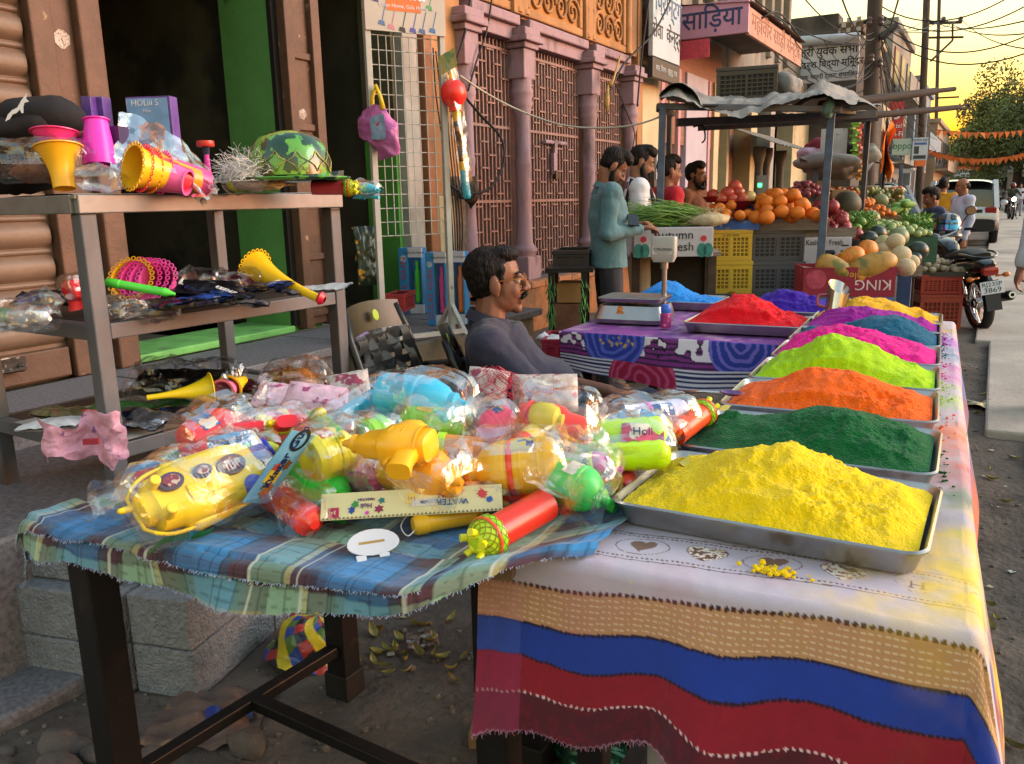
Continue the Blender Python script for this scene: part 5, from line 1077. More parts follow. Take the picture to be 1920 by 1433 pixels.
# green hat
ht=E('party_hat','shiny green patterned party hat with upturned brim','hat',at(545,330,2.6),R(25),sc=1.42); HM=M('hat_green','#2f8a3a',.25,var=.3,scale=14,coat=.6,p2=('#173f2a',26,.50,.02),col2='#6aa83a')
_hn=HM.node_tree.nodes; 
P('crown',MB().lathe([(.088,0),(.088,.03),(.082,.058),(.066,.080),(.04,.092),(.015,.096),(0,.097)],28),HM,ht,smooth=True); P('brim',MB().lathe([(.085,.0),(.10,-.008),(.118,-.012),(.126,-.006),(.126,-.004),(.117,-.009),(.10,-.005),(.084,.004)],28,Matrix.Diagonal((1.05,.9,1,1))),HM,ht,smooth=True)
pt=MB()
for k in range(12):
    an=TAU*k/12; 
    for zz,s in ((.028,.021),):
        pts=[]
        for q in range(8): a=TAU*q/8; rr=s*(1 if q%2==0 else .55); th=an+.26*(zz>.04)+rr*math.cos(a)/.085; z=zz+rr*math.sin(a); rad=.0885-.0*(z)-(max(0,z-.03)**1.45)*1.35+.001; pts.append((rad*math.cos(th),rad*math.sin(th),z))
        pt.tube(pts,.0014,5,closed=True)
P('swirl_print',pt,M('hat_ink','#1d3a5a',.3,col2='#d8c83a',scale=30),ht,smooth=True)
toy('pink pump sprayer with netted yellow head at the far end of the top shelf','net',at(610,352,2.72),at(668,352,2.72),.026,'#c84a5a',wrap=False,name='tube_sprayer',cat='water sprayer',group=None)
toy('bagged sky blue sprayer tip poking off the far end of the top shelf','tank',at(655,352,2.8),at(712,356,2.74),.022,'#4ab8d8',wrap=True,name='tube_sprayer',cat='water sprayer',group=None,seed=31)
T('paper_scrap','blue and white printed scrap behind the netted sprayer','paper',disp(MB().grid(8,5,lambda a,b:at(600+45*a,325+18*b-6*a,2.82+.03*b)),.004,30),M('scrap_blue','#5a86b0',.5,p2=('#c8ccd0',30,.5,.05)),smooth=True)
# ---- middle shelf
horn('long yellow horn across the middle shelf with scalloped mouth',at(598,560,2.62),at(478,505,2.75),.012,.055,'#f0c41c',scal=True)
T('horn_tip','red conical mouthpiece on the tip of the long yellow horn','toy',MB().lathe([(0,0),(.018,.001),(.022,.008),(.014,.02),(.010,.022)],16,RY),plast('#c0243a'),smooth='auto',loc=at(597,558,2.61),rot=(0,R(20),R(20)))
for k,(c,lb) in enumerate((('#f0b01e','yellow cone first in the nested cones on the middle shelf'),('#f2409a','pink cone second in the nested cones on the middle shelf'),('#f24aa8','pink cone third in the nested cones on the middle shelf'),('#f25ab0','pink cone last in the nested cones on the middle shelf'))):
    horn(lb,at(245+k*16+30,548,2.55),at(245+k*16,522,2.45),.02,.055-.002*k,c,scal=True,cup=True)
toy('bagged red ball gun at the left of the middle shelf','tank',at(122,548,2.4),at(160,540,2.45),.036,'#d0202a',seed=33,group=None)
toy('lime green stick toy under the pink cones','tube',at(205,530,2.35),at(330,552,2.35),.014,'#5ae04a',wrap=False,group=None,name='toy_stick',cat='toy')
toy('white and green sprayer in clear bag at the near left of the middle shelf','tube',at(10,592,2.08),at(95,598,2.0),.022,'#c9ccd0','#2fae5a',seed=34,group=None,wr=1.6)
foil=M('foil_dark','#23252e',.22,.55,var=.5,scale=14,bump=.3,bscale=20,p2=('#2f4f9a',16,.56,.06)); foilb=M('foil_blue','#2b4a96',.22,.4,var=.4,scale=16,bump=.3,p2=('#aab2c4',20,.60,.05)); foils=M('foil_silver','#9a9aa0',.2,.8,var=.3,scale=14,bump=.3,p2=('#2c3350',14,.55,.06))
rp=random.Random(5)
spots=[(345,548,2.5,foil,'black foil pouch left of the blue ones'),(400,538,2.55,foil,'black foil pouch behind the middle row'),(380,562,2.45,foilb,'blue printed foil pouch at the shelf front'),(420,552,2.5,foil,'black foil pouch with rumpled top in the middle row'),(465,545,2.6,foil,'silvery black foil pouch near the long yellow horn'),(500,540,2.65,foilb,'blue printed foil pouch under the long yellow horn'),(450,566,2.5,foils,'silver backed foil pouch at the shelf front'),(540,545,2.7,foils,'silver foil pouch by the rack end'),(330,572,2.4,foil,'black foil pouch flat at the shelf front edge')]
for i,(x,y,d,m_,lb) in enumerate(spots): pouch(lb+' on the middle shelf',at(x,y,d),(R(rp.uniform(-8,12)),R(rp.uniform(-10,10)),R(rp.uniform(-20,60))),.085,.055,.012,m_,90+i,name='foil_pouch',group='foil pouches on the rack',amp=.010,words=('HOLIDAY',M('print_white','#d8dce4',.5)) if i in(5,3) else None)
pouch('white paper packet at the far end of the middle shelf',at(605,540,2.75),(R(6),R(-4),R(20)),.09,.05,.006,M('paper_white','#b8bcc2',.6),101,name='paper_packet',group=None)
for (x,y,d,lb,s_) in ((370,522,2.62,'clear bag with dark prints standing on the middle shelf',.08),(440,525,2.7,'clear bag holding a maroon toy on the middle shelf',.09),(235,575,2.2,'crumpled clear bag in front of the pink cones',.07),(280,580,2.25,'glossy clear bag hanging over the middle shelf edge',.08),(60,570,2.15,'shiny clear bag at the near left of the middle shelf',.09),(20,600,2.05,'clear bag drooping off the left of the middle shelf',.09)):
    bag(lb,at(x,y,d),(R(10),R(-5),R(x%50)),s_,.05,.026,x,amp=.012)
pouch('dark maroon wrapped toy under clear film on the middle shelf',at(440,530,2.72),(R(20),0,R(30)),.07,.035,.03,M('maroon_wrap','#5a2028',.35,var=.4,scale=20),104,name='wrapped_toy',cat='toy',amp=.012)
pouch('black printed wrap at the left of the middle shelf',at(90,560,2.25),(R(20),0,R(30)),.10,.035,.02,foil,105,name='foil_pouch',group='foil pouches on the rack',amp=.014)
# ---- lowest shelf
pouch('long black foil bag at the back of the lowest shelf',at(335,718,2.85),(R(50),0,R(22)),.16,.05,.035,M('foil_black','#141416',.2,.3,var=.3,bump=.3,bscale=16),110,name='foil_pouch',group='foil pouches on the rack',amp=.012)
bag('clear bag round the long black pouch',at(345,715,2.82),(R(30),0,R(22)),.20,.08,.06,111,amp=.014)
horn('long yellow horn on the lowest shelf pointing right',at(275,746,2.6),at(395,730,2.7),.008,.045,'#e8cf20')
horn('short pink and yellow horn right of the long one on the lowest shelf',at(455,715,2.85),at(418,735,2.72),.010,.034,'#f080a8',cup=True)
horn('yellow collar of the short horn on the lowest shelf',at(458,712,2.86),at(430,728,2.76),.012,.036,'#e8c81e',cup=True)
fluff('orange brown wig in film at the far end of the lowest shelf',at(555,716,3.0),(.095,.06,.05),'#b8742a',200,8,.05)
bag('clear film over the orange brown wig',at(555,712,2.98),(0,0,R(30)),.125,.08,.07,113,amp=.012)
spots=[(215,790,2.4,foilb,'blue foil pouch behind the pink mask'),(265,785,2.5,foils,'silver blue foil pouch at the lowest shelf front'),(300,780,2.55,foil,'black foil pouch beside the silver blue one'),(225,765,2.6,M('foil_green','#3a6a3a',.3,.3,var=.5,scale=20,p2=('#a83a3a',14,.55,.05)),'green and red printed pouch'),(330,765,2.7,M('foil_green','#3a6a3a',.3),'second green and red printed pouch nearer the horn'),(430,752,2.7,M('box_mono','#8a8a8e',.4,var=.4,scale=20,p2=('#1c1c20',18,.52,.04)),'black and white printed packet under the yellow horn'),(100,795,2.25,M('paper_white','#b8bcc2',.6),'white paper packet at the left of the lowest shelf'),(120,775,2.4,M('foil_dark2','#5a5a40',.3,.3,var=.5,scale=20,p2=('#b83a2a',14,.6,.05)),'olive and red packet at the left of the lowest shelf'),(480,725,2.9,M('foil_maroon','#4a2028',.25,.3,var=.5,scale=18,p2=('#c0b8b0',20,.6,.05)),'maroon packet in film behind the short horn')]
for i,(x,y,d,m_,lb) in enumerate(spots): pouch(lb+' on the lowest shelf',at(x,y,d),(R(rp.uniform(0,16)),R(rp.uniform(-8,8)),R(rp.uniform(0,50))),.085,.05,.014,m_,120+i,name='foil_pouch',group='foil pouches on the rack',amp=.010,words=('HOLIDAY',M('print_white','#d8dce4',.5)) if i==0 else None)
mk=E('paper_mask','crumpled pink printed paper mask hanging over the lowest shelf edge','mask',at(165,820,2.12),R(35))
P('sheet',disp(MB().grid(40,30,lambda a,b:((a-.5)*.22,-.02-.03*math.sin(a*9),(b-.5)*.12*(1-.3*math.sin(a*6))+.01*math.sin(a*14))),.014,22,4),M('mask_pink','#d8a0b8',.6,var=.2,scale=20,p2=('#7a4a80',16,.6,.05),bump=.2),mk,smooth=True); P('eye_patch',MB().bb((.01,-.06,-.005),(.05,-.05,.01)),M('mask_red','#a03040',.6),mk)
# ---- block wall, slabs, rubbish under the tables
blk=M('cinder_block','#80868d',.95,var=.22,scale=40,bump=.9,bscale=110,p2=('#5a5350',2.2,.62,.12),detail=6)
bp=E('block_stack','stack of rough grey concrete blocks beside the steel rack','blocks',(-1.82,1.35,0),math.atan2(.37,-.09)-PI/2)
def blkbox(x0,y0,z0,x1,y1,z1):
    o=P('block',MB().bb((x0,y0,z0),(x1,y1,z1)),blk,bp,bevel=.006,bseg=2); return o
for z in (0,.155):
    blkbox(-.20,.0,z,.0,.40,z+.15); blkbox(-.20,.405,z,.0,.80,z+.15); blkbox(-.62,-.03,z,-.21,.17,z+.15); blkbox(-1.05,-.10,z,-.63,.10,z+.15)
blkbox(-.70,.02,.31,-.25,.22,.455); blkbox(-1.15,-.12,.31,-.71,.10,.455); blkbox(-.24,.10,.31,-.04,.5,.36)
st('concrete_slab',MB().bb((-2.9,.4,-.02),(-2.15,1.25,.05)),granite,bevel=.02)
st('concrete_slab',MB().bb((-3.2,1.0,.0),(-2.35,2.3,.46)),granite,bevel=.02)
stone=M('stone','#57504a',.95,var=.3,scale=10,bump=.6,bscale=30)
for i in range(26):
    x=rnd.uniform(-2.2,-1.35); y=rnd.uniform(.75,1.3); r=rnd.uniform(.015,.055)
    T('stone','small dark stone among the rubble below the toy table','stone',disp(MB().ell((0,0,0),(r*1.3,r,r*.7),9,6),r*.35,14,i),stone,smooth=True,loc=(x,y,r*.3),group='stones in the rubble')
T('rag','crumpled dusty brown rag on the ground below the toy table','rag',disp(MB().grid(40,34,lambda a,b:((a-.5)*.30,(b-.5)*.26,.03*math.exp(-((a-.5)**2+(b-.5)**2)*9)+.008*math.sin(a*17+b*5)+.006*math.sin(b*23))),.012,9,4),M('rag_cloth','#66544c',.95,var=.35,scale=9,p2=('#b08a60',7,.58,.1),bump=.3),smooth=True,loc=pz(395,1345,.01),rot=(0,0,.5))
hm=M('harlequin',None,.35,attr='Col',var=.05,coat=.3)
hp_=[(p.x,p.z) for p in catmull([(.150,0,0),(.14,0,.008),(.12,0,.02),(.115,0,.05),(.105,0,.085),(.08,0,.105),(.04,0,.113),(.0,0,.114)],12)]
hb=MB().lathe(hp_,220)
h2=P('party_hat',disp(hb,.012,12,4),hm,smooth=True,rec=False); h2.location=pz(590,1222,.0); h2.rotation_euler=(R(-8),R(6),0); tag(h2,'harlequin patterned party hat lying crushed on the ground','hat')
cols=[]
pal=[L('#c8b82a'),L('#2f4a9a'),L('#a83a34'),L('#c8b82a'),L('#5a7a3a'),L('#26262e')]
me=h2.data; pal_f=[]
for v in me.vertices:
    th=math.atan2(v.co.y,v.co.x)/TAU*14; zz=(v.co.z*14-v.co.xy.length*18)
    cols.append(pal[(int(math.floor(th+zz*.9))+3*int(math.floor(th-zz*.9)))%6])
cattr(h2,np.array(cols))
pouch('white and red printed packet on the ground by the blocks',pz(545,1132,.03),(R(20),0,R(20)),.075,.045,.008,M('packet_mix','#b8bab8',.3,p2=('#a8302a',16,.55,.05),var=.3,scale=30),140,name='packet',group=None)
pouch('clear crinkled wrapper on the dirt below the plaid cloth',pz(792,1200,.01),(0,0,R(40)),.05,.05,.004,film('wrapper_grey',(.8,.8,.82),.25,.5,.15,30),141,name='wrapper',cat='litter',group=None)
T('blue_scrap','dark blue wrapper scrap among the rubble','litter',disp(MB().grid(8,4,lambda a,b:((a-.5)*.12,(b-.5)*.05,.012*math.sin(a*9))),.006,30),M('scrap_navy','#1f3a8a',.4),smooth=True,loc=pz(430,1340,.03),rot=(.2,.1,.9))
cb_=E('carton','flattened brown carton tray under the printed cloth','carton',pz(930,1390,.0),R(20)); 
P('floor',MB().bb((-.06,-.05,0),(.06,.05,.004)),M('cardboard','#8a6f4f',.9),cb_)
for a,b in (((-.06,-.05,.004),(.06,-.046,.05)),((-.06,.046,.004),(.06,.05,.045)),((-.06,-.046,.004),(-.056,.046,.05)),((.056,-.046,.004),(.06,.046,.04))): P('side',MB().bb(a,b),M('cardboard','#8a6f4f',.9),cb_)
T('foil_heap','crumpled dark green foil under the printed cloth','foil',disp(MB().ell((0,0,0),(.22,.12,.06),40,24),.05,22,3),M('foil_dgreen','#2f5a44',.18,.6,var=.4,scale=14),smooth=True,loc=pz(1210,1425,.04))
# fallen leaves and bits
lm=[]
for c in ('#8f8444','#75683a','#9a8f55'):
    me=MB().grid(6,4,lambda a,b:((a-.5)*.06,(b-.5)*.026*math.sin(PI*min(.98,max(.02,a))),.010*(a-.5)**2*4+.008*(b-.5)**2*4)).mesh('dry_leaf'); me.materials.append(M('leaf_'+c.strip('#'),c,.85,var=.25,scale=30)); me.polygons.foreach_set('use_smooth',[True]*len(me.polygons)); lm.append(me)
def leaf(x,y,z=None,lb='dry yellow leaf fallen on the dirt',gr='dry leaves on the ground'):
    o=link(bpy.data.objects.new('dry_leaf',rnd.choice(lm))); o.location=(x,y,(gz(x,y) if z is None else z)+.008); o.rotation_euler=(rnd.uniform(-.5,.5),rnd.uniform(-.5,.5),rnd.uniform(0,TAU)); s=rnd.uniform(.6,1.25); o.scale=(s,s*rnd.uniform(.7,1.1),s); tag(o,lb,'leaf',gr)
for i in range(110):
    x=rnd.uniform(.0,.62); y=rnd.uniform(.9,6.5); leaf(x,y)
for i in range(26):
    p=pz(rnd.uniform(670,880),rnd.uniform(1150,1280),0); leaf(p.x,p.y,lb='dry yellow leaf on the dirt below the toy table',gr='leaves below the toy table')
for i in range(12):
    p=pz(rnd.uniform(1000,1110),rnd.uniform(1370,1420),0); leaf(p.x,p.y,lb='dry leaf in front of the printed cloth hem',gr='leaves by the cloth hem')
gr=MB()
for i in range(2600):
    x=rnd.uniform(-2.6,.9); y=rnd.uniform(.7,7.5) if rnd.random()<.7 else rnd.uniform(.7,2); r=rnd.uniform(.002,.009)*(1 if rnd.random()<.9 else 1.8); gr.ell((x,y,gz(x,y)+r*.3),(r*1.2,r,r*.7),5,3)
tag(P('gravel',gr,M('grit','#7d746a',.95,col2='#4e463f',scale=40)),kind='stuff')
sc_=MB()
for i in range(120):
    x=rnd.uniform(-2.0,.7); y=rnd.uniform(.8,5); a=rnd.uniform(0,TAU); r=rnd.uniform(.006,.018); z=gz(x,y)+.006; sc_.quad((x+r*math.cos(a),y+r*math.sin(a),z),(x-r*math.sin(a),y+r*math.cos(a),z+.003),(x-r*math.cos(a),y-r*math.sin(a),z),(x+r*math.sin(a),y-r*math.cos(a),z+.002))
tag(P('litter',sc_,M('scrap_mix','#a9b4b8',.7,col2='#b09a5a',scale=3)),kind='stuff')
T('foil_wrapper','shiny gold brown foil wrapper on the dirt by the road slab','litter',disp(MB().grid(14,10,lambda a,b:((a-.5)*.3,(b-.5)*.2,.02)),.03,16,2),M('foil_gold','#9a8a6a',.2,.6,var=.4,scale=20),smooth=True,loc=pz(1825,762,.01))
# ================= people =================
_tex=bpy.data.textures.new('cloth_folds','CLOUDS'); _tex.noise_scale=.11; _tex.noise_depth=2
_tex2=bpy.data.textures.new('hair_locks','CLOUDS'); _tex2.noise_scale=.022; _tex2.noise_depth=2
def rem(o,vox,it=4,dsp=0,tex=None,fac=.5):
    m=o.modifiers.new('Remesh','REMESH'); m.mode='VOXEL'; m.voxel_size=vox; m.use_smooth_shade=True
    if it: s=o.modifiers.new('Smooth','SMOOTH'); s.factor=fac; s.iterations=it
    if dsp: d=o.modifiers.new('Displace','DISPLACE'); d.texture=tex or _tex; d.strength=dsp; d.mid_level=.5; d.texture_coords='LOCAL'
    return o
skinm=lambda h:M('skin_'+h.strip('#'),h,.5,var=.12,scale=14,spec=.35,sub=.08,bump=.05,bscale=90)
hairm=M('hair_black','#0f0c0b',.62,var=.5,scale=60,stretch=(1,1,.2),bump=.9,bscale=130,spec=.22)
def hair_grey(): return M('hair_greying','#1d1a18',.5,var=.5,scale=60,stretch=(1,1,.3),bump=.5,bscale=60,col2='#4a4541')
def clothm_(h,**k): return M('fabric_'+h.strip('#'),h,.9,var=.10,scale=9,bump=.18,bscale=160,sheen=.1,**k)
def head_mb(mb,H,s=1.0):
    """H: matrix of head centre (x forward, z up)"""
    def E_(c,r,n=16,m=12): mb.ell(H@V(c)*1.0 if False else H@V([q*s for q in c]),[q*s for q in r],n,m,H.to_3x3())
    def C_(a,b,r,r2=None): mb.cap(H@V([q*s for q in a]),H@V([q*s for q in b]),r*s,(r2 or r)*s,8)
    E_((-.012,0,.04),(.098,.074,.082)); E_((.028,0,-.03),(.060,.060,.082)); E_((.012,0,-.058),(.062,.058,.052)); E_((.068,0,-.098),(.022,.024,.020))
    C_((.080,-.034,.022),(.080,.034,.022),.013); C_((.088,0,.02),(.112,0,-.026),.009,.014); E_((.100,-.013,-.030),(.011,.010,.009)); E_((.100,.013,-.030),(.011,.010,.009))
    C_((.084,-.018,-.062),(.084,.018,-.062),.009); C_((.082,-.015,-.074),(.082,.015,-.074),.009)
    for y in (-1,1):
        E_((.058,y*.034,-.030),(.025,.022,.030)); E_((-.008,y*.078,-.008),(.022,.010,.034)); E_((-.004,y*.076,-.036),(.012,.008,.012))
def hand_mb(mb,w,d,side,curl=.4,L=.18,up=V((0,0,1)),palm_w=.042):
    """w wrist position, d direction of the hand, up: back of hand normal"""
    d=V(d).normalized(); up=V(up); lat=d.cross(up).normalized(); nrm=lat.cross(d); k=L/.18
    mb.loft([(w,lat*.027*k,nrm*.018*k),(w+d*.04*k,lat*palm_w*k,nrm*.017*k),(w+d*.09*k,lat*palm_w*1.02*k,nrm*.014*k)],14,.8)
    for i,(o,ln) in enumerate(((-.031,.066),(-.010,.078),(.011,.074),(.031,.058))):
        p=w+d*.085*k+lat*o*k; q=d.copy(); a=p
        for j,(sg,r) in enumerate(((.42,.0095),(.33,.0085),(.25,.0075))):
            an=curl*(.6+.5*j); q=(q*math.cos(an)-nrm*math.sin(an)).normalized() if j or curl>.3 else q
            b=a+q*ln*sg*k; mb.cap(a,b,r*k,r*.92*k,7); a=b
    a=w+d*.03*k-lat*side*.034*k; b=a+(d*.7-lat*side*.6-nrm*.25).normalized()*.042*k; mb.cap(a,b,.013*k,.011*k,7); c=b+(d*.9-lat*side*.1-nrm*.4).normalized()*.032*k; mb.cap(b,c,.0105*k,.009*k,7)
def person(label,loc,rz,J=None,hp=0,hy=0,hr=0,skin='#8a5f48',shirt='#4f7f88',trous='#26272c',sleeve='long',vox=.01,hair='short',beard=0,hs=.95,scale=1.0,belly=0,shoes='#2a2624',curl=.5,collar=True,pattern=None,tz=.87,name='person',hands=True,handdirs=None):
    e=E(name,label,'person',loc,rz,sc=scale)
    j=dict(pel=(0,0,.93),che=(.0,0,1.22),nek=(-.01,0,1.43),shR=(-.01,-.185,1.385),shL=(-.01,.185,1.385),elR=(-.03,-.235,1.10),elL=(-.03,.235,1.10),wrR=(.06,-.225,.86),wrL=(.06,.225,.86),hiR=(0,-.09,.90),hiL=(0,.09,.90),knR=(.02,-.10,.49),knL=(.02,.10,.49),anR=(-.02,-.10,.08),anL=(-.02,.10,.08))
    if J: j.update(J)
    j={k:V(v) for k,v in j.items()}
    sk=skinm(skin); mb=MB()
    hc=j['nek']+V((.028,0,.135)) if 'hed' not in j else j['hed']
    H=Matrix.Translation(hc)@Matrix.Rotation(hy,4,'Z')@Matrix.Rotation(hp,4,'Y')@Matrix.Rotation(hr,4,'X')
    head_mb(mb,H,hs)
    mb.cap(j['nek']-V((0,0,.03)),H@V((-.022*hs,0,-.06*hs)),.062,.054)
    sv=(j['shL']-j['shR']).normalized()
    def torso(mb,inf,z0=None,top=True):
        pts=[j['pel'],j['pel'].lerp(j['che'],.5),j['che'],j['nek']-(j['nek']-j['che']).normalized()*.05]
        ax=[(.108,.158),(.107+belly*.06,.145),(.122+belly*.02,.17),(.085,.15)]
        if z0 is not None: pts=[j['pel']+(j['pel']-j['che']).normalized()*z0]+pts; ax=[(.118,.168)]+ax
        pp=catmull(pts,4); secs=[]
        for i,p in enumerate(pp):
            t=(pp[min(i+1,len(pp)-1)]-pp[max(i-1,0)]).normalized(); f=i/4; k=min(int(f),len(ax)-2); q=f-k
            a=ax[k][0]*(1-q)+ax[k+1][0]*q+inf; b=ax[k][1]*(1-q)+ax[k+1][1]*q+inf
            fw=sv.cross(t)
            if k==1 or (z0 is not None and k==2): pass
            secs.append((p+fw*0,fw*a,sv*b))
        mb.loft(secs,22,.92)
        for s in 'RL': mb.cap(j['nek']-V((0,0,.055)),j['sh'+s]-V((0,0,.01)),.058+inf*.6,.062+inf)
        if belly: mb.ell(j['pel'].lerp(j['che'],.38)+sv.cross((j['che']-j['pel']).normalized())*.05,(.12+inf,.15+inf,.15+inf),16,12)
    torso(mb,-.015)
    for s in 'RL':
        mb.cap(j['sh'+s],j['el'+s],.050,.040); mb.cap(j['el'+s],j['wr'+s],.041,.027)
        sd=1 if s=='L' else -1
        d=(j['wr'+s]-j['el'+s]).normalized() if not handdirs or s not in handdirs else V(handdirs[s])
        if hands: hand_mb(mb,j['wr'+s],d,sd,curl,up=V((0,sd,0)) if abs(d.z)>.7 else V((0,0,1)))
        else: mb.ell(j['wr'+s]+d*.07,(.04,.03,.05),10,8)
        mb.cap(j['hi'+s],j['kn'+s],.082,.055); mb.cap(j['kn'+s],j['an'+s],.055,.036); mb.cap(j['an'+s]+V((-.03,0,-.035)),j['an'+s]+V((.13,0,-.05)),.035,.03)
    rem(P('body',mb,sk,e,rec=False),vox*.62 if vox<.012 else vox,3)
    # clothes
    mb=MB(); torso(mb,.018,max(.0,(j['pel'].z-tz)) if tz else None)
    for s in 'RL':
        if sleeve=='long': mb.cap(j['sh'+s],j['el'+s],.066,.054); mb.cap(j['el'+s],j['el'+s].lerp(j['wr'+s],.93),.054,.040)
        elif sleeve=='rolled': mb.cap(j['sh'+s],j['el'+s],.066,.055); mb.cap(j['el'+s],j['el'+s].lerp(j['wr'+s],.5),.055,.049)
        else: mb.cap(j['sh'+s],j['sh'+s].lerp(j['el'+s],.68),.068,.066)
    sm=shirt if isinstance(shirt,bpy.types.Material) else clothm_(shirt)
    rem(P('shirt',mb,sm,e,rec=False),vox,5,.022)
    if collar:
        n=j['nek']; c=MB()
        c.loft([(n+V((.0,0,-.045)),V((.078,0,.0)),V((0,.080,0))),(n+V((.0,0,.012)),V((.066,0,-.022)),V((0,.064,0)))],22,1,cap=False)
        c.loft([(n+V((.0,0,.012)),V((.068,0,-.022)),V((0,.066,0))),(n+V((.002,0,-.030)),V((.088,0,-.030)),V((0,.086,0)))],22,1,cap=False)
        P('collar',c,sm,e,smooth=True)
    mb=MB()
    for s in 'RL': mb.cap(j['hi'+s]+V((0,0,.0)),j['kn'+s],.088,.074); mb.cap(j['kn'+s],j['an'+s]+V((0,0,.02)),.075,.062)
    mb.cap(j['hiR']+V((0,0,.02)),j['hiL']+V((0,0,.0)),.09)
    rem(P('trousers',mb,clothm_(trous),e,rec=False),vox*1.2,4,.012)
    for s in 'RL': P('shoe',MB().loft([(j['an'+s]+V((-.075,0,-.04)),V((0,.03,0)),V((0,0,.03))),(j['an'+s]+V((-.02,0,-.035)),V((0,.042,0)),V((0,0,.045))),(j['an'+s]+V((.09,0,-.05)),V((0,.047,0)),V((0,0,.033))),(j['an'+s]+V((.165,0,-.058)),V((0,.03,0)),V((0,0,.02)))],12,.8),M('shoe_'+shoes.strip('#'),shoes,.5),e,smooth=True)
    # hair, brows, eyes
    mb=MB(); q=lambda *c:H@V([v*hs for v in c])
    def HE(c,r): mb.ell(q(*c),[v*hs for v in r],16,12,H.to_3x3())
    if hair!='bald':
        HE((-.026,0,.050),(.094,.080,.084)); HE((-.046,0,.012),(.064,.076,.072)); HE((.030,0,.098),(.062,.062,.034))
        if hair=='full': HE((.02,.0,.108),(.072,.066,.042)); HE((.058,-.02,.092),(.035,.045,.030))
        for y in (-1,1): mb.cap(q(.022,y*.068,.045),q(.018,y*.070,.005),.011*hs,.007*hs)
    else:
        HE((-.060,0,.0),(.058,.080,.060))
        for y in (-1,1): HE((-.03,y*.066,.01),(.045,.016,.035))
    hm_=hairm if hair!='grey' else hairm
    if vox<.02: rem(P('hair',mb,hm_,e,rec=False),max(.0045,vox*.6),2,.010,_tex2)
    else: P('hair',disp(mb,.006,30),hm_,e,smooth=True)
    if vox<.02:
        b=MB()
        for y in (-1,1): b.tube([q(.090,y*.014,.030),q(.088,y*.030,.035),q(.072,y*.048,.030)],[.004,.0048,.0025],6)
        P('eyebrows',b,hairm,e,smooth=True)
        for y in (-1,1):
            ey=P('eye',MB().ell(q(.076,y*.031,.006),.0125*hs,12,8),M('eye_white','#b5aaa0',.3),e,smooth=True); P('iris',MB().ell(q(.0865,y*.031,.005),.0052*hs,10,6),M('iris_dark','#120c08',.2),ey,smooth=True)
            P('eyelid',MB().ell(q(.0765,y*.031,.0115),[v*hs for v in(.0128,.0140,.0095)],12,8,H.to_3x3()),sk,e,smooth=True)
    if beard:
        b=MB(); b.tube([q(.088,-.032,-.062),q(.103,-.016,-.050),q(.107,0,-.046),q(.103,.016,-.050),q(.088,.032,-.062)],[.005,.009,.008,.009,.005],8)
        if beard>1:
            for y in (-1,1): b.tube([q(.012,y*.070,.0),q(.018,y*.066,-.045),q(.045,y*.052,-.085),q(.075,y*.028,-.108),q(.088,0,-.112)],[.010,.018,.024,.028,.026],8)
            b.tube([q(.094,-.028,-.056),q(.092,-.030,-.085),q(.088,0,-.108),q(.092,.030,-.085),q(.094,.028,-.056)],[.010,.016,.020,.016,.010],8)
        P('beard' if beard>1 else 'moustache',disp(b,.003,90),hairm,e,smooth=True)
    e['_h']=0; del e['_h']
    return e,H,j
def at_head(px,py,d,rz,hed,scale=1.0):
    """ground position so that local head point 'hed' lands on the pixel"""
    w=pd(px,py,d); l=Matrix.Rotation(rz,3,'Z')@(V(hed)*scale); return V((w.x-l.x,w.y-l.y,w.z-l.z))
# --- seated seller
rz=R(33); J=dict(pel=(.02,0,.50),che=(-.13,0,.71),nek=(-.195,0,.925),shR=(-.20,-.205,.85),shL=(-.19,.205,.85),elR=(.03,-.30,.60),wrR=(.32,-.22,.625),elL=(.05,.27,.62),wrL=(.27,.12,.60),hiR=(.0,-.10,.47),hiL=(0,.10,.47),knR=(.42,-.15,.53),knL=(.42,.15,.53),anR=(.50,-.15,.10),anL=(.50,.15,.10),hed=(-.165,0,1.045))
loc=at_head(930,530,3.32,rz,J['hed'],1.12)
pe,H,j=person('seated man with glasses and moustache in a dark polo shirt behind the toys',(loc.x,loc.y,loc.z),rz,J,hp=R(-3),skin='#7a5240',shirt='#2b2c3f',trous='#33384a',sleeve='short',vox=.008,beard=1,belly=1,hs=.99,scale=1.12,curl=.55,tz=None,handdirs={'R':(.75,.25,-.35)})
q=lambda *c:H@V([v*.99 for v in c])
gl=M('glasses_frame','#8a5a2a',.25,.2); g=MB()
for y in (-1,1):
    g.tube([q(.106+.004*math.cos(a),y*.033+.025*math.cos(a),.004+.020*math.sin(a)) for a in [TAU*k/18 for k in range(18)]],.0020,6,closed=True); g.tube([q(.106,y*.058,.010),q(.06,y*.079,.013),q(-.005,y*.082,.010),q(-.025,y*.080,-.008)],.0022,6)
g.tube([q(.108,-.009,.008),q(.112,0,.011),q(.108,.009,.008)],.002,6)
P('glasses',g,gl,pe,smooth=True)
P('shirt_badge',MB().ell(V((-.02,-.07,.745)),(.006,.016,.006),8,6),M('badge_white','#b8b8c0',.6),pe)
bt=MB()
P('placket',MB().tube([V((-.11,-.005,.86)),V((-.06,-.004,.80)),V((-.015,-.004,.745))],.006,8),clothm_('#3a3849'),pe,smooth=True)
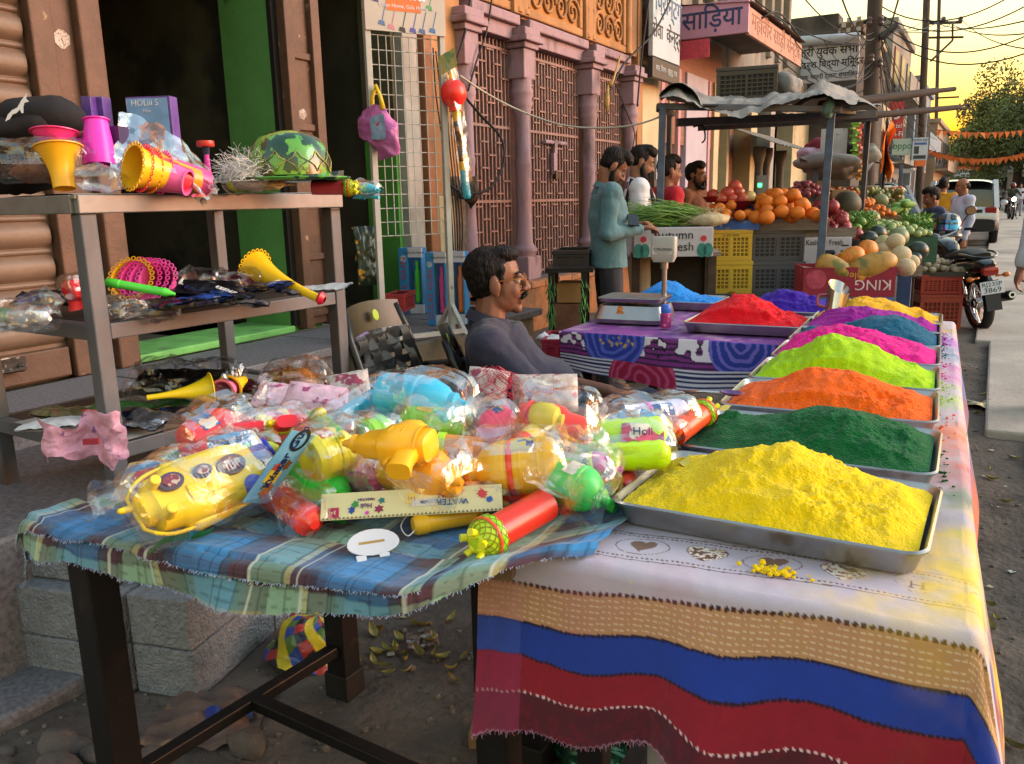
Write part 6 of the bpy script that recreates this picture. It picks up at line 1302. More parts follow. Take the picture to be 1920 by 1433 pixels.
# --- chairs
blkp=M('black_plastic','#141415',.36,var=.2,scale=6,bump=.06,bscale=30,spec=.45); strapm=M('strap_grey','#2f3032',.45,var=.3,scale=12)
def chair(label,loc,rz):
    c=E('plastic_chair',label,'chair',loc,rz,'black woven back plastic chairs')
    # faces +x ; seat at z .42
    P('seat',MB().loft([((-.20,0,.40),(0,.21,0),(0,0,.012)),((-.05,0,.405),(0,.225,0),(0,0,.016)),((.20,0,.42),(0,.23,0),(0,0,.016)),((.235,0,.41),(0,.22,0),(0,0,.02))],20,.4),blkp,c,smooth='auto')
    bx=lambda z:-.21-.30*(z-.42); 
    for y in (-1,1):
        P('back_post',MB().tube([(-.20,y*.215,.42),(bx(.6)-.01,y*.222,.6),(bx(.8)-.02,y*.215,.78),(bx(.88)-.03,y*.19,.87)],[.020,.019,.017,.015],8),blkp,c,smooth=True)
        for sx in (.2,-.19): P('leg',MB().bar((sx,y*.20,.41),(sx*1.15,y*.23,0),.04,.03),blkp,c,bevel=.006)
        P('armrest',MB().tube(catmull([(bx(.62),y*.235,.62),(-.05,y*.26,.64),(.16,y*.26,.625),(.21,y*.25,.58),(.2,y*.235,.42)],5),[.018]*21,8),blkp,c,smooth=True)
    P('top_panel',MB().grid(12,6,lambda a,b:(bx(.79+.10*b)-.02-.035*(1-(2*a-1)**2)*1,-.205+.41*a,.78+.105*b+.012*(1-(2*a-1)**2))),blkp,c,smooth=True)
    P('badge',MB().lathe([(0,.003),(.021,.002),(.022,0)],16,frame((bx(.845)-.034,.02,.845),(0,1,0),(-.3,0,1))@Matrix.Translation((0,0,.002))),M('badge_lime','#a8c83a',.4),c)
    P('lower_bar',MB().bar((bx(.44),-.21,.445),(bx(.44),.21,.445),.03,.03),blkp,c)
    nv,nh=5,7
    for i in range(nv):
        y=-.165+.33*i/(nv-1); P('strap',MB().grid(1,28,lambda a,b:(bx(.45+.34*b)-.028*(1-(y/.2)**2)*b+.006*math.sin((b*nh*PI)+i*PI),y-.032+.064*a,.45+.34*b)),strapm,c,smooth=True)
    for k in range(nh):
        z=.45+.34*(k+.5)/nh; P('strap',MB().grid(24,1,lambda a,b:(bx(z)-.028*(1-((2*a-1))**2)*((z-.45)/.34)+.006*math.sin((a*.41/.33*nv-.5)*PI+k*PI),-.205+.41*a,z-.017+.034*b)),strapm,c,smooth=True)
    return c
tl=pd(702,572,3.32); c1=chair('empty black woven plastic chair left of the seated man',(0,0,0),R(8))
w=Matrix.Rotation(R(8),3,'Z')@V((-.36,0,.88)); c1.location=(tl.x-w.x,tl.y-w.y,0); k=tl.z/.885; c1.scale=(1,1,k)
c2_=dup(c1,(loc.x-.02,loc.y,0),R(33),'black plastic chair the seated man is sitting in'); c2_.scale=(1,1,.96)
# --- standing shoppers left of the fruit stall
def stand(label,px,py,d,rz,hp=0,hy=0,J=None,scale=1.0,**k):
    nek=V((J or {}).get('nek',(-.01,0,1.43))); hed=V((J or {}).get('hed',nek+V((.028,0,.135))))
    w=pd(px,py,d); l=Matrix.Rotation(rz,3,'Z')@(hed*scale); zt=w.z/hed.z
    return person(label,(w.x-l.x,w.y-l.y,0),rz,J,hp,hy,scale=zt if abs(zt-1)<.16 else scale,**k)
stand('man in teal long sleeved shirt looking down at his phone by the onion greens',1150,313,5.7,R(33),R(40),0,dict(nek=(-.02,0,1.43),hed=(.035,0,1.555),elR=(-.05,-.25,1.11),wrR=(.20,-.13,1.14),elL=(-.03,.24,1.12),wrL=(.21,.10,1.16)),shirt='#4d717a',trous='#2b2c33',vox=.010,beard=2,hair='full',skin='#80563f',curl=.9,hs=.97,tz=.88)
T('phone','dark phone held by the man in the teal shirt','phone',MB().box((0,0,0),(.075,.15,.009)),M('phone_black','#15161a',.2),bevel=.003,loc=pd(1187,413,5.62),rot=(.5,.1,R(30)))
strp=M('striped_white','#c9cbd4',.9,var=.06,scale=6)
e,H,j=stand('bearded man in white striped polo with backpack straps looking down',1203,305,6.5,R(25),R(22),0,dict(wrR=(.25,-.1,1.10),elR=(-.02,-.24,1.12),wrL=(.25,.1,1.10)),shirt=strp,trous='#9a8d78',sleeve='short',vox=.012,beard=2,hair='full',skin='#86604a')
st_=MB()
for z in (1.05,1.13,1.21,1.29): st_.loft([((.0,0,z),(.142,0,0),(0,.190,0)),((.0,0,z+.006),(.142,0,0),(0,.190,0))],24,.92)
P('shirt_stripes',st_,M('stripe_navy','#2a2f4a',.9),e)
for y in (-1,1): P('backpack_strap',MB().tube([(-.12,y*.13,1.2),(-.06,y*.12,1.44),(.06,y*.12,1.40),(.125,y*.13,1.2),(.10,y*.14,1.05)],.02,6),M('strap_black','#1b1b1e',.8),e,smooth=True)
stand('man in red tee shirt seen from behind the canopy post, turned right',1255,322,6.75,R(42),R(5),0,None,shirt='#b0182a',trous='#2a2d38',sleeve='short',vox=.012,hair='full',skin='#7d5440',collar=False)
stand('bearded young man in brown shirt facing right behind the pomegranate bowl',1305,330,7.7,R(-8),R(3),R(5),None,shirt='#6f4632',trous='#2a2a2e',vox=.012,hair='full',beard=2,skin='#7d523c')
# --- people on the right
stand('man in dark blue jacket reaching left over the vegetables',1741,371,10.0,R(205),R(18),0,dict(che=(.12,0,1.18),nek=(.24,0,1.36),shR=(.22,-.19,1.31),shL=(.22,.19,1.31),wrR=(.66,-.10,1.0),elR=(.40,-.2,1.08),wrL=(.62,.18,.98),elL=(.36,.24,1.06)),hs=1.1,shirt='#2b3556',trous='#22242c',vox=.016,hair='full',skin='#7a5040')
stand('man in mustard yellow shirt standing with his back to us by the cars',1770,348,12.6,R(75),0,0,None,shirt='#c08a1e',trous='#33363f',sleeve='short',vox=.02,hair='full',skin='#7a5242')
stand('balding man in white shirt and glasses standing by the parked motorcycle',1804,350,11.0,R(210),R(14),0,dict(wrR=(.05,-.24,.80),wrL=(.05,.24,.80)),shirt='#aab4cc',trous='#1f2026',vox=.016,hair='bald',skin='#85583f')
stand('passer-by in pale blue shirt and jeans cut off by the right picture edge',2052,240,4.6,R(250),0,0,dict(elR=(-.04,-.25,1.08),wrR=(.02,-.27,.84)),shirt='#9fa9b4',trous='#5a6c8a',vox=.014,skin='#5f3f33')
# ================= fruit and vegetable stalls =================
wood=M('old_wood','#7d7469',.85,var=.25,scale=8,stretch=(1,6,6),bump=.3,bscale=40); wood2=M('crate_wood','#8a6f52',.85,var=.25,scale=8,stretch=(1,6,6),bump=.2)
post=M('steel_post','#4a505a',.5,.5,var=.25,scale=10,p2=('#5a4436',14,.6,.1))
def carton(label,x0,y0,x1,y1,d,dep,mat,rz=R(20),name='carton',cat='carton',hollow=False,group=None):
    c=pd((x0+x1)/2,y1,d); w=(x1-x0)*d/FPX/math.cos(PSI-rz)*.98; h=(y1-y0)*d/FPX
    e=E(name,label,cat,c,rz,group)
    if hollow:
        t=.012
        for n_,a,b in (('floor',(-w/2,0,0),(w/2,dep,t)),('front_side',(-w/2,0,t),(w/2,t,h)),('back_side',(-w/2,dep-t,t),(w/2,dep,h)),('left_side',(-w/2,t,t),(-w/2+t,dep-t,h)),('right_side',(w/2-t,t,t),(w/2,dep-t,h))): P(n_,MB().bb(a,b),mat,e)
    else: P('box',MB().bb((-w/2,0,0),(w/2,dep,h)),mat,e,bevel=.004)
    return e,w,h
def crate(label,x0,y0,x1,y1,d,dep,col,rz=R(20),group=None,marks=None,nx=9,nz=5):
    c=pd((x0+x1)/2,y1,d); w=(x1-x0)*d/FPX/math.cos(PSI-rz)*.98; h=(y1-y0)*d/FPX; m=plast(col)
    e=E('plastic_crate',label,'crate',c,rz,group); t=.012
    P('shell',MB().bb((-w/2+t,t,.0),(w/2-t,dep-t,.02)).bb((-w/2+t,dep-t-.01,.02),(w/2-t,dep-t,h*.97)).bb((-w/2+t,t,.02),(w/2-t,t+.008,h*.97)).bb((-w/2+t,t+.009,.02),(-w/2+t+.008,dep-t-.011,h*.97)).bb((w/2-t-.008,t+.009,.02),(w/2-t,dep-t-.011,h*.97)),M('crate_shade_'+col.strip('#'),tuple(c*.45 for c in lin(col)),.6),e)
    P('rim',MB().bb((-w/2-.004,-.004,h-.03),(w/2+.004,t+.002,h)).bb((-w/2-.004,dep-t,h-.03),(w/2+.004,dep+.004,h)).bb((-w/2-.004,t+.003,h-.03),(-w/2+t,dep-t-.001,h)).bb((w/2-t,t+.003,h-.03),(w/2+.004,dep-t-.001,h)),m,e,bevel=.003)
    pn=P('panel',MB().bb((-w/2,0,0),(w/2,t,h*.16)).bb((-w/2,0,h*.86-.03),(w/2,t,h-.031)).bb((-w/2,.0,h*.16),(-w/2+.03,t,h*.86-.03)).bb((w/2-.03,.0,h*.16),(w/2,t,h*.86-.03)).bb((-.012,-.002,h*.16),(.012,t,h*.86-.03)),m,e,bevel=.002)
    P('side_panel',MB().bb((w/2-t,t+.001,0),(w/2,dep-t,h*.16)).bb((w/2-t,t+.001,h*.75),(w/2,dep-t,h-.031)).bb((-w/2,t+.001,0),(-w/2+t,dep-t,h*.16)).bb((-w/2,t+.001,h*.75),(-w/2+t,dep-t,h-.031)),m,e)
    g=MB(); z0,z1=h*.16,h*.86-.03
    for i in range(nx+1): x=-w/2+.03+(w-.06)*i/nx; g.bb((x-.005,.002,z0),(x+.005,t-.002,z1)); 
    for k in range(1,nz): z=z0+(z1-z0)*k/nz; g.bb((-w/2+.03,.001,z-.005),(w/2-.03,t-.003,z+.005))
    for i in range(nx): y=t+(dep-2*t)*(i+.5)/nx; g.bb((w/2-t+.002,y-.005,z0),(w/2-.002,y+.005,h*.75)); g.bb((-w/2+.002,y-.005,z0),(-w/2+t-.002,y+.005,h*.75))
    for k in range(1,nz): z=z0+(h*.75-z0)*k/nz; g.bb((w/2-t+.003,t,z-.005),(w/2-.003,dep-t,z+.005))
    tag(P('lattice',g,m,e),kind='stuff')
    if marks: text(marks,M('marker_ink','#2b2412',.6),pn,h*.13,frame((0,-.003,h*(.9 if marks[0]!='-' else .08)-.02),(1,0,0),(0,0,1)))
    return e
# cart table under the produce
def stall(label,x0,x1,y0,y1,z):
    e=E('fruit_stall',label,'stall',((x0+x1)/2,(y0+y1)/2,0)); w=(x1-x0)/2; l=(y1-y0)/2; 
    for i in range(6): P('plank',MB().bb((-w,-l+2*l*i/6+.004,z-.03),(w,-l+2*l*(i+1)/6-.004,z+rnd.uniform(-.003,.003))),wood,e)
    for sx in (-1,1):
        for sy in (-1,1): P('leg',MB().bb((sx*w*.93-.03,sy*l*.9-.03,0),(sx*w*.93+.03,sy*l*.9+.03,z-.031)),M('leg_rust','#4a3d36',.7,.3,var=.3,scale=10),e)
    return e
stall('plank stall carrying crates, oranges and papayas',-2.2,-.75,6.75,8.5,.53)
stall('plank stall further back heaped with vegetables',-1.9,-.6,8.8,11.2,.62)
# plain backing board under cartons on the left
g=E('low_bench','dark bench under the white fruit carton','bench',pd(1262,560,6.2),R(20)); P('top',MB().bb((-.32,0,.31),(.34,.5,.34)),wood,g)
for x in (-.28,.28):
    for y in (.04,.44): P('leg',MB().bb((x-.03,y-.03,-.54),(x+.03,y+.03,.31)),M('leg_rust','#4a3d36',.7,.3),g)
P('back_sheet',MB().bb((-.3,.46,-.4),(.3,.47,.3)),M('dark_sheet','#3a3632',.9,var=.3),g)
# crates and cartons
ye='#d2b03a'; gy='#54575d'
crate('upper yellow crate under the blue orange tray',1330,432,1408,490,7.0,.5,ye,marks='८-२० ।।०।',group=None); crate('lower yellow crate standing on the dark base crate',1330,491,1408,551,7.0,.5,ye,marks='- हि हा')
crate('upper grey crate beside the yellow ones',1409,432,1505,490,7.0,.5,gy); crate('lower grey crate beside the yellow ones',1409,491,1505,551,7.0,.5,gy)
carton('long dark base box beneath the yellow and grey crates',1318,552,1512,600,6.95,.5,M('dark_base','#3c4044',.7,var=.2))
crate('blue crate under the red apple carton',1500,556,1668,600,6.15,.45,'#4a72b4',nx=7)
rb=M('apple_red','#8a1f38',.55,var=.12,scale=8,p2=('#a8506a',7,.62,.05)); kr=M('kraft','#9a8262',.85,var=.15,scale=10)
e,w,h=carton('dark red apple carton, open, holding papayas',1508,502,1672,557,6.1,.42,rb,hollow=True)
text('KING',M('print_pale','#d8c0c8',.5),e,h*.5,frame((w*.26,-.002,h*.42),(-1,0,0),(0,0,-1))); text('apple',M('print_gold','#c8963a',.5),e,h*.34,frame((w*.12,-.002,h*.72),(-1,0,0),(0,0,-1)))
P('print',MB().lathe([(0,0),(h*.34,0)],16,frame((-w*.36,-.002,h*.6),(1,0,0),(0,0,1))),M('print_pink','#a84058',.5,var=.3,scale=30),e); P('print',MB().lathe([(0,0),(h*.16,0)],6,frame((-w*.08,-.002,h*.3),(1,0,0),(0,0,1))),M('print_pale','#d8c0c8',.5),e)
P('flap',MB().quad((-w/2,-.005,h),(-.01,-.005,h*.93),(0,.10,h*.80),(-w/2,.12,h*1.02)),kr,e); P('flap',MB().quad((w/2,.0,h),(w/2,.42,h),(w/2+.06,.40,h*1.12),(w/2+.06,.05,h*1.15)),kr,e)
e,w,h=carton('white fruit carton with black hand hole behind the canopy post',1508,446,1592,502,6.9,.4,M('carton_white','#b5b4bc',.6,var=.06,scale=20))
text('Kashmir Fresh',M('ink_black','#151518',.5),e,h*.24,frame((-w*.08,-.004,h*.83),(1,0,0),(0,0,1)),sx=.85); P('hand_hole',MB().cap((-.04,.0,h*.5),(.04,.0,h*.5),.022),M('ink_black','#151518',.5),e)
for k in range(3): P('print',MB().bb((w*.28,-.003,h*(.35+.18*k)),(w*.44,.001,h*(.39+.18*k))),M('ink_black','#151518',.5),e)
e,w,h=carton('white fruit carton with printed apples under the spring onions',1188,428,1336,482,6.0,.4,M('carton_white','#b5b4bc',.6),rz=R(24))
text('Autumn',M('ink_black','#151518',.5),e,h*.42,frame((.0,-.004,h*.74),(1,0,0),(0,0,1))); text('Fresh',M('ink_black','#151518',.5),e,h*.42,frame((.05,-.004,h*.34),(1,0,0),(0,0,1)))
for sx in (-1,1):
    for k in range(2): P('leaf_print',MB().lathe([(0,0),(.035,0)],12,frame((sx*(w*.36+.045*k),-.003,h*.22),(1,0,0),(0,.0,1.6))@Matrix.Diagonal((1,1.5,1,1))),M('print_teal','#2f7a72',.5,var=.3,scale=20),e)
    P('apple_print',MB().lathe([(0,0),(.022,0)],12,frame((sx*(w*.38),-.004,h*.62),(1,0,0),(0,0,1))),M('print_red','#b83040',.5),e)
def wtray(label,x0,y0,x1,y1,d,dep,mat,rz=R(14)):
    e,w,h=carton(label,x0,y0,x1,y1,d,dep,mat,rz,'wooden_tray','tray',hollow=True); return e
wtray('blue painted wooden tray of small oranges',1327,414,1420,432,6.95,.45,M('tray_blue','#3f68b0',.6,var=.2,scale=14,p2=('#8a8578',12,.6,.08)))
wtray('grey weathered wooden tray of large oranges',1421,412,1548,432,6.9,.5,wood)
wtray('grey wooden tray of pomegranates behind the canopy post',1500,428,1600,446,6.9,.5,wood); wtray('grey wooden tray of melons by the papaya carton',1600,500,1722,518,6.6,.5,wood)
for x in (1612,1690): T('stall_prop','blue painted board prop under the melon tray at px'.replace(' at px','')+(' left side' if x<1650 else ' right side'),'prop',MB().bb((-.05,0,0),(.05,.05,.45)),M('prop_blue','#3a5278',.7,var=.2),loc=pd(x,598,6.62))
wtray('brown wooden crate of small oranges on the rear stall',1650,405,1688,425,9.0,.5,wood2); wtray('dark green tray of guavas on the rear stall',1700,445,1752,492,7.6,.45,M('tray_green','#2f5240',.6,var=.2))
# produce: shared meshes, one object each
def fmesh(name,r,mat,kind='s',seed=0):
    mb=MB()
    if kind=='s': mb.ell((0,0,0),(r,r,r*.88),14,10)
    elif kind=='m': mb.ell((0,0,0),(r*1.08,r,r*.96),16,12)
    elif kind=='long': mb.lathe([(0,-1.0),(.16,-.97),(.30,-.85),(.38,-.6),(.40,-.2),(.38,.2),(.34,.5),(.24,.8),(.10,.96),(0,1.0)],18,RY); mb=xf(mb,Matrix.Scale(r,4))
    elif kind=='p': mb.ell((0,0,0),(r*1.2,r,r*.85),10,7); disp(mb,r*.22,5/r*.1,seed)
    elif kind=='pom': mb.ell((0,0,0),(r,r,r*.95),14,10); mb.lathe([(r*.22,r*.86),(r*.16,r*1.0),(r*.26,r*1.2)],8)
    me=mb.mesh(name); me.materials.append(mat); me.polygons.foreach_set('use_smooth',[True]*len(me.polygons)); return me
def fruit(name,me,pos,label,group,rot=None,sc=1.0):
    o=link(bpy.data.objects.new(name,me)); o.location=pos; o.rotation_euler=rot or (rnd.uniform(-.5,.5),rnd.uniform(-.5,.5),rnd.uniform(0,TAU)); s=sc*rnd.uniform(.93,1.07); o.scale=(s,s,s); return tag(o,label,name.replace('_',' '),group)
orm=M('orange_peel','#cf7420',.6,var=.14,scale=5,bump=.25,bscale=60,p2=('#c8903a',3,.6,.15)); org_=[fmesh('orange',.062,orm),fmesh('orange',.05,orm)]
def zz(x,y): return (1500+x*.2373,300+y*.2373)
def pile(name,mes,x0,x1,yb,yt,d,n,lab,grp,r,rows=4,dd=.35,sc=1.0):
    """a heap between pixel columns x0..x1: fruits dropped one by one on a dome, kept apart"""
    rr=random.Random(n*7+int(x0)); pts=[]; c0=pd((x0+x1)/2,yb,d); w=(pd(x1,yb,d)-pd(x0,yb,d)).length/2; H=(yb-yt)*d/FPX+r*.6; ux=CR.copy(); ux.z=0; ux.normalize(); uy=V((-ux.y,ux.x,0)); tries=0
    while len(pts)<n and tries<6000:
        tries+=1; a=rr.uniform(-1,1); b=rr.uniform(-.15,1.4); q=abs(a)**2.6; h=H*(1-q)*min(1,(b+.2)/.75); z=h*(1 if rr.random()<.7 else rr.random())
        p=c0+ux*a*w+uy*b*dd+V((0,0,z)); k=1.75-.5*tries/6000
        if all((p-o).length>r*k for o in pts): pts.append(p)
    for p in pts: fruit(name,rr.choice(mes),p,lab,grp,sc=sc*rr.uniform(.88,1.12))
pile('orange',[org_[1]],1340,1415,410,392,6.85,14,'small orange heaped in the blue wooden tray','oranges in the blue tray',.05,3)
pile('orange',[org_[0]],1425,1538,408,374,6.8,28,'large orange heaped in the grey wooden tray','oranges in the grey tray',.062,4,.30)
pomm=M('pomegranate_skin','#8e3a40',.4,var=.35,scale=5,p2=('#c89a6a',6,.57,.12)); pom=[fmesh('pomegranate',.052,pomm,'pom')]
pile('pomegranate',pom,1542,1606,440,395,7.0,24,'pomegranate heaped behind the canopy post','pomegranates behind the post',.05,4,.4)
appm=M('apple_skin','#b04a3a',.35,var=.3,scale=4,p2=('#c8b070',4,.52,.12)); app=[fmesh('apple',.06,appm)]
bowl=M('bowl_red','#7a1a24',.3)
T('fruit_bowl','dark red plastic bowl of big apples above the oranges','bowl',MB().lathe([(0,0),(.10,0),(.17,.07),(.18,.075),(.165,.07),(.095,.008),(0,.008)],24),bowl,smooth='auto',loc=pd(1376,394,7.15))
for x,y in ((1352,372),(1372,372),(1392,374),(1405,370),(1364,362),(1384,360),(1378,350)): fruit('apple',app[0],pd(x,y,7.15),'big red and yellow apple in the dark red bowl','apples in the red bowl')
T('fruit_bowl','small red bowl with one apple left of the big apple bowl','bowl',MB().lathe([(0,0),(.05,0),(.09,.05),(.085,.05),(.045,.006),(0,.006)],20),bowl,smooth='auto',loc=pd(1336,380,7.2)); fruit('apple',app[0],pd(1337,366,7.2),'single red apple in the small red bowl',None)
gm=M('grape_dark','#26282e',.35,var=.3,col2='#3a4a34',scale=20); gb=MB()
for i in range(70): gb.ell((rnd.uniform(-.13,.13),rnd.uniform(-.08,.08),rnd.uniform(0,.07)),.014,7,5)
T('grapes','bunch of dark grapes in a blue basin behind the oranges','grapes',gb,gm,smooth=True,loc=pd(1420,388,7.25)); T('basin','blue plastic basin under the dark grapes','basin',MB().lathe([(0,0),(.12,0),(.16,.06),(.15,.06),(.11,.006),(0,.006)],20),plast('#2f4fa8'),smooth='auto',loc=pd(1420,398,7.25))
ds=E('price_display','grey weighing scale head with green lit digits above the oranges','scale',pd(1428,372,7.4),R(20)); P('column',MB().bb((-.05,0,-.12),(.06,.06,.20)),M('scale_body','#74747a',.5),ds,bevel=.01); P('digits',MB().bb((-.035,-.003,.10),(-.005,.0,.13)),M('led_green','#20d060',.4,emit=('#20ff60',1.5)),ds)
# spring onions
og=M('onion_green','#4f7a2c',.6,var=.35,scale=9,col2='#7fa04a'); orr=M('onion_root','#a89a78',.9,var=.3,scale=20); ol=MB(); orb=MB()
b0=pd(1300,418,6.1)
rx=V((math.cos(R(24)),math.sin(R(24)),0)); ry=V((-math.sin(R(24)),math.cos(R(24)),0))
for i in range(330):
    a=rnd.uniform(-.16,.10); p=b0+rx*(a+rnd.uniform(-.03,.03))+ry*rnd.uniform(-.05,.30)+V((0,0,rnd.uniform(-.02,.09)))
    L=rnd.uniform(.28,.52); dr=-rx*rnd.uniform(.7,1.0)+ry*rnd.uniform(-.25,.35)+V((0,0,rnd.uniform(-.05,.38)))
    q=p+dr*L*.5; r_=p+dr*L+V((0,0,-rnd.uniform(.02,.12))); ol.tube([p,q,r_],[.004,.0038,.001],4,cap=False)
for i in range(420):
    p=b0+rx*rnd.uniform(-.10,.20)+ry*rnd.uniform(-.06,.30)+V((0,0,rnd.uniform(-.02,.10))); d_=V((rnd.uniform(-1,1),rnd.uniform(-1,1),rnd.uniform(-.8,.8)))*.05; orb.tube([p,p+d_*.6+V((0,0,.01)),p+d_],[.003,.002,.001],3,cap=False)
so=E('spring_onions','big bundle of spring onions with tangled roots on the white carton','spring onions',b0); 
for n_,mb,m_ in (('leaves',ol,og),('roots',orb,orr)): mb.v=[tuple(V(p)-b0) for p in mb.v]; tag(P(n_,mb,m_,so),kind='stuff')
P('bulbs',disp(MB().ell((.08,.08,.02),(.17,.16,.05),20,10),.02,12),orr,so,smooth=True)
# papayas, melons
pap_=M('papaya_skin','#a8803a',.45,var=.2,scale=3,p2=('#67692f',2.6,.50,.14),bump=.06); papo=M('papaya_orange','#c87a2a',.45,var=.2,scale=3,p2=('#a89a3a',3,.56,.12))
def pap(label,a,b,d,r,m):
    p0,p1=pd(*zz(*a),d),pd(*zz(*b),d-.1); o=link(bpy.data.objects.new('papaya',fmesh('papaya',1,m,'long'))); o.matrix_world=axisM(p0,p1)@Matrix.Diagonal(((p1-p0).length/2,r/.4,r/.4,1)); tag(o,label,'papaya','papayas in the red carton')
pap('long green and tan papaya at the left of the red carton',(130,795),(415,920),6.2,.085,pap_); pap('orange papaya leaning up behind the left one',(320,845),(500,705),6.4,.085,papo); pap('big green streaked papaya at the right of the red carton',(385,905),(770,775),6.15,.10,pap_); pap('yellow papaya at the back of the carton',(470,720),(615,712),6.5,.085,papo); pap('small orange papaya end at the back left of the carton',(285,805),(370,760),6.5,.05,papo); pap('orange papaya end at the carton front',(425,935),(520,920),6.15,.05,papo)
mel=M('muskmelon_rind','#b5a988',.7,var=.12,scale=5,bump=.35,bscale=70,p2=('#9a9a6a',3,.58,.12)); wml=M('watermelon_rind','#27362d',.35,var=.3,scale=3); wml2=M('watermelon_pale','#74805a',.4,var=.3,scale=3,stretch=(.3,1,1))
mm=fmesh('muskmelon',.068,mel,'m'); wm=fmesh('watermelon',.075,wml,'m'); wm2=fmesh('watermelon',.075,wml2,'m')
for x,y,d,s,l in ((755,645,6.55,1.0,'topmost'),(652,650,6.7,.85,'left rear'),(660,708,6.6,.88,'middle left'),(795,752,6.45,1.08,'large central'),(833,850,6.3,1.02,'front'),(885,805,6.5,.8,'right'),(745,858,6.4,.75,'low front left'),(700,790,6.55,.8,'half hidden lower')): fruit('muskmelon',mm,pd(*zz(x,y),d),l+' pale muskmelon beside the papaya carton','muskmelons on the melon tray',sc=s)
for x,y,d,s,m_,l in ((545,630,6.9,1.05,wm,'dark watermelon behind the papayas at left'),(612,588,7.1,1.05,wm,'dark watermelon behind the left one'),(935,718,6.75,1.12,wm,'dark watermelon at the right end of the melons'),(775,612,6.8,1.2,wm2,'pale striped watermelon behind the muskmelons'),(905,780,6.7,.75,wm,'small dark watermelon under the right one'),(560,462,8.2,1.05,wm2,'pale green watermelon on the rear stall'),(640,322,10,1.1,wm2,'green watermelon far along the rear stall')): fruit('watermelon',m_,pd(*zz(x,y),d),l,None,sc=s)
pk=T('pumpkin','big dark grey pumpkin standing on the rear stall','pumpkin',MB().lathe([(0,-.11),(.10,-.10),(.15,-.03),(.14,.05),(.09,.12),(.03,.14),(0,.14)],18),M('pumpkin_skin','#4a4a3c',.6,var=.3,scale=4,bump=.1),smooth=True,loc=pd(*zz(370,352),8.8))
guv=M('guava_skin','#8a9f62',.5,var=.2,scale=5,p2=('#a8b080',4,.56,.12)); gv=[fmesh('guava',.036,guv)]
pile('guava',gv,1650,1748,440,424,7.6,46,'pale green guava heaped in the dark green tray','guavas in the green tray',.036,5,.5)
grg=M('gourd_green','#5f8a3c',.45,var=.3,scale=5); gg=[fmesh('round_gourd',.04,grg)]
pile('round_gourd',gg,1600,1632,428,412,7.4,12,'small green round gourd between pomegranates and melons','round gourds',.04,3)
tng=[fmesh('tangerine',.03,orm)]; pile('tangerine',tng,1636,1684,404,386,9.0,52,'small tangerine heaped in the brown wooden crate','tangerines in the brown crate',.03,5,.5)
pile('tangerine',[fmesh('tangerine',.04,orm)],1600,1640,382,366,9.6,26,'tangerine heaped on the far white tray','tangerines on the far tray',.03,4,.4)
on=[fmesh('onion',.036,M('onion_skin','#8a4450',.45,var=.35,scale=6,p2=('#b87a7a',6,.55,.1)),'s')]; pile('onion',on,1504,1552,364,346,10,44,'red onion heaped in the open carton at the back','onions in the far carton',.036,5,.4)
carton('open brown carton standing behind the far onions',1500,340,1555,372,10.4,.05,kr,name='carton'); carton('brown carton of greens on the far stall',1560,356,1592,372,10.2,.4,kr)
ptm=M('potato_skin','#a3947c',.8,var=.18,scale=7,bump=.1); pt=[fmesh('potato',.040,ptm,'p',1),fmesh('potato',.034,ptm,'p',2)]
crate('upper red crate carrying potatoes by the motorcycle',1728,516,1800,552,8.2,.5,'#a8382c',nx=8); crate('lower red crate standing on the ground by the motorcycle',1724,553,1798,618,8.2,.5,'#9a3a2a',nx=8)
wtray('dark wooden tray of potatoes on the red crates',1726,510,1804,519,8.15,.5,M('dark_wood','#4a4540',.8))
pile('potato',pt,1732,1800,508,489,8.2,60,'tan potato heaped on the red crates','potatoes on the red crates',.04,5,.4)
egg=M('brinjal_skin','#2a1f33',.25); vg=M('veg_green','#5f8a3a',.6,var=.35,scale=8)
for i in range(9): p=pd(1632+rnd.uniform(-9,12),420+rnd.uniform(-6,8),8.2); o=link(bpy.data.objects.new('brinjal',fmesh('brinjal',.06,egg,'long') if i==0 else bpy.data.objects['brinjal'].data)); o.location=p; o.rotation_euler=(0,rnd.uniform(-.4,.4),rnd.uniform(0,6)); tag(o,'dark purple brinjal on the rear stall','brinjal','brinjals on the rear stall')
cuc=fmesh('cucumber',.11,vg,'long')
for i in range(14): o=link(bpy.data.objects.new('cucumber',cuc)); o.location=pd(1690+rnd.uniform(-16,20),388+rnd.uniform(-8,12),9.6+rnd.uniform(-.3,.3)); o.rotation_euler=(0,rnd.uniform(-.3,.3),R(60)+rnd.uniform(-.5,.5)); tag(o,'green cucumber piled on the rear stall','cucumber','cucumbers on the rear stall')
lf=MB()
for i in range(700):
    p=pd(rnd.uniform(1690,1745),rnd.uniform(404,428),rnd.uniform(8.3,9.2)); a=V((rnd.uniform(-1,1),rnd.uniform(-1,1),rnd.uniform(-.5,1)))*.04; b=V((rnd.uniform(-1,1),rnd.uniform(-1,1),rnd.uniform(-1,1)))*.025; lf.quad(p,p+a,p+a+b,p+b)
T('leafy_greens','heap of leafy green vegetables in front of the man in blue','greens',lf,vg,kind='stuff')
lf=MB()
for i in range(420):
    p=pd(rnd.uniform(1595,1640),rnd.uniform(402,425),rnd.uniform(7.5,8.0)); a=V((rnd.uniform(-1,1),rnd.uniform(-1,1),rnd.uniform(-.5,1)))*.05; lf.tube([p,p+a],[.008,.003],5)
T('leafy_greens','heap of green chillies and beans beside the pomegranates','greens',lf,vg,kind='stuff')
mz=MB()
for i in range(900):
    x=rnd.uniform(1545,1690); p=pd(x,rnd.uniform(355,378),rnd.uniform(10.5,13)); mz.ell(p,rnd.uniform(.025,.05),6,4)
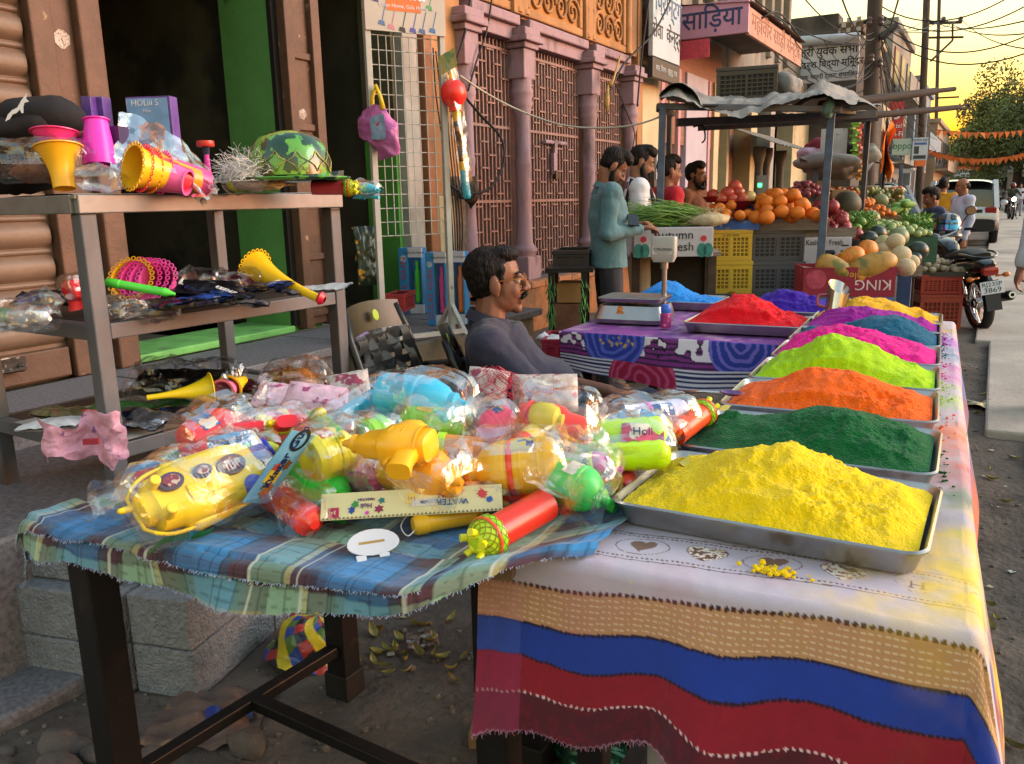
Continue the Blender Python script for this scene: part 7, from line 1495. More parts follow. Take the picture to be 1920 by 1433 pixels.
T('far_produce','mixed heap of produce far along the stalls','produce',mz,M('produce_mix','#8a6a3a',.6,col2='#4f7a3a',scale=3,p2=('#b8503a',2.5,.55,.05)),kind='stuff')
# ---- canopies
tarp=M('grey_tarp','#858480',.85,var=.18,scale=4,bump=.25,bscale=30,p2=('#66645f',2.5,.55,.15))
cn=E('canopy','grey tarpaulin canopy on steel posts with two long cart shafts','canopy',(-1.8,7.3,0))
K=lambda p:V(p)-V((-1.8,7.3,0))
def strut(a,b,r,m,n='pole',seg=8): P(n,MB().cyl(K(a),K(b),r,n=seg),m,cn,smooth='auto')
def bars(a,b,w,n='post'): P(n,MB().bar(K(a),K(b),w,w),post,cn,bevel=.004)
bars(pd(1243,196,6.6),pd(1237,400,6.5),.055); bars(pd(1560,200,6.8),pd(1536,520,6.6),.06)
p1=pd(1256,196,8.9); bars(p1,V((p1.x,p1.y,.4)),.05); p1=pd(1630,210,8.9); bars(p1,V((p1.x-.02,p1.y,.5)),.05)
bars(pd(1232,200,6.6),pd(1575,205,6.75),.05,'beam'); bars(pd(1270,230,7.6),pd(1640,215,7.8),.07,'beam'); bars(pd(1310,240,8.6),pd(1645,222,8.9),.06,'beam')
bars(pd(1236,204,6.62),pd(1262,214,9.0),.05,'beam'); bars(pd(1565,206,6.8),pd(1635,214,9.0),.05,'beam')
sh=M('shaft_wood','#2f2824',.85,var=.3,scale=6,stretch=(1,1,1)); 
P('shaft',MB().tube([K(pd(1540,198,6.9)),K(pd(1640,186,7.3)),K(pd(1755,171,7.8))],[.042,.040,.034],10),sh,cn,smooth='auto'); P('shaft_end',MB().cyl(K(pd(1754,171,7.8)),K(pd(1790,167,7.95)),.022,n=8),sh,cn)
P('shaft',MB().tube([K(pd(1630,217,8.6)),K(pd(1720,209,9.0)),K(pd(1800,201,9.4))],[.036,.036,.03],10),sh,cn,smooth='auto')
P('hook',MB().tube(catmull([K(pd(1798,201,9.4)),K(pd(1812,196,9.45)),K(pd(1818,200,9.46)),K(pd(1812,204,9.45)),K(pd(1800,204,9.4))],5),.014,6),sh,cn,smooth=True)
A0,A1,A2,A3=pd(1236,200,6.5),pd(1604,198,6.62),pd(1655,214,9.2),pd(1262,205,9.2)
def tf(u,v):
    p=(A0*(1-u)+A1*u)*(1-v)+(A3*(1-u)+A2*u)*v; q=V((u*4,v*4,0))
    z=.06+.10*math.exp(-((u-.08)/.10)**2-((v-.1)/.3)**2)+.07*abs(fbm(q,1.1,4))+.035*fbm(q,2.0,9)+.014*abs(fbm(q,6,9))+.09*math.exp(-((u-.80)/.14)**2-((v-.12)/.3)**2)
    if v<.14: z-= (.14-v)/.14*(.075+.09*max(0,math.sin(u*7.2-1.2))**2*(u<.97))
    p=p+V((0,-.02*(v<.1),z)); return K(p)
P('tarpaulin',MB().grid(90,50,tf),tarp,cn,smooth=True)
P('tarp_fold',disp(MB().grid(40,16,lambda u,v:K(pd(1238+110*u,200-48*math.sin(PI*min(1,u*1.25+.12))**.8*(1-v*.4)+3*v,6.55+.5*v))),.022,4,1),tarp,cn,smooth=True)
P('tarp_fold',disp(MB().grid(40,20,lambda u,v:K(pd(1480+165*u,206-32*math.sin(PI*u)**.7*math.sin(PI*min(1,v+.25)),6.72+.25*u+.7*v))),.022,4,2),tarp,cn,smooth=True)
P('rag_knot',disp(MB().ell(K(pd(1555,200,6.72)),(.05,.05,.09),12,8),.04,12,3),M('rag_teal','#5a7a70',.9,var=.3),cn,smooth=True)
crate('black crate lying on top of the grey canopy',1345,128,1452,190,7.2,.5,'#2a2b2e',rz=R(12),nx=10)
T('sack','bundled grey sack beside the black crate on the canopy','sack',disp(MB().ell((0,0,0),(.16,.13,.11),20,12),.05,8,4),tarp,smooth=True,loc=pd(1470,160,7.5))
T('hanging_wire','bent wire hanging under the canopy','wire',MB().tube(catmull([pd(1300,238,7.6),pd(1318,236,7.6),pd(1322,260,7.6),pd(1316,268,7.6)],5),.008,5),steelb)
# second canopy further back, with goods on its roof
c2n=E('canopy','smaller sagging grey canopy further back with bundles on its roof','canopy',pd(1590,300,11)); o0=pd(1590,300,11); K=lambda p:V(p)-o0
cn=c2n
for x,y0,y1,d in ((1530,300,470,10.3),(1625,215,432,9.6),(1655,290,440,12),(1690,310,420,13)): bars(pd(x,y0,d),pd(x-6,y1,d),.055)
B0,B1,B2,B3=pd(1498,296,10.2),pd(1612,300,10.2),pd(1685,306,13),pd(1540,302,13)
P('tarpaulin',MB().grid(40,24,lambda u,v:K((B0*(1-u)+B1*u)*(1-v)+(B3*(1-u)+B2*u)*v+V((0,0,.04*fbm((u*5,v*5,1),1,3)-.16*math.sin(PI*min(1,v*3))*(v<.33)-.10*math.sin(u*PI)*(v<.2))))),tarp,cn,smooth=True)
P('tarp_edge',disp(MB().ell(K(pd(1550,302,10.2)),(.42,.12,.10),24,10),.03,4,2),tarp,cn,smooth=True)
for x,y,r,c,lb in ((1540,276,.17,'#7a2f3a','red checked bundle on the second canopy roof'),(1522,288,.14,'#b8a0b8','pale pink bundle on the second canopy roof'),(1590,278,.10,'#2a2a2e','black bag on the second canopy roof'),(1620,290,.16,'#8a8880','grey sack on the second canopy roof')):
    T('bundle',lb,'bundle',disp(MB().ell((0,0,0),(r*1.3,r,r*.8),16,10),r*.35,8,x%7),M('bundle_'+c.strip('#'),c,.9,var=.35,scale=9),smooth=True,loc=pd(x,y,10.8))
T('picture_board','white board with a faint drawing propped on the second canopy','board',MB().bb((-.16,0,0),(.16,.02,.36)),M('board_white','#a8a8aa',.7,p2=('#5a5048',8,.62,.04)),loc=pd(1562,296,10.6),rot=(0,0,R(20)))
for k,(x,y0,y1,c) in enumerate(((1604,232,300,'#6fb03a'),(1610,235,305,'#b8402f'),(1615,300,338,'#c89a5a'))):
    g=MB()
    for q in range(16): t=q/15; p=pd(x+3*math.sin(q*2.2),y0+(y1-y0)*t,10.4); g.box(p,(.10,.05,.022),Matrix.Rotation(q*.5,3,'Z'))
    T('packet_string',['lime green','red','tan'][k]+' string of packets hanging from the second canopy','packet string',g,M('packets_'+c.strip('#'),c,.5,var=.3,scale=5))
T('saffron_flag','saffron flag hanging limp from its pole by the stalls','flag',MB().grid(14,40,lambda a,b:pd(1655+26*a*(1-.4*b)-10*math.sin(b*5)*(a)-6*b,238+92*b+10*math.sin(a*7+b*3),11.5+.25*math.sin(a*9+b*4))),M('saffron','#e0761c',.8,var=.12,scale=3,p2=('#7a4a2a',4,.68,.03)),smooth=True)
T('flag_pole','thin pole carrying the saffron flag','pole',MB().cyl(pd(1664,222,11.5),pd(1650,440,11.5),.018,n=6),steelb)
# left of the teal shirted man: stand with black crate, cartons, maroon crate
sd=E('crate_stand','black steel stand draped with green netting left of the teal shirted man','stand',pd(1065,600,5.6),R(22)); z0=pd(1065,600,5.6).z
for x in (-.11,.11):
    for y in (0,.35): P('leg',MB().bb((x-.02,y-.02,-z0),(x+.02,y+.02,.32)),steelb,sd)
P('top',MB().bb((-.15,-.03,.32),(.17,.4,.35)),steelb,sd); g=MB()
for i in range(160): x=.11+rnd.uniform(-.02,.02); z=rnd.uniform(-.25,.3); y=rnd.uniform(-.04,.0); p=V((x if i%2 else -x,y,z)); g.tube([p,p+V((rnd.uniform(-.02,.02),-.01,-.06))],.003,3)
tag(P('netting',g,M('net_green','#3f7a3a',.8),sd),kind='stuff')
crate('black crate on the steel stand left of the teal shirted man',1036,470,1104,502,5.7,.45,'#232427',nx=7); carton('brown carton standing under the black crate',1044,532,1092,568,5.75,.25,M('carton_brown','#96744a',.85,var=.12,scale=8)); carton('worn wooden box under the brown carton',1040,570,1094,620,5.8,.3,M('box_rust','#6d4d3c',.9,var=.35,scale=7))
crate('maroon crate with papers on the ground behind the seated man',1016,636,1072,684,5.0,.35,'#8a1f38',nx=7)
T('paper_scrap','crumpled white paper in the maroon crate','paper',disp(MB().ell((0,0,0),(.10,.07,.02),14,8),.03,14),M('paper_white','#b8bcc2',.6),smooth=True,loc=pd(1035,636,5.1))
T('stone_bench','grey stone slab block between the two powder tables','block',MB().bb((-.22,-.25,0),(.24,.25,.32)),stonec,bevel=.015,loc=(-.99,2.75,0))
crate('yellow crate lying in the shade under the rose cloth table',1330,690,1385,712,4.6,.4,'#c8a42a',nx=6)
sdl=E('sandal','dark sandal on the ground behind the rose cloth table','sandal',pz(1165,712,.02),R(20)); P('sole',MB().loft([((-.12,0,0),(0,.035,0),(0,0,.012)),((0,0,0),(0,.04,0),(0,0,.012)),((.12,0,0),(0,.045,0),(0,0,.012))],12,.7),M('sole_dark','#2c2522',.8),sdl); P('strap',MB().tube(catmull([(.02,-.04,.01),(.04,0,.05),(.02,.04,.01)],5),.009,6),M('strap_brown','#6d4a3a',.7),sdl)
# ================= wire grid stand with hanging toys =================
wm_=M('white_enamel','#a9aba6',.4,var=.12,scale=6,p2=('#6d5e50',14,.66,.05))
a=pd(694,-60,5.75); b=pd(716,570,5.75); c=pd(836,-60,5.95); d_=pd(842,470,5.95)
gs=E('grid_stand','white steel wire grid display stand with product board on top','stand',(b.x,b.y,.42)); ax=V((d_.x-b.x,d_.y-b.y,0)); GW=ax.length; gs.rotation_euler=(0,0,math.atan2(ax.y,ax.x))
GM=Matrix.Translation((b.x,b.y,.42))@Matrix.Rotation(math.atan2(ax.y,ax.x),4,'Z'); GI=GM.inverted()
for x in (0,GW):
    P('post',MB().bb((x-.02,-.02,.02),(x+.02,.02,2.75)),wm_,gs,bevel=.003)
    for s in (-1,1): P('foot',MB().bar((x,0,.22),(x+.0,s*.22,.01),.03,.03),wm_,gs,bevel=.003)
    P('foot_bar',MB().bb((x-.015,-.25,.0),(x+.015,.25,.025)),wm_,gs)
P('base_bar',MB().bb((.02,-.235,.03),(GW-.02,-.205,.06)),wm_,gs); P('base_bar',MB().bb((GW+.02,-.24,.0),(GW+.35,-.21,.03)),wm_,gs)
g=MB(); zt=2.02; zb=.72
for i in range(1,9): x=.02+(GW-.04)*i/9; g.cyl((x,0,zb),(x,0,zt),.0035,n=5)
for k in range(15): z=zb+(zt-zb)*k/14; g.cyl((.02,.006,z),(GW-.02,.006,z),.0035,n=5)
tag(P('wire_grid',g,wm_,gs),kind='stuff')
bd=P('sign_board',MB().bb((-.02,-.035,2.04),(GW+.02,-.021,2.75)),M('board_cream','#b0aca4',.4,var=.05),gs)
P('orange_panel',MB().bb((GW*.24,-.037,2.17),(GW*.70,-.0352,2.75)),M('panel_orange','#c8662a',.4),gs)
GT=lambda x,z,y=-.0375:frame((x,y,z),(1,0,0),(0,0,1))
text('Gala',M('print_white','#d8dce4',.5),bd,.15,GT(GW*.52,2.29)); text('Clean Home, Gala Home',M('print_white','#d8dce4',.5),bd,.034,GT(GW*.47,2.20)); P('logo_cap',MB().bb((GW*.30,-.0385,2.26),(GW*.34,-.0372,2.33)),M('logo_blue','#3a3f8a',.5),bd)
for i,(x,z,cc) in enumerate(((.06,2.24,'#3f3f7a'),(.1,2.10,'#4a6a9a'),(.17,2.08,'#b87a8a'),(.25,2.07,'#2a2a30'),(.33,2.07,'#4a4a9a'),(.40,2.07,'#3f5a8a'),(.48,2.08,'#3a6aa0'),(.46,2.22,'#4a8a5a'),(.43,2.32,'#c8662a'))):
    x*=GW/.56; P('mop_print',MB().bar((x,-.036,z),(x+.03,-.036,z+.11),.006,.001,up=(0,1,0)).prism([(x-.03,-.0365,z-.02),(x+.02,-.0365,z-.03),(x+.015,-.0365,z),(x-.02,-.0365,z+.005)],(0,-.001,0)),M('ink_'+cc.strip('#'),cc,.5),gs)
# things hung on it
pb=E('carry_bag','pink plastic carry bag with yellow handles tied to the grid stand','bag',GM@V((.02,-.05,1.55))); m_=film('pink_film',(.85,.35,.65),.75,.1,.3,16); m_=M('bag_pink','#b066a0',.35,var=.18,scale=6,sub=.2,bump=.4,bscale=14)
P('body',disp(MB().grid(34,30,lambda u,v:(lambda th,w:(w*math.cos(th)*.16-.0,w*math.sin(th)*.06,-.28*v+.02-.07*math.cos(th)*v))(TAU*u,(.35+.65*min(1,v*2.4))*(1 if v<.9 else (1-v)*10))),.02,12,4),m_,pb,smooth=True)
P('print',disp(MB().grid(10,10,lambda u,v:(.0+.12*u,-.075+.0*v,-.20+.15*v)),.01,12,4),M('bag_print','#8aa8c8',.4,var=.2,scale=20,p2=('#c04a6a',22,.56,.05)),pb,smooth=True)
for s in (-1,1): P('handle',MB().tube([(s*.05,0,-.01),(s*.035,0,.07),(0.0,0,.15)],[.02,.014,.010],7),M('handle_yellow','#d8b82a',.4),pb,smooth=True)
mc=E('toy_mace','red and yellow toy mace in clear sleeve hanging by the grid stand','toy',pd(851,180,5.7)); mb0=lambda z:z*5.7/FPX
P('head',MB().lathe([(0,.14),(.012,.135),(.02,.11),(.055,.095),(.082,.06),(.09,.015),(.082,-.03),(.05,-.065),(.045,-.08),(.048,-.10),(.03,-.105)],22),plast('#e82f24'),mc,smooth='auto'); P('tip',MB().lathe([(.02,.11),(.018,.125),(.006,.165),(0,.168)],14),plast('#e8b82a'),mc,smooth=True)
sl=MB(); sl.lathe([(.032,-.10),(.032,-.14),(.027,-.15),(.024,-.45),(.029,-.46),(.029,-.50)],16); P('sleeve',sl,M('sleeve_yellow','#d8a82a',.4,var=.2,scale=10),mc,smooth='auto'); P('print',MB().lathe([(.0275,-.17),(.0255,-.44)],16),M('sleeve_dark','#3a2a24',.4,var=.5,scale=26,p2=('#b8742a',30,.58,.05)),mc)
P('grip',MB().lathe([(.028,-.50)]+[(.027+.003*(i%2),-.51-i*.0125) for i in range(15)]+[(.02,-.70),(0,-.70)],16),plast('#2f9fb8'),mc,smooth=True); 
P('clear_sleeve',xf(pillow(.46,.075,.045,77,.005),Matrix.Translation((0,0,-.24))@RY),film('sleeve_clear',(1,1,1),.02,.16,.15,16),mc,smooth=True,rec=False); P('header_card',disp(MB().grid(8,6,lambda u,v:(-.07+.15*u,-.03,.14+.12*v+.04*u)),.006,20),M('header_yellow','#b8b06a',.4,p2=('#7a9a6a',16,.55,.05)),mc,smooth=True)
mc.rotation_euler=(R(3),R(-5),0)
# blue gulal boxes on the step
for k,(x0,x1,yb,c,lb) in enumerate(((746,801,588,'#4ad83a','blue window box with green tube, left of the three'),(800,842,610,'#e0409a','blue window box with pink tube, middle of the three'),(835,876,608,'#e8782a','blue window box with orange tube, right of the three'))):
    p=pz((x0+x1)/2,yb,.425); w=(x1-x0)*6.0/FPX; b_=E('window_box',lb,'box',p,R(14),'boxed powder guns on the step'); h=.56
    P('carton',MB().bb((-w/2,0,0),(-w*.08,.12,h)).bb((w/2-.012,0,0),(w/2,.12,h)).bb((-w*.08,.10,0),(w/2-.012,.12,h)),M('box_cyan','#2f7fb8',.45,var=.08),b_)
    P('top_flap',MB().bb((-w*.08,-.002,h*.86),(w/2+.001,.02,h+.002)),M('flap_white','#b8bac4',.5),b_); P('bottom_flap',MB().bb((-w*.08,-.002,0),(w/2+.001,.02,h*.14)),M('flap_white','#b8bac4',.5),b_)
    P('tube',MB().lathe([(.0,h*.16),(.024,h*.16)]+[(.026-.004*(i%2),h*.2+i*.012) for i in range(int(h*.45/.012))]+[(.014,h*.68),(.014,h*.8),(0,h*.8)],12,Matrix.Translation((w*.2,.05,0))),plast(c),b_,smooth=True); P('clear_window',MB().quad((-w*.08,.004,h*.14),(w/2-.012,.004,h*.14),(w/2-.012,.004,h*.86),(-w*.08,.004,h*.86)),clear,b_)
    text('GULAL GUN',M('letter_red','#a83a4a',.5),b_,w*.34,frame((-w*.29,-.003,h*.42),(0,0,1),(-1,0,0)),sx=1.25); P('cup_badge',MB().lathe([(0,0),(w*.14,0)],14,frame((-w*.29,-.003,h*.84),(1,0,0),(0,0,1))),M('badge_grey','#a0b0bc',.5,var=.3,scale=40),b_); text('HOLI PICHKARI',M('letter_black','#24242c',.5),b_,w*.12,frame((w*.2,-.003,h*.93),(1,0,0),(0,0,1)))
crate('red plastic crate half hidden behind the window boxes',722,552,760,585,6.4,.3,'#a02a30',nx=6); crate('orange red crate behind the right window box',866,476,880,560,7.0,.3,'#a83a2a',nx=4)
pouch('black foil packet with orange hand prints leaning in the second doorway',pX(688,480,-4.4),(R(80),0,R(60)),.10,.24,.03,M('packet_hand','#1c2a1c',.3,.2,var=.5,scale=9,p2=('#b8862a',13,.62,.05)),210,name='foil_pouch',group=None,amp=.02)
pouch('lilac bag lying on the step behind the empty chair',pz(665,625,.48),(R(20),0,R(60)),.09,.08,.05,M('bag_lilac','#9a86b8',.5,var=.2),211,name='bag',cat='bag',group=None)
# cables round the stand and across the arcade
cab=M('cable_black','#131315',.6); cabw=M('cable_pale','#a8a498',.6)
def cable(label,pts,r,m=cab,k=8,kind='cable'): return T(kind,label,'cable',MB().tube(catmull(pts,k),r,5),m,smooth=True)
cable('big loop of black cable hanging by the toy mace',[pd(845,150,6.9),pd(900,215,6.8),pd(940,260,6.8),pd(943,310,6.8),pd(915,355,6.7),pd(870,362,6.6),pd(840,340,6.6),pd(838,300,6.7)],.011)
cable('black cable dropping past the first grille from above',[pX(884,-20,-4.38),pX(872,60,-4.38),pX(855,115,-4.4)],.012); cable('black cable crossing the first grille diagonally',[pX(922,0,-4.36),pX(912,60,-4.36),pX(895,110,-4.36),pX(878,170,-4.4)],.009)
cable('pale sagging cable strung across the arcade to the canopy post',[pd(862,142,6.2),pd(920,180,6.6),pd(985,212,6.8),pd(1060,236,6.8),pd(1140,240,6.7),pd(1200,232,6.65),pd(1240,218,6.6)],.008,cabw)
cable('thin black cable down the last arcade column',[pX(1155,160,-4.34),pX(1175,210,-4.34),pX(1190,250,-4.3),pX(1184,285,-4.3)],.008)
cable('cable slanting down from the tall signboard',[pX(1262,-10,-4.15),pX(1225,62,-4.15),pX(1170,120,-4.2),pX(1140,180,-4.2)],.014); cable('loose cable hanging before the tall signboard',[pX(1218,-10,-4.1),pX(1205,90,-4.1),pX(1195,200,-4.1)],.012)
T('stick_broom','old broom hung on the cable by the last column','broom',MB().tube([pX(1163,105,-4.2),pX(1150,150,-4.2),pX(1143,160,-4.2)],[.012,.014,.035],7).tube([pX(1140,160,-4.2),pX(1137,190,-4.2),pX(1139,215,-4.2)],[.012,.04,.008],8),M('straw','#a88a50',.8,var=.3,scale=20),smooth=True)
for i in range(5): cable('bundle of dark cables on the rubble pier, strand %s'%('one two three four five'.split()[i]),[pX(812+i*5,90+i*6,-4.42),pX(818+i*9,180,-4.40),pX(835+i*4,300-i*14,-4.38),pX(846+i*5,400,-4.38),pX(850+i*4,470,-4.4)],.007)
T('hanging_planter','dark bundle of dry twigs on the rubble pier','twigs',disp(MB().ell((0,0,0),(.09,.09,.14),12,8),.07,14,3),M('twig_dark','#3a332a',.9,var=.4,scale=30),smooth=True,loc=pX(880,355,-4.35))
# ================= poles, power lines =================
pwd=M('pole_wood','#4a4038',.9,var=.3,scale=5,stretch=(1,1,.2),bump=.3,bscale=30)
def pole(label,px,d,w,extra):
    t=pd(px[0],-60,d); b_=pd(px[1],px[2],d); e=E('utility_pole',label,'pole',(t.x,t.y,0)); r=w*d/FPX/2
    P('shaft',MB().cyl((b_.x-t.x,b_.y-t.y,0),(0,0,t.z+1.5),r*1.1,r,n=12),pwd,e,smooth='auto'); o=V((t.x,t.y,0))
    for (x0,y0,x1,y1,rr) in extra: P('crossarm',MB().bar(pd(x0,y0,d)-o,pd(x1,y1,d)-o,rr,rr),steelb,e)
    return e,o
e,o=pole('thick weathered wooden utility pole before the dark house',(1641,1631,300),19.5,26,((1620,42,1660,36,.08),(1632,85,1655,80,.06),(1622,150,1650,146,.05)))
P('lamp_arm',MB().tube([pd(1648,75,19.5)-o,pd(1656,66,19.4)-o,pd(1668,60,19.3)-o],.04,6),steelb,e); P('lamp_head',MB().cap(pd(1656,68,19.3)-o,pd(1681,48,19.1)-o,.09,.07),M('lamp_grey','#4a4c50',.5),e,smooth=True)
for i,(x,y) in enumerate(((1630,40),(1652,40),(1634,110),(1650,118))): P('insulator',MB().lathe([(.03,-.1),(.07,-.05),(.05,0),(.07,.05),(.03,.1)],8,Matrix.Translation(pd(x,y,19.3)-o)),M('insulator_m','#5a4a44',.3),e)
e,o=pole('thin wooden utility pole with cross arms against the orange sky',(1737,1728,340),34,12,((1735,44,1803,42,.10),(1730,71,1806,70,.08),(1745,115,1786,76,.07),(1786,76,1786,44,.06)))
for x in (1737,1769,1801): P('insulator',MB().lathe([(.05,-.1),(.11,-.05),(.07,0),(.11,.05),(.04,.12)],8,Matrix.Translation(pd(x,37,34)-o)),M('insulator_m','#5a4a44',.3),e)
e,o=pole('slim far pole with drooping wires beyond the bunting',(1760,1757,330),52,6,((1758,184,1798,182,.1),))
wi=0
def wire(a,b,sag,r,label): 
    p,q=V(a),V(b); pts=[p.lerp(q,t/14)+V((0,0,-sag*4*(t/14)*(1-t/14))) for t in range(15)]
    return T('power_line',label,'power line',MB().tube(pts,r,4),cab,group='overhead power lines')
P1=lambda dy=0,dx=0:pd(1641+dx,40+dy,19.5); P2=lambda k:pd((1737,1769,1801)[k],34,34)
for k in range(3): wire(P2(k),pd((1990,2000,2010)[k],(20,50,95)[k],14),.35,.016,'power line from the thin pole out to the right, %s'%['upper','middle','lower'][k])
for k in range(3): wire(P1(k*6),P2(k),.3,.014,'power line between the two wooden poles, %s arm end'%['left','middle','right'][k])
for k,(x,y,d) in enumerate(((1480,-40,12),(1560,-60,10),(1380,-30,13),(1700,-60,10))): wire(pd(x,y,d),P1(20+k*10),.35,.013,'service wire from upper left to the thick pole, %s'%['first','second','third','fourth'][k])
for k,(x,y,d) in enumerate(((1480,60,15),(1500,110,16),(1590,130,24),(1420,62,13.6))): wire(P1(70+8*k),pd(x,y,d),.6,.012,'drooping service wire from thick pole to the shop signs, %s'%['top','second','third','lowest'][k])
for k,(x,y,d) in enumerate(((1930,-30,16),(1960,-10,15),(1940,60,15),(1960,86,14))): wire(P1(-30+k*16,8),pd(x,y,d),.5,.014,'long wire from the thick pole over the street, %s'%['highest','second','third','lowest'][k])
rw_=random.Random(11)
for k in range(16):
    x=1660+rw_.uniform(0,90); y=rw_.uniform(-20,60); wire(pd(1648,rw_.uniform(30,110),19.5),pd(1650+rw_.uniform(20,110),rw_.uniform(190,300),30+rw_.uniform(0,8)),rw_.uniform(.2,1.2),.010,'thin service wire fanning down from the thick pole to the houses')
for k in range(5): wire(pd(1560+rw_.uniform(-40,60),rw_.uniform(20,90),20),pd(1636,rw_.uniform(20,150),19.5),rw_.uniform(.2,1.0),.007,'tangled wire between the dark house and the thick pole')
cable('cable tangle drooping over the sari shop roof edge',[pd(1355,-10,13.2),pd(1380,20,13.2),pd(1420,36,13.1),pd(1460,24,13.5),pd(1500,70,16)],.014); cable('second cable drooping over the sari shop roof edge',[pd(1385,-10,13.2),pd(1400,24,13.2),pd(1450,30,13.4),pd(1485,60,15),pd(1502,96,17)],.012)
# ================= bunting, far signs =================
orf=M('bunting_orange','#d8743a',.8,var=.15,scale=2)
def bunting(label,a,b,sag,n,s):
    e=E('bunting',label,'bunting',a); p,q=V(a),V(b); pt=lambda t:p.lerp(q,t)+V((0,0,-sag*4*t*(1-t)))-p
    P('string',MB().tube([pt(i/16) for i in range(17)],.012,4),cab,e); dx=(q-p).normalized()
    me=MB().add([(-s*.45*dx.x,-s*.45*dx.y,0),(s*.45*dx.x,s*.45*dx.y,0),(.04,.03,-s)],[(0,1,2)]).mesh('pennant'); me.materials.append(orf)
    for i in range(n): P('pennant',me,None,e,loc=pt((i+.5)/n),rot=(rw_.uniform(-.3,.3),rw_.uniform(-.3,.3),rw_.uniform(-.2,.2)))
bunting('upper string of orange pennants crossing before the big tree',pd(1755,243,40),pd(1990,232,40),.25,20,.34); bunting('lower string of orange pennants curving up to the right',pd(1738,280,36),pd(1990,262,33),.55,30,.30)
bunting('far string of small orange pennants under the big tree',pd(1750,300,55),pd(1840,312,60),.2,22,.34); bunting('faint orange pennants beside the far wall sign',pd(1745,308,60),pd(1850,300,62),.3,24,.32)
def plate(label,x0,y0,x1,y1,d,col,name='signboard',rz=0,**k):
    a_=pd(x0,y1,d); b_=pd(x1,y1,d); z1=pd(x0,y0,d).z; w=(b_-a_).length; e=E(name,label,'sign',a_,math.atan2(b_.y-a_.y,b_.x-a_.x)); P('panel',MB().bb((0,0,0),(w,.12,z1-a_.z)),M('plate_'+col.strip('#'),col,.5,var=.08,scale=2),e); return e,w,z1-a_.z
FT=lambda x,z:frame((x,-.006,z),(1,0,0),(0,0,1))
wt=M('print_white','#d8dce4',.5)
e,w,h=plate('tall red Wi-Fi sign with white swirl on the grey house',1664,193,1691,262,30,'#a82a2e'); text('airtel',wt,e,h*.17,FT(w*.5,h*.36)); text('Wi-Fi',wt,e,h*.19,FT(w*.5,h*.14)); P('swirl',MB().tube(catmull([(w*.3,-.01,h*.55),(w*.6,-.01,h*.58),(w*.68,-.01,h*.72),(w*.5,-.01,h*.76),(w*.42,-.01,h*.68),(w*.55,-.01,h*.66)],5),[.03+.002*i for i in range(26)],6),wt,e)
e,w,h=plate('pale green phone shop sign next to the institute sign',1672,261,1709,291,26,'#9ab0a8'); text('oppo',M('oppo_green','#2f6a54',.5),e,h*.6,FT(w*.5,h*.55))
e,w,h=plate('white coaching institute sign with a small portrait',1709,259,1738,301,26,'#aab8c4'); text('MATRIX NEET',M('sign_navy2','#1f3f78',.5),e,h*.15,FT(w*.5,h*.88),sx=.8); P('portrait',MB().bb((w*.12,-.006,h*.28),(w*.42,.0,h*.62)),M('portrait_dark','#2a3038',.6,var=.5,scale=4),e); P('bar',MB().bb((w*.1,-.006,h*.06),(w*.9,.0,h*.22)),M('bar_dark','#22303a',.6),e); P('bar',MB().bb((w*.1,-.006,h*.68),(w*.9,.0,h*.78)),M('bar_blue','#3a5a9a',.6),e)
plate('grey tin shed roof panel above the far stalls',1650,318,1712,326,24,'#8e9298'); plate('orange cloth banner low beside the far pole',1716,296,1735,312,30,'#c8642a')
plate('white wall hoarding at the far street end',1790,312,1818,332,75,'#b8bcc0'); 
# ================= trees =================
def tree(label,pos,h,cr,cz,n,col,seed,lumps,leaf=.35,name='tree'):
    rr=random.Random(seed); e=E(name,label,'tree',pos); t=MB(); t.tube([(0,0,0),(.1,.05,h*.3),(.0,.1,h*.55)],[h*.035,h*.026,h*.015],10)
    br=[]
    for i in range(9):
        a=TAU*i/9+rr.random(); q=V((math.cos(a)*cr*rr.uniform(.4,.8),math.sin(a)*cr*rr.uniform(.4,.8),h*rr.uniform(.55,.85))); t.tube([(0,.05,h*rr.uniform(.25,.45)),q*.5+V((0,0,h*.2)),q],[h*.016,h*.010,h*.003],6)
    P('trunk',t,pwd,e,smooth=True); cs=[]
    for i in range(lumps): a=rr.uniform(0,TAU); r_=cr*math.sqrt(rr.random())*.85; z=cz+(h-cz)*rr.uniform(.12,.92)*(1-.35*(r_/cr)**2); cs.append((V((r_*math.cos(a),r_*math.sin(a),z)),cr*rr.uniform(.20,.36)))
    V_=[];F_=[]
    per=n//lumps
    for c,r_ in cs:
        for i in range(per):
            d=V((rr.gauss(0,1),rr.gauss(0,1),rr.gauss(0,.8))); d.normalize(); p=c+d*r_*rr.uniform(.55,1.08); u=V((rr.gauss(0,1),rr.gauss(0,1),rr.gauss(0,1))).normalized()*leaf*rr.uniform(.5,1.1); w=u.cross(V((rr.gauss(0,1),rr.gauss(0,1),rr.gauss(0,1)))).normalized()*leaf*.4
            k=len(V_); V_+= [p-u*.5,p+w*.5,p+u*.5,p-w*.5]; F_.append((k,k+1,k+2,k+3))
    mb=MB(); mb.v=[tuple(v) for v in V_]; mb.f=F_; o=P('crown',mb,M('leaves_'+col.strip('#'),col,.7,var=.45,scale=.8,sub=0),e,rec=False); return e
def tp(px,d): p=pd(px,361,d); return (p.x,p.y,0)
tree('big dark broad crowned tree at the right street end',tp(1902,62),10.6,4.6,2.6,26000,'#6a7040',1,46,.34)
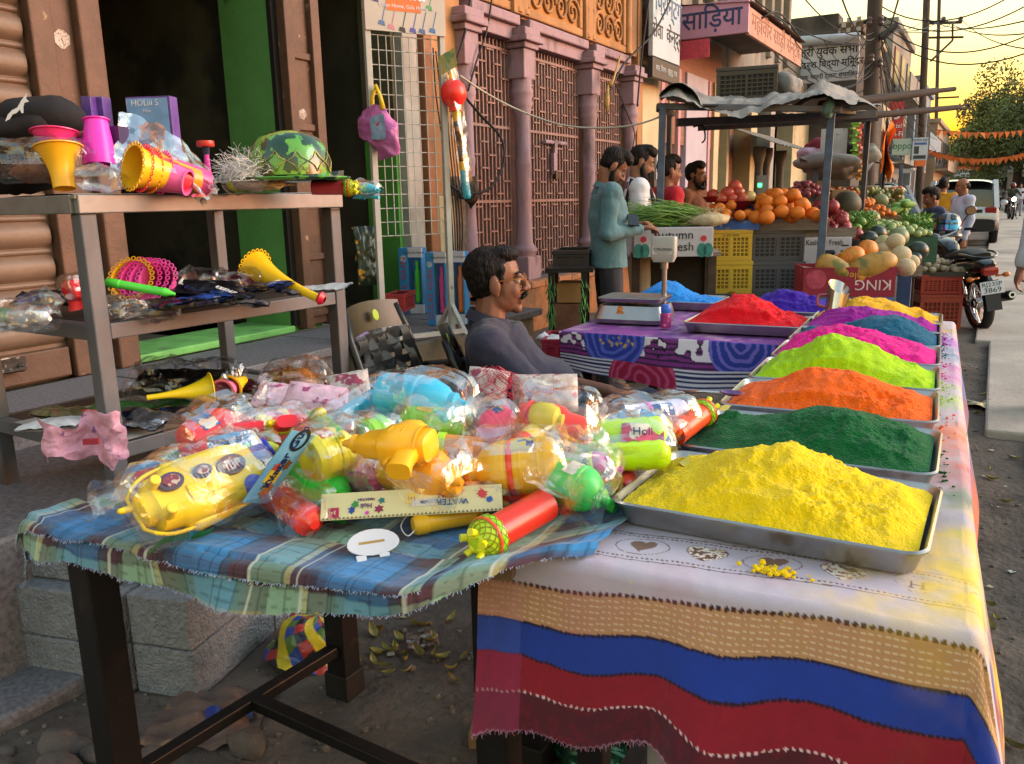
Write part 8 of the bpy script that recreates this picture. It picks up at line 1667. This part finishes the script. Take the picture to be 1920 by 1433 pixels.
tree('rounded green tree left of the big dark one',tp(1868,78),7.6,4.6,2.0,14000,'#4c5c34',2,30,.36); tree('low bushy tree behind the lower bunting',tp(1812,88),7.0,5,1.5,7000,'#5a6038',3,26,.4); tree('hazy far tree just right of the slim pole',tp(1775,100),8.4,5,2,5000,'#5f6440',4,22,.45); tree('tall tree beyond the right picture edge',tp(1990,55),9.5,4.5,2.5,7000,'#47552e',5,30,.36)
# ================= vehicles =================
tyre=M('tyre_black','#19191a',.85,var=.2,bump=.3,bscale=60); chrome=M('chrome','#b0b0b2',.15,1); blackp=M('gloss_black','#101113',.2,coat=.5,var=.2); glassd=M('car_glass','#20282c',.06,spec=.8,var=.1); tail=M('tail_red','#8a1414',.15,coat=.6)
def wheel(par,c,R_,w,spokes=0,n=28,hub=.3):
    m=Matrix.Translation(c)@Matrix.Rotation(PI/2,4,'X'); t=R_*.22
    wh=P('wheel',MB().lathe([(R_-t,-w*.4),(R_-t*.3,-w*.5),(R_,-w*.3),(R_*1.01,0),(R_,w*.3),(R_-t*.3,w*.5),(R_-t,w*.4)],n,m),tyre,par,smooth=True)
    if spokes:
        P('rim',MB().lathe([(R_-t,-w*.3),(R_-t*1.25,-w*.2),(R_-t*1.25,w*.2),(R_-t,w*.3)],n,m),chrome,wh,smooth=True); g=MB()
        for k in range(spokes): a=TAU*k/spokes; g.cyl(m@V((.04*math.cos(a+.5),.04*math.sin(a+.5),w*.3*(-1)**k)),m@V(((R_-t*1.2)*math.cos(a),(R_-t*1.2)*math.sin(a),0)),.003,n=4)
        tag(P('spokes',g,chrome,wh),kind='stuff'); P('hub',MB().lathe([(0,-w*.6),(.05,-w*.6),(.06,-w*.3),(.05,0),(.06,w*.3),(.05,w*.6),(0,w*.6)],14,m),chrome,wh,smooth='auto')
    else:
        P('rim',MB().lathe([(R_-t,-w*.42),(R_*.6,-w*.30),(R_*.2,-w*.34),(0,-w*.34)],n,m).lathe([(0,w*.34),(R_*.2,w*.34),(R_*.6,w*.30),(R_-t,w*.42)],n,m),M('rim_grey','#6d6f72',.35,.7),wh,smooth='auto')
    return wh
def motorbike(label,loc,rz,lean=0,full=True,lit=False):
    e=E('motorcycle',label,'motorcycle',loc,rot=(lean,0,rz)); L=1.27
    wheel(e,(0,0,.305),.305,.11,28); wheel(e,(L,0,.305),.305,.09,28)
    P('rear_mudguard',MB().grid(14,6,lambda a,b:((.345+.0*b)*math.cos(R(60)+R(125)*a)-.0,-.07+.14*b,.32+.345*math.sin(R(60)+R(125)*a)+.012*math.sin(b*PI))),blackp,e,smooth=True); P('front_mudguard',MB().grid(12,6,lambda a,b:(L+.335*math.cos(R(20)+R(120)*a),-.06+.12*b,.305+.335*math.sin(R(20)+R(120)*a)+.01*math.sin(b*PI))),blackp,e,smooth=True)
    P('tail',MB().loft([((.30,0,.70),(0,.11,0),(0,0,.07)),((.02,0,.72),(0,.12,0),(0,0,.09)),((-.20,0,.73),(0,.11,0),(0,0,.085)),((-.32,0,.73),(0,.085,0),(0,0,.06)),((-.36,0,.73),(0,.06,0),(0,0,.035))],18,.7),blackp,e,smooth='auto')
    P('seat',MB().loft([((-.16,0,.83),(0,.10,0),(0,0,.035)),((.05,0,.85),(0,.13,0),(0,0,.05)),((.35,0,.83),(0,.13,0),(0,0,.05)),((.6,0,.79),(0,.10,0),(0,0,.04)),((.72,0,.80),(0,.07,0),(0,0,.03))],18,.75),M('seat_vinyl','#1b1a1b',.55,var=.2,bump=.1),e,smooth='auto')
    P('tank',MB().loft([((.62,0,.80),(0,.07,0),(0,0,.06)),((.74,0,.84),(0,.12,0),(0,0,.10)),((.92,0,.88),(0,.15,0),(0,0,.11)),((1.06,0,.88),(0,.12,0),(0,0,.08)),((1.12,0,.87),(0,.06,0),(0,0,.04))],18,.85),blackp,e,smooth='auto')
    P('engine',MB().loft([((.42,0,.40),(0,.12,0),(0,0,.10)),((.60,0,.42),(0,.14,0),(0,0,.16)),((.78,0,.45),(0,.12,0),(0,0,.17)),((.88,0,.48),(0,.08,0),(0,0,.12))],14,.6),M('engine_grey','#3f4043',.4,.6,var=.3,scale=16),e,smooth='auto')
    f=MB(); 
    for y in (-.07,.07): f.tube([(0,y*1.4,.305),(.42,y*1.3,.42),(.5,y,.72),(.3,y,.76)],.018,7); f.tube([(1.08,y*.4,.86),(.9,y,.55),(.8,y,.32),(.45,y,.3)],.018,7)
    P('frame',f,blackp,e,smooth=True); 
    for y in (-.09,.09): P('fork',MB().tube([(L,y,.305),(1.20,y,.55),(1.10,y,.92)],[.02,.024,.02],8),chrome,e,smooth=True); P('shock_absorber',MB().lathe([(.016,0),(.016,.08)]+[(.026 if i%2 else .02,.08+i*.012) for i in range(16)]+[(.016,.30),(.016,.36)],10,frame((.02,y*1.25,.33),(1,0,-.35),(0,1,0))@Matrix.Rotation(0,4,'X')),chrome,e,smooth=True)
    P('handlebar',MB().tube(catmull([(1.00,-.36,1.02),(1.05,-.28,1.04),(1.10,-.1,.98),(1.10,.1,.98),(1.05,.28,1.04),(1.00,.36,1.02)],5),.012,8),chrome,e,smooth=True)
    for y in (-1,1):
        P('grip',MB().cyl((1.02,y*.28,1.035),(.99,y*.39,1.015),.019,n=10),M('rubber','#161617',.9),e,smooth='auto'); P('lever',MB().tube([(1.07,y*.24,1.03),(1.08,y*.32,1.02),(1.06,y*.40,1.0)],.007,6),chrome,e)
        mi=P('mirror',MB().lathe([(0,.012),(.05,.012),(.056,.004),(.05,-.008),(0,-.02)],18,Matrix.Translation((1.0,y*.36,1.24))@Matrix.Rotation(R(-90),4,'Y')@Matrix.Diagonal((1,1.2,1,1))),blackp,e,smooth='auto'); P('stalk',MB().tube([(1.06,y*.22,1.03),(1.05,y*.30,1.14),(1.01,y*.36,1.22)],.006,6),blackp,mi); P('glass',MB().lathe([(0,.0125),(.047,.0125)],18,Matrix.Translation((.9995,y*.36,1.24))@Matrix.Rotation(R(-90),4,'Y')@Matrix.Diagonal((1,1.2,1,1))),chrome,mi)
        P('rear_indicator',MB().cyl((-.28,y*.08,.62),(-.29,y*.15,.62),.012,n=8).ell((-.30,y*.18,.62),(.035,.04,.028),10,8),M('indicator_amber','#b8641a',.25,coat=.5),e,smooth=True); P('front_indicator',MB().cyl((1.18,y*.08,.92),(1.18,y*.16,.92),.012,n=8).ell((1.19,y*.19,.92),(.035,.04,.028),10,8),M('indicator_amber','#b8641a',.25),e,smooth=True)
        P('footrest',MB().cyl((.35,y*.1,.36),(.34,y*.26,.36),.014,n=8),chrome,e)
    P('headlight',MB().lathe([(0,0),(.04,.01),(.08,.06),(.09,.1),(.085,.105)],18,Matrix.Translation((1.12,0,.93))@RY),blackp,e,smooth='auto'); P('headlight_lens',MB().lathe([(0,.112),(.06,.108),(.086,.10)],18,Matrix.Translation((1.12,0,.93))@RY),M('headlight_lit','#ffffff',.2,emit=('#fff6d8',6)) if lit else M('headlight_off','#8a8d90',.1,spec=.8),e)
    P('tail_light',MB().loft([((-.34,0,.69),(0,.085,0),(0,0,.055)),((-.385,0,.685),(0,.075,0),(0,0,.045)),((-.392,0,.685),(0,.04,0),(0,0,.02))],16,.6),tail,e,smooth='auto')
    P('grab_rail',MB().tube(catmull([(.10,-.13,.86),(-.12,-.14,.86),(-.30,-.10,.84),(-.37,0,.83),(-.30,.10,.84),(-.12,.14,.86),(.10,.13,.86)],5),.014,8),blackp,e,smooth=True)
    P('plate_bracket',MB().bar((-.36,0,.74),(-.42,0,.45),.16,.012,up=(0,1,0)) if False else MB().box((-.385,0,.43),(.014,.15,.32),Matrix.Rotation(R(10),3,'Y')),M('mudflap','#2b2e34',.6),e)
    pl=P('number_plate',MB().box((-.385,0,.515),(.006,.23,.135),Matrix.Rotation(R(10),3,'Y')),M('plate_white','#c0c8d0',.4,var=.03),e,bevel=.002)
    PM=lambda z:frame((-.392-.0,0,.645)+V((0,0,0)) if False else V((-.3895-.176*(.645-z)*-1*0-.0,0,z))+V((-(.515-z)*.176,0,0)),(0,-1,0),(.176,0,1))
    if full: text('RJ23SP',M('ink_black','#151518',.5),pl,.062,PM(.548),sx=1.15); text('3869',M('ink_black','#151518',.5),pl,.075,PM(.487),sx=1.2)
    P('exhaust',MB().tube([(.72,-.12,.30),(.3,-.15,.26),(.12,-.16,.30)],.022,8).tube([(.14,-.165,.30),(.05,-.17,.32),(-.36,-.18,.40),(-.40,-.18,.41)],[.03,.05,.055,.04],14),M('exhaust_black','#1f1f21',.35,.6),e,smooth=True); P('exhaust_tip',MB().lathe([(.038,0),(.034,.02),(.02,.02)],12,frame((-.395,-.18,.408),(0,1,0),(.2,0,1))@Matrix.Rotation(PI,4,'X')),chrome,e,smooth='auto')
    P('chain_cover',MB().cap((.0,.11,.30),(.45,.11,.36),.045,.05),blackp,e,smooth=True); P('side_cover',MB().loft([((.25,0,.60),(0,.13,0),(0,0,.11)),((.45,0,.62),(0,.135,0),(0,0,.13)),((.58,0,.64),(0,.11,0),(0,0,.09))],14,.7),blackp,e,smooth='auto'); P('side_stand',MB().bar((.45,.12,.30),(.40,.30,.0),.025),blackp,e)
    return e
rwp=pd(1843,572,8.2); mb_=motorbike('black parked motorcycle with white number plate beside the potato crates',(rwp.x,rwp.y,0),R(112),R(-9)); mb_.scale=(.9,.9,.9)
hl=E('helmet','black and silver helmet with iridescent visor hung on the parked motorcycle','helmet',pd(1776,426,9.7),R(290)); P('shell',MB().lathe([(.10,-.13),(.135,-.10),(.15,-.02),(.148,.05),(.12,.12),(.07,.155),(0,.165)],24),M('helmet_black','#17181b',.2,coat=.6,p2=('#8a8d94',9,.55,.03)),hl,smooth=True); P('visor',MB().grid(16,8,lambda a,b:(.157*math.cos(-.95+1.9*a)*(1-.1*b),.157*math.sin(-.95+1.9*a)*(1-.1*b),-.03+.11*b)),M('visor','#3a2a8a',.06,.7,col2='#3aa0d8',scale=7,p2=('#a03ab0',6,.52,.1)),hl,smooth=True); P('chin_bar',MB().tube([(.12*math.cos(a)+.05,.12*math.sin(a),-.10) for a in [(-1.3+2.6*k/12) for k in range(13)]],.034,8),M('helmet_black','#17181b',.2),hl,smooth=True)
def car(label,loc,rz,col,suv=False):
    e=E('parked_car',label,'car',loc,rz); m=M('carpaint_'+col.strip('#'),col,.3,.2,coat=.8,var=.05,p2=None); H=1.62 if suv else 1.48; zb=.95 if suv else .88; w=.87 if suv else .82
    S_=lambda x,z0,z1,ww:((x,0,(z0+z1)/2),(0,ww,0),(0,0,(z1-z0)/2))
    P('body',MB().loft([S_(-.72,.45,zb-.12,w*.86),S_(-.66,.34,zb-.01,w*.95),S_(-.3,.30,zb,w),S_(1.2,.28,zb,w),S_(2.3,.28,zb-.02,w),S_(2.9,.32,zb-.10,w*.96),S_(3.2,.38,zb-.22,w*.86),S_(3.25,.45,zb-.3,w*.75)],28,.42),m,e,smooth='auto')
    cab=P('cabin',MB().loft([((-.55 if suv else -.35,0,zb-.02),(0,w*.93,0),(.0,0,.02)),((-.48,0,zb+.2) if suv else (-.1,0,zb+.2),(0,w*.90,0),(0,0,.22)),((.2,0,zb+(H-zb)/2),(0,w*.86,0),(0,0,(H-zb)/2+.01)),((1.2,0,zb+(H-zb)/2),(0,w*.86,0),(0,0,(H-zb)/2+.01)),((1.75,0,zb+.2),(0,w*.88,0),(0,0,.22)),((2.2,0,zb-.02),(0,w*.92,0),(0,0,.02))],28,.45),glassd,e,smooth='auto')
    P('roof',MB().grid(16,10,lambda a,b:(-.52*suv-.25*(not suv)+a*(2.0 if suv else 1.7),(-.80+1.6*b)*w,H+.02-.10*abs(2*b-1)**4-.05*(2*a-1)**4)),m,e,smooth=True)
    for y in (-1,1):
        for xx,s in ((.48,0),(-.25,0)): P('pillar',MB().bar((xx,y*w*.93,zb-.03),(xx+.06,y*w*.80,H-.02),.09,.03),m,e)
        P('pillar',MB().bar((2.18,y*w*.92,zb-.03),(1.40,y*w*.78,H-.02),.07,.04),m,e); P('pillar',MB().bar((-.62,y*w*.90,zb-.04),(-.40,y*w*.80,H-.02),.12,.06),m,e)
        P('tail_light',MB().box((-.69,y*w*.76,zb-.10),(.07,.26,.15)),tail,e,bevel=.02); P('wing_mirror',MB().ell((1.75,y*(w+.08),zb+.06),(.06,.10,.075),10,8),m,e,smooth=True); P('headlight',MB().ell((3.12,y*w*.68,zb-.24),(.10,.18,.09),12,8),M('headlight_off','#8a8d90',.1),e,smooth=True); P('sill',MB().bb((-.2,y*w-.02*y,.26),(2.6,y*w+.005*y,.38)),M('trim_black','#1d1e20',.6),e)
        for x in (0,2.45): wheel(e,(x,y*(w-.10),.33),.33,.2)
    P('bumper',MB().loft([((-.74,0,.48),(0,w*.90,0),(0,0,.15)),((-.66,0,.48),(0,w*.97,0),(0,0,.17)),((-.5,0,.46),(0,w*.99,0),(0,0,.16))],24,.35),M('trim_black','#1d1e20',.6),e,smooth='auto'); P('front_bumper',MB().loft([((2.9,0,.42),(0,w*.97,0),(0,0,.13)),((3.24,0,.42),(0,w*.84,0),(0,0,.12)),((3.29,0,.42),(0,w*.7,0),(0,0,.08))],20,.4),M('trim_black','#1d1e20',.6),e,smooth='auto')
    P('number_plate',MB().bb((-.752,-.25,.62),(-.735,.25,.73)),M('plate_white','#c0c8d0',.4),e); P('rear_strip',MB().bb((-.735,-w*.55,zb-.16),(-.715,w*.55,zb-.08)),M('trim_black','#1d1e20',.6),e)
    return e
q=pd(1797,455,21.5); car('white SUV seen from behind on the right of the street',(q.x,q.y+.6,.03),R(90),'#b4bcc4',True)
q=pd(1690,430,17); car('silver grey hatchback parked by the stalls facing the road',(q.x-1.0,q.y+1.2,.03),R(-72),'#8a8a88'); q=pd(1672,410,23); car('dark grey car parked behind the silver hatchback',(q.x-.8,q.y+1.5,.03),R(-80),'#55585c',True)
# riders and far people
def rider(label,px,d,shirt,helmet=False,lit=True,lb2=''):
    p=pz(px,358+1.35*FPX/d,.03); p=pd(px,358,d); b_=motorbike('distant motorcycle with headlight '+('on' if lit else 'off')+' '+lb2,(p.x+.1,p.y-.6,.03),R(-90+rw_.uniform(-8,8)),0,False,lit)
    l=Matrix.Rotation(b_.rotation_euler.z,3,'Z')@V((.25,0,0))
    pe,H,j=person(label,(b_.location.x+l.x,b_.location.y+l.y,.03),b_.rotation_euler.z,dict(pel=(0,0,.93),che=(.06,0,1.2),nek=(.08,0,1.40),shR=(.08,-.18,1.36),shL=(.08,.18,1.36),elR=(.32,-.30,1.15),elL=(.32,.30,1.15),wrR=(.66,-.33,1.06),wrL=(.66,.33,1.06),hiR=(0,-.1,.88),hiL=(0,.1,.88),knR=(.40,-.2,.68),knL=(.40,.2,.68),anR=(.15,-.2,.40),anL=(.15,.2,.40)),shirt=shirt,vox=.03,hands=False,collar=False,skin='#7d5442',trous='#2c2e36',tz=None)
    if helmet: P('helmet',MB().ell(H@V((0,0,.02)),(.14,.13,.15),14,10),M('helmet_red','#5a1f24',.25,coat=.5),pe,smooth=True)
    return b_
rider('motorcycle rider in dark jacket and helmet coming towards us',1892,40,'#3a3d36',True,True,'nearest of the oncoming riders'); rider('motorcycle rider in white shirt coming towards us left of the helmeted one',1855,46,'#b0b4b8',False,True,'left of the nearest oncoming rider'); rider('far rider in grey shirt behind the white shirted rider',1871,60,'#74787c',False,False,'farthest of the oncoming riders')
def walker(label,px,d,shirt,trous,rz): p=pd(px,358,d); person(label,(p.x,p.y,.03),rz,None,shirt=shirt,trous=trous,vox=.03,hands=False,collar=False,skin='#7d5442')
walker('far pedestrian in white shirt at the right edge of the street',1913,44,'#b0b8c4','#8a92a8',R(-80)); walker('tiny pedestrian in pale shirt beyond the SUV',1868,70,'#a8a8a8','#3a3a44',R(-90)); walker('tiny pedestrian in dark clothes under the gateway tree',1880,76,'#3a3434','#2a2a30',R(90)); walker('small pedestrian in white cap walking beyond the white SUV',1838,30,'#a8a49c','#3c3c44',R(100))
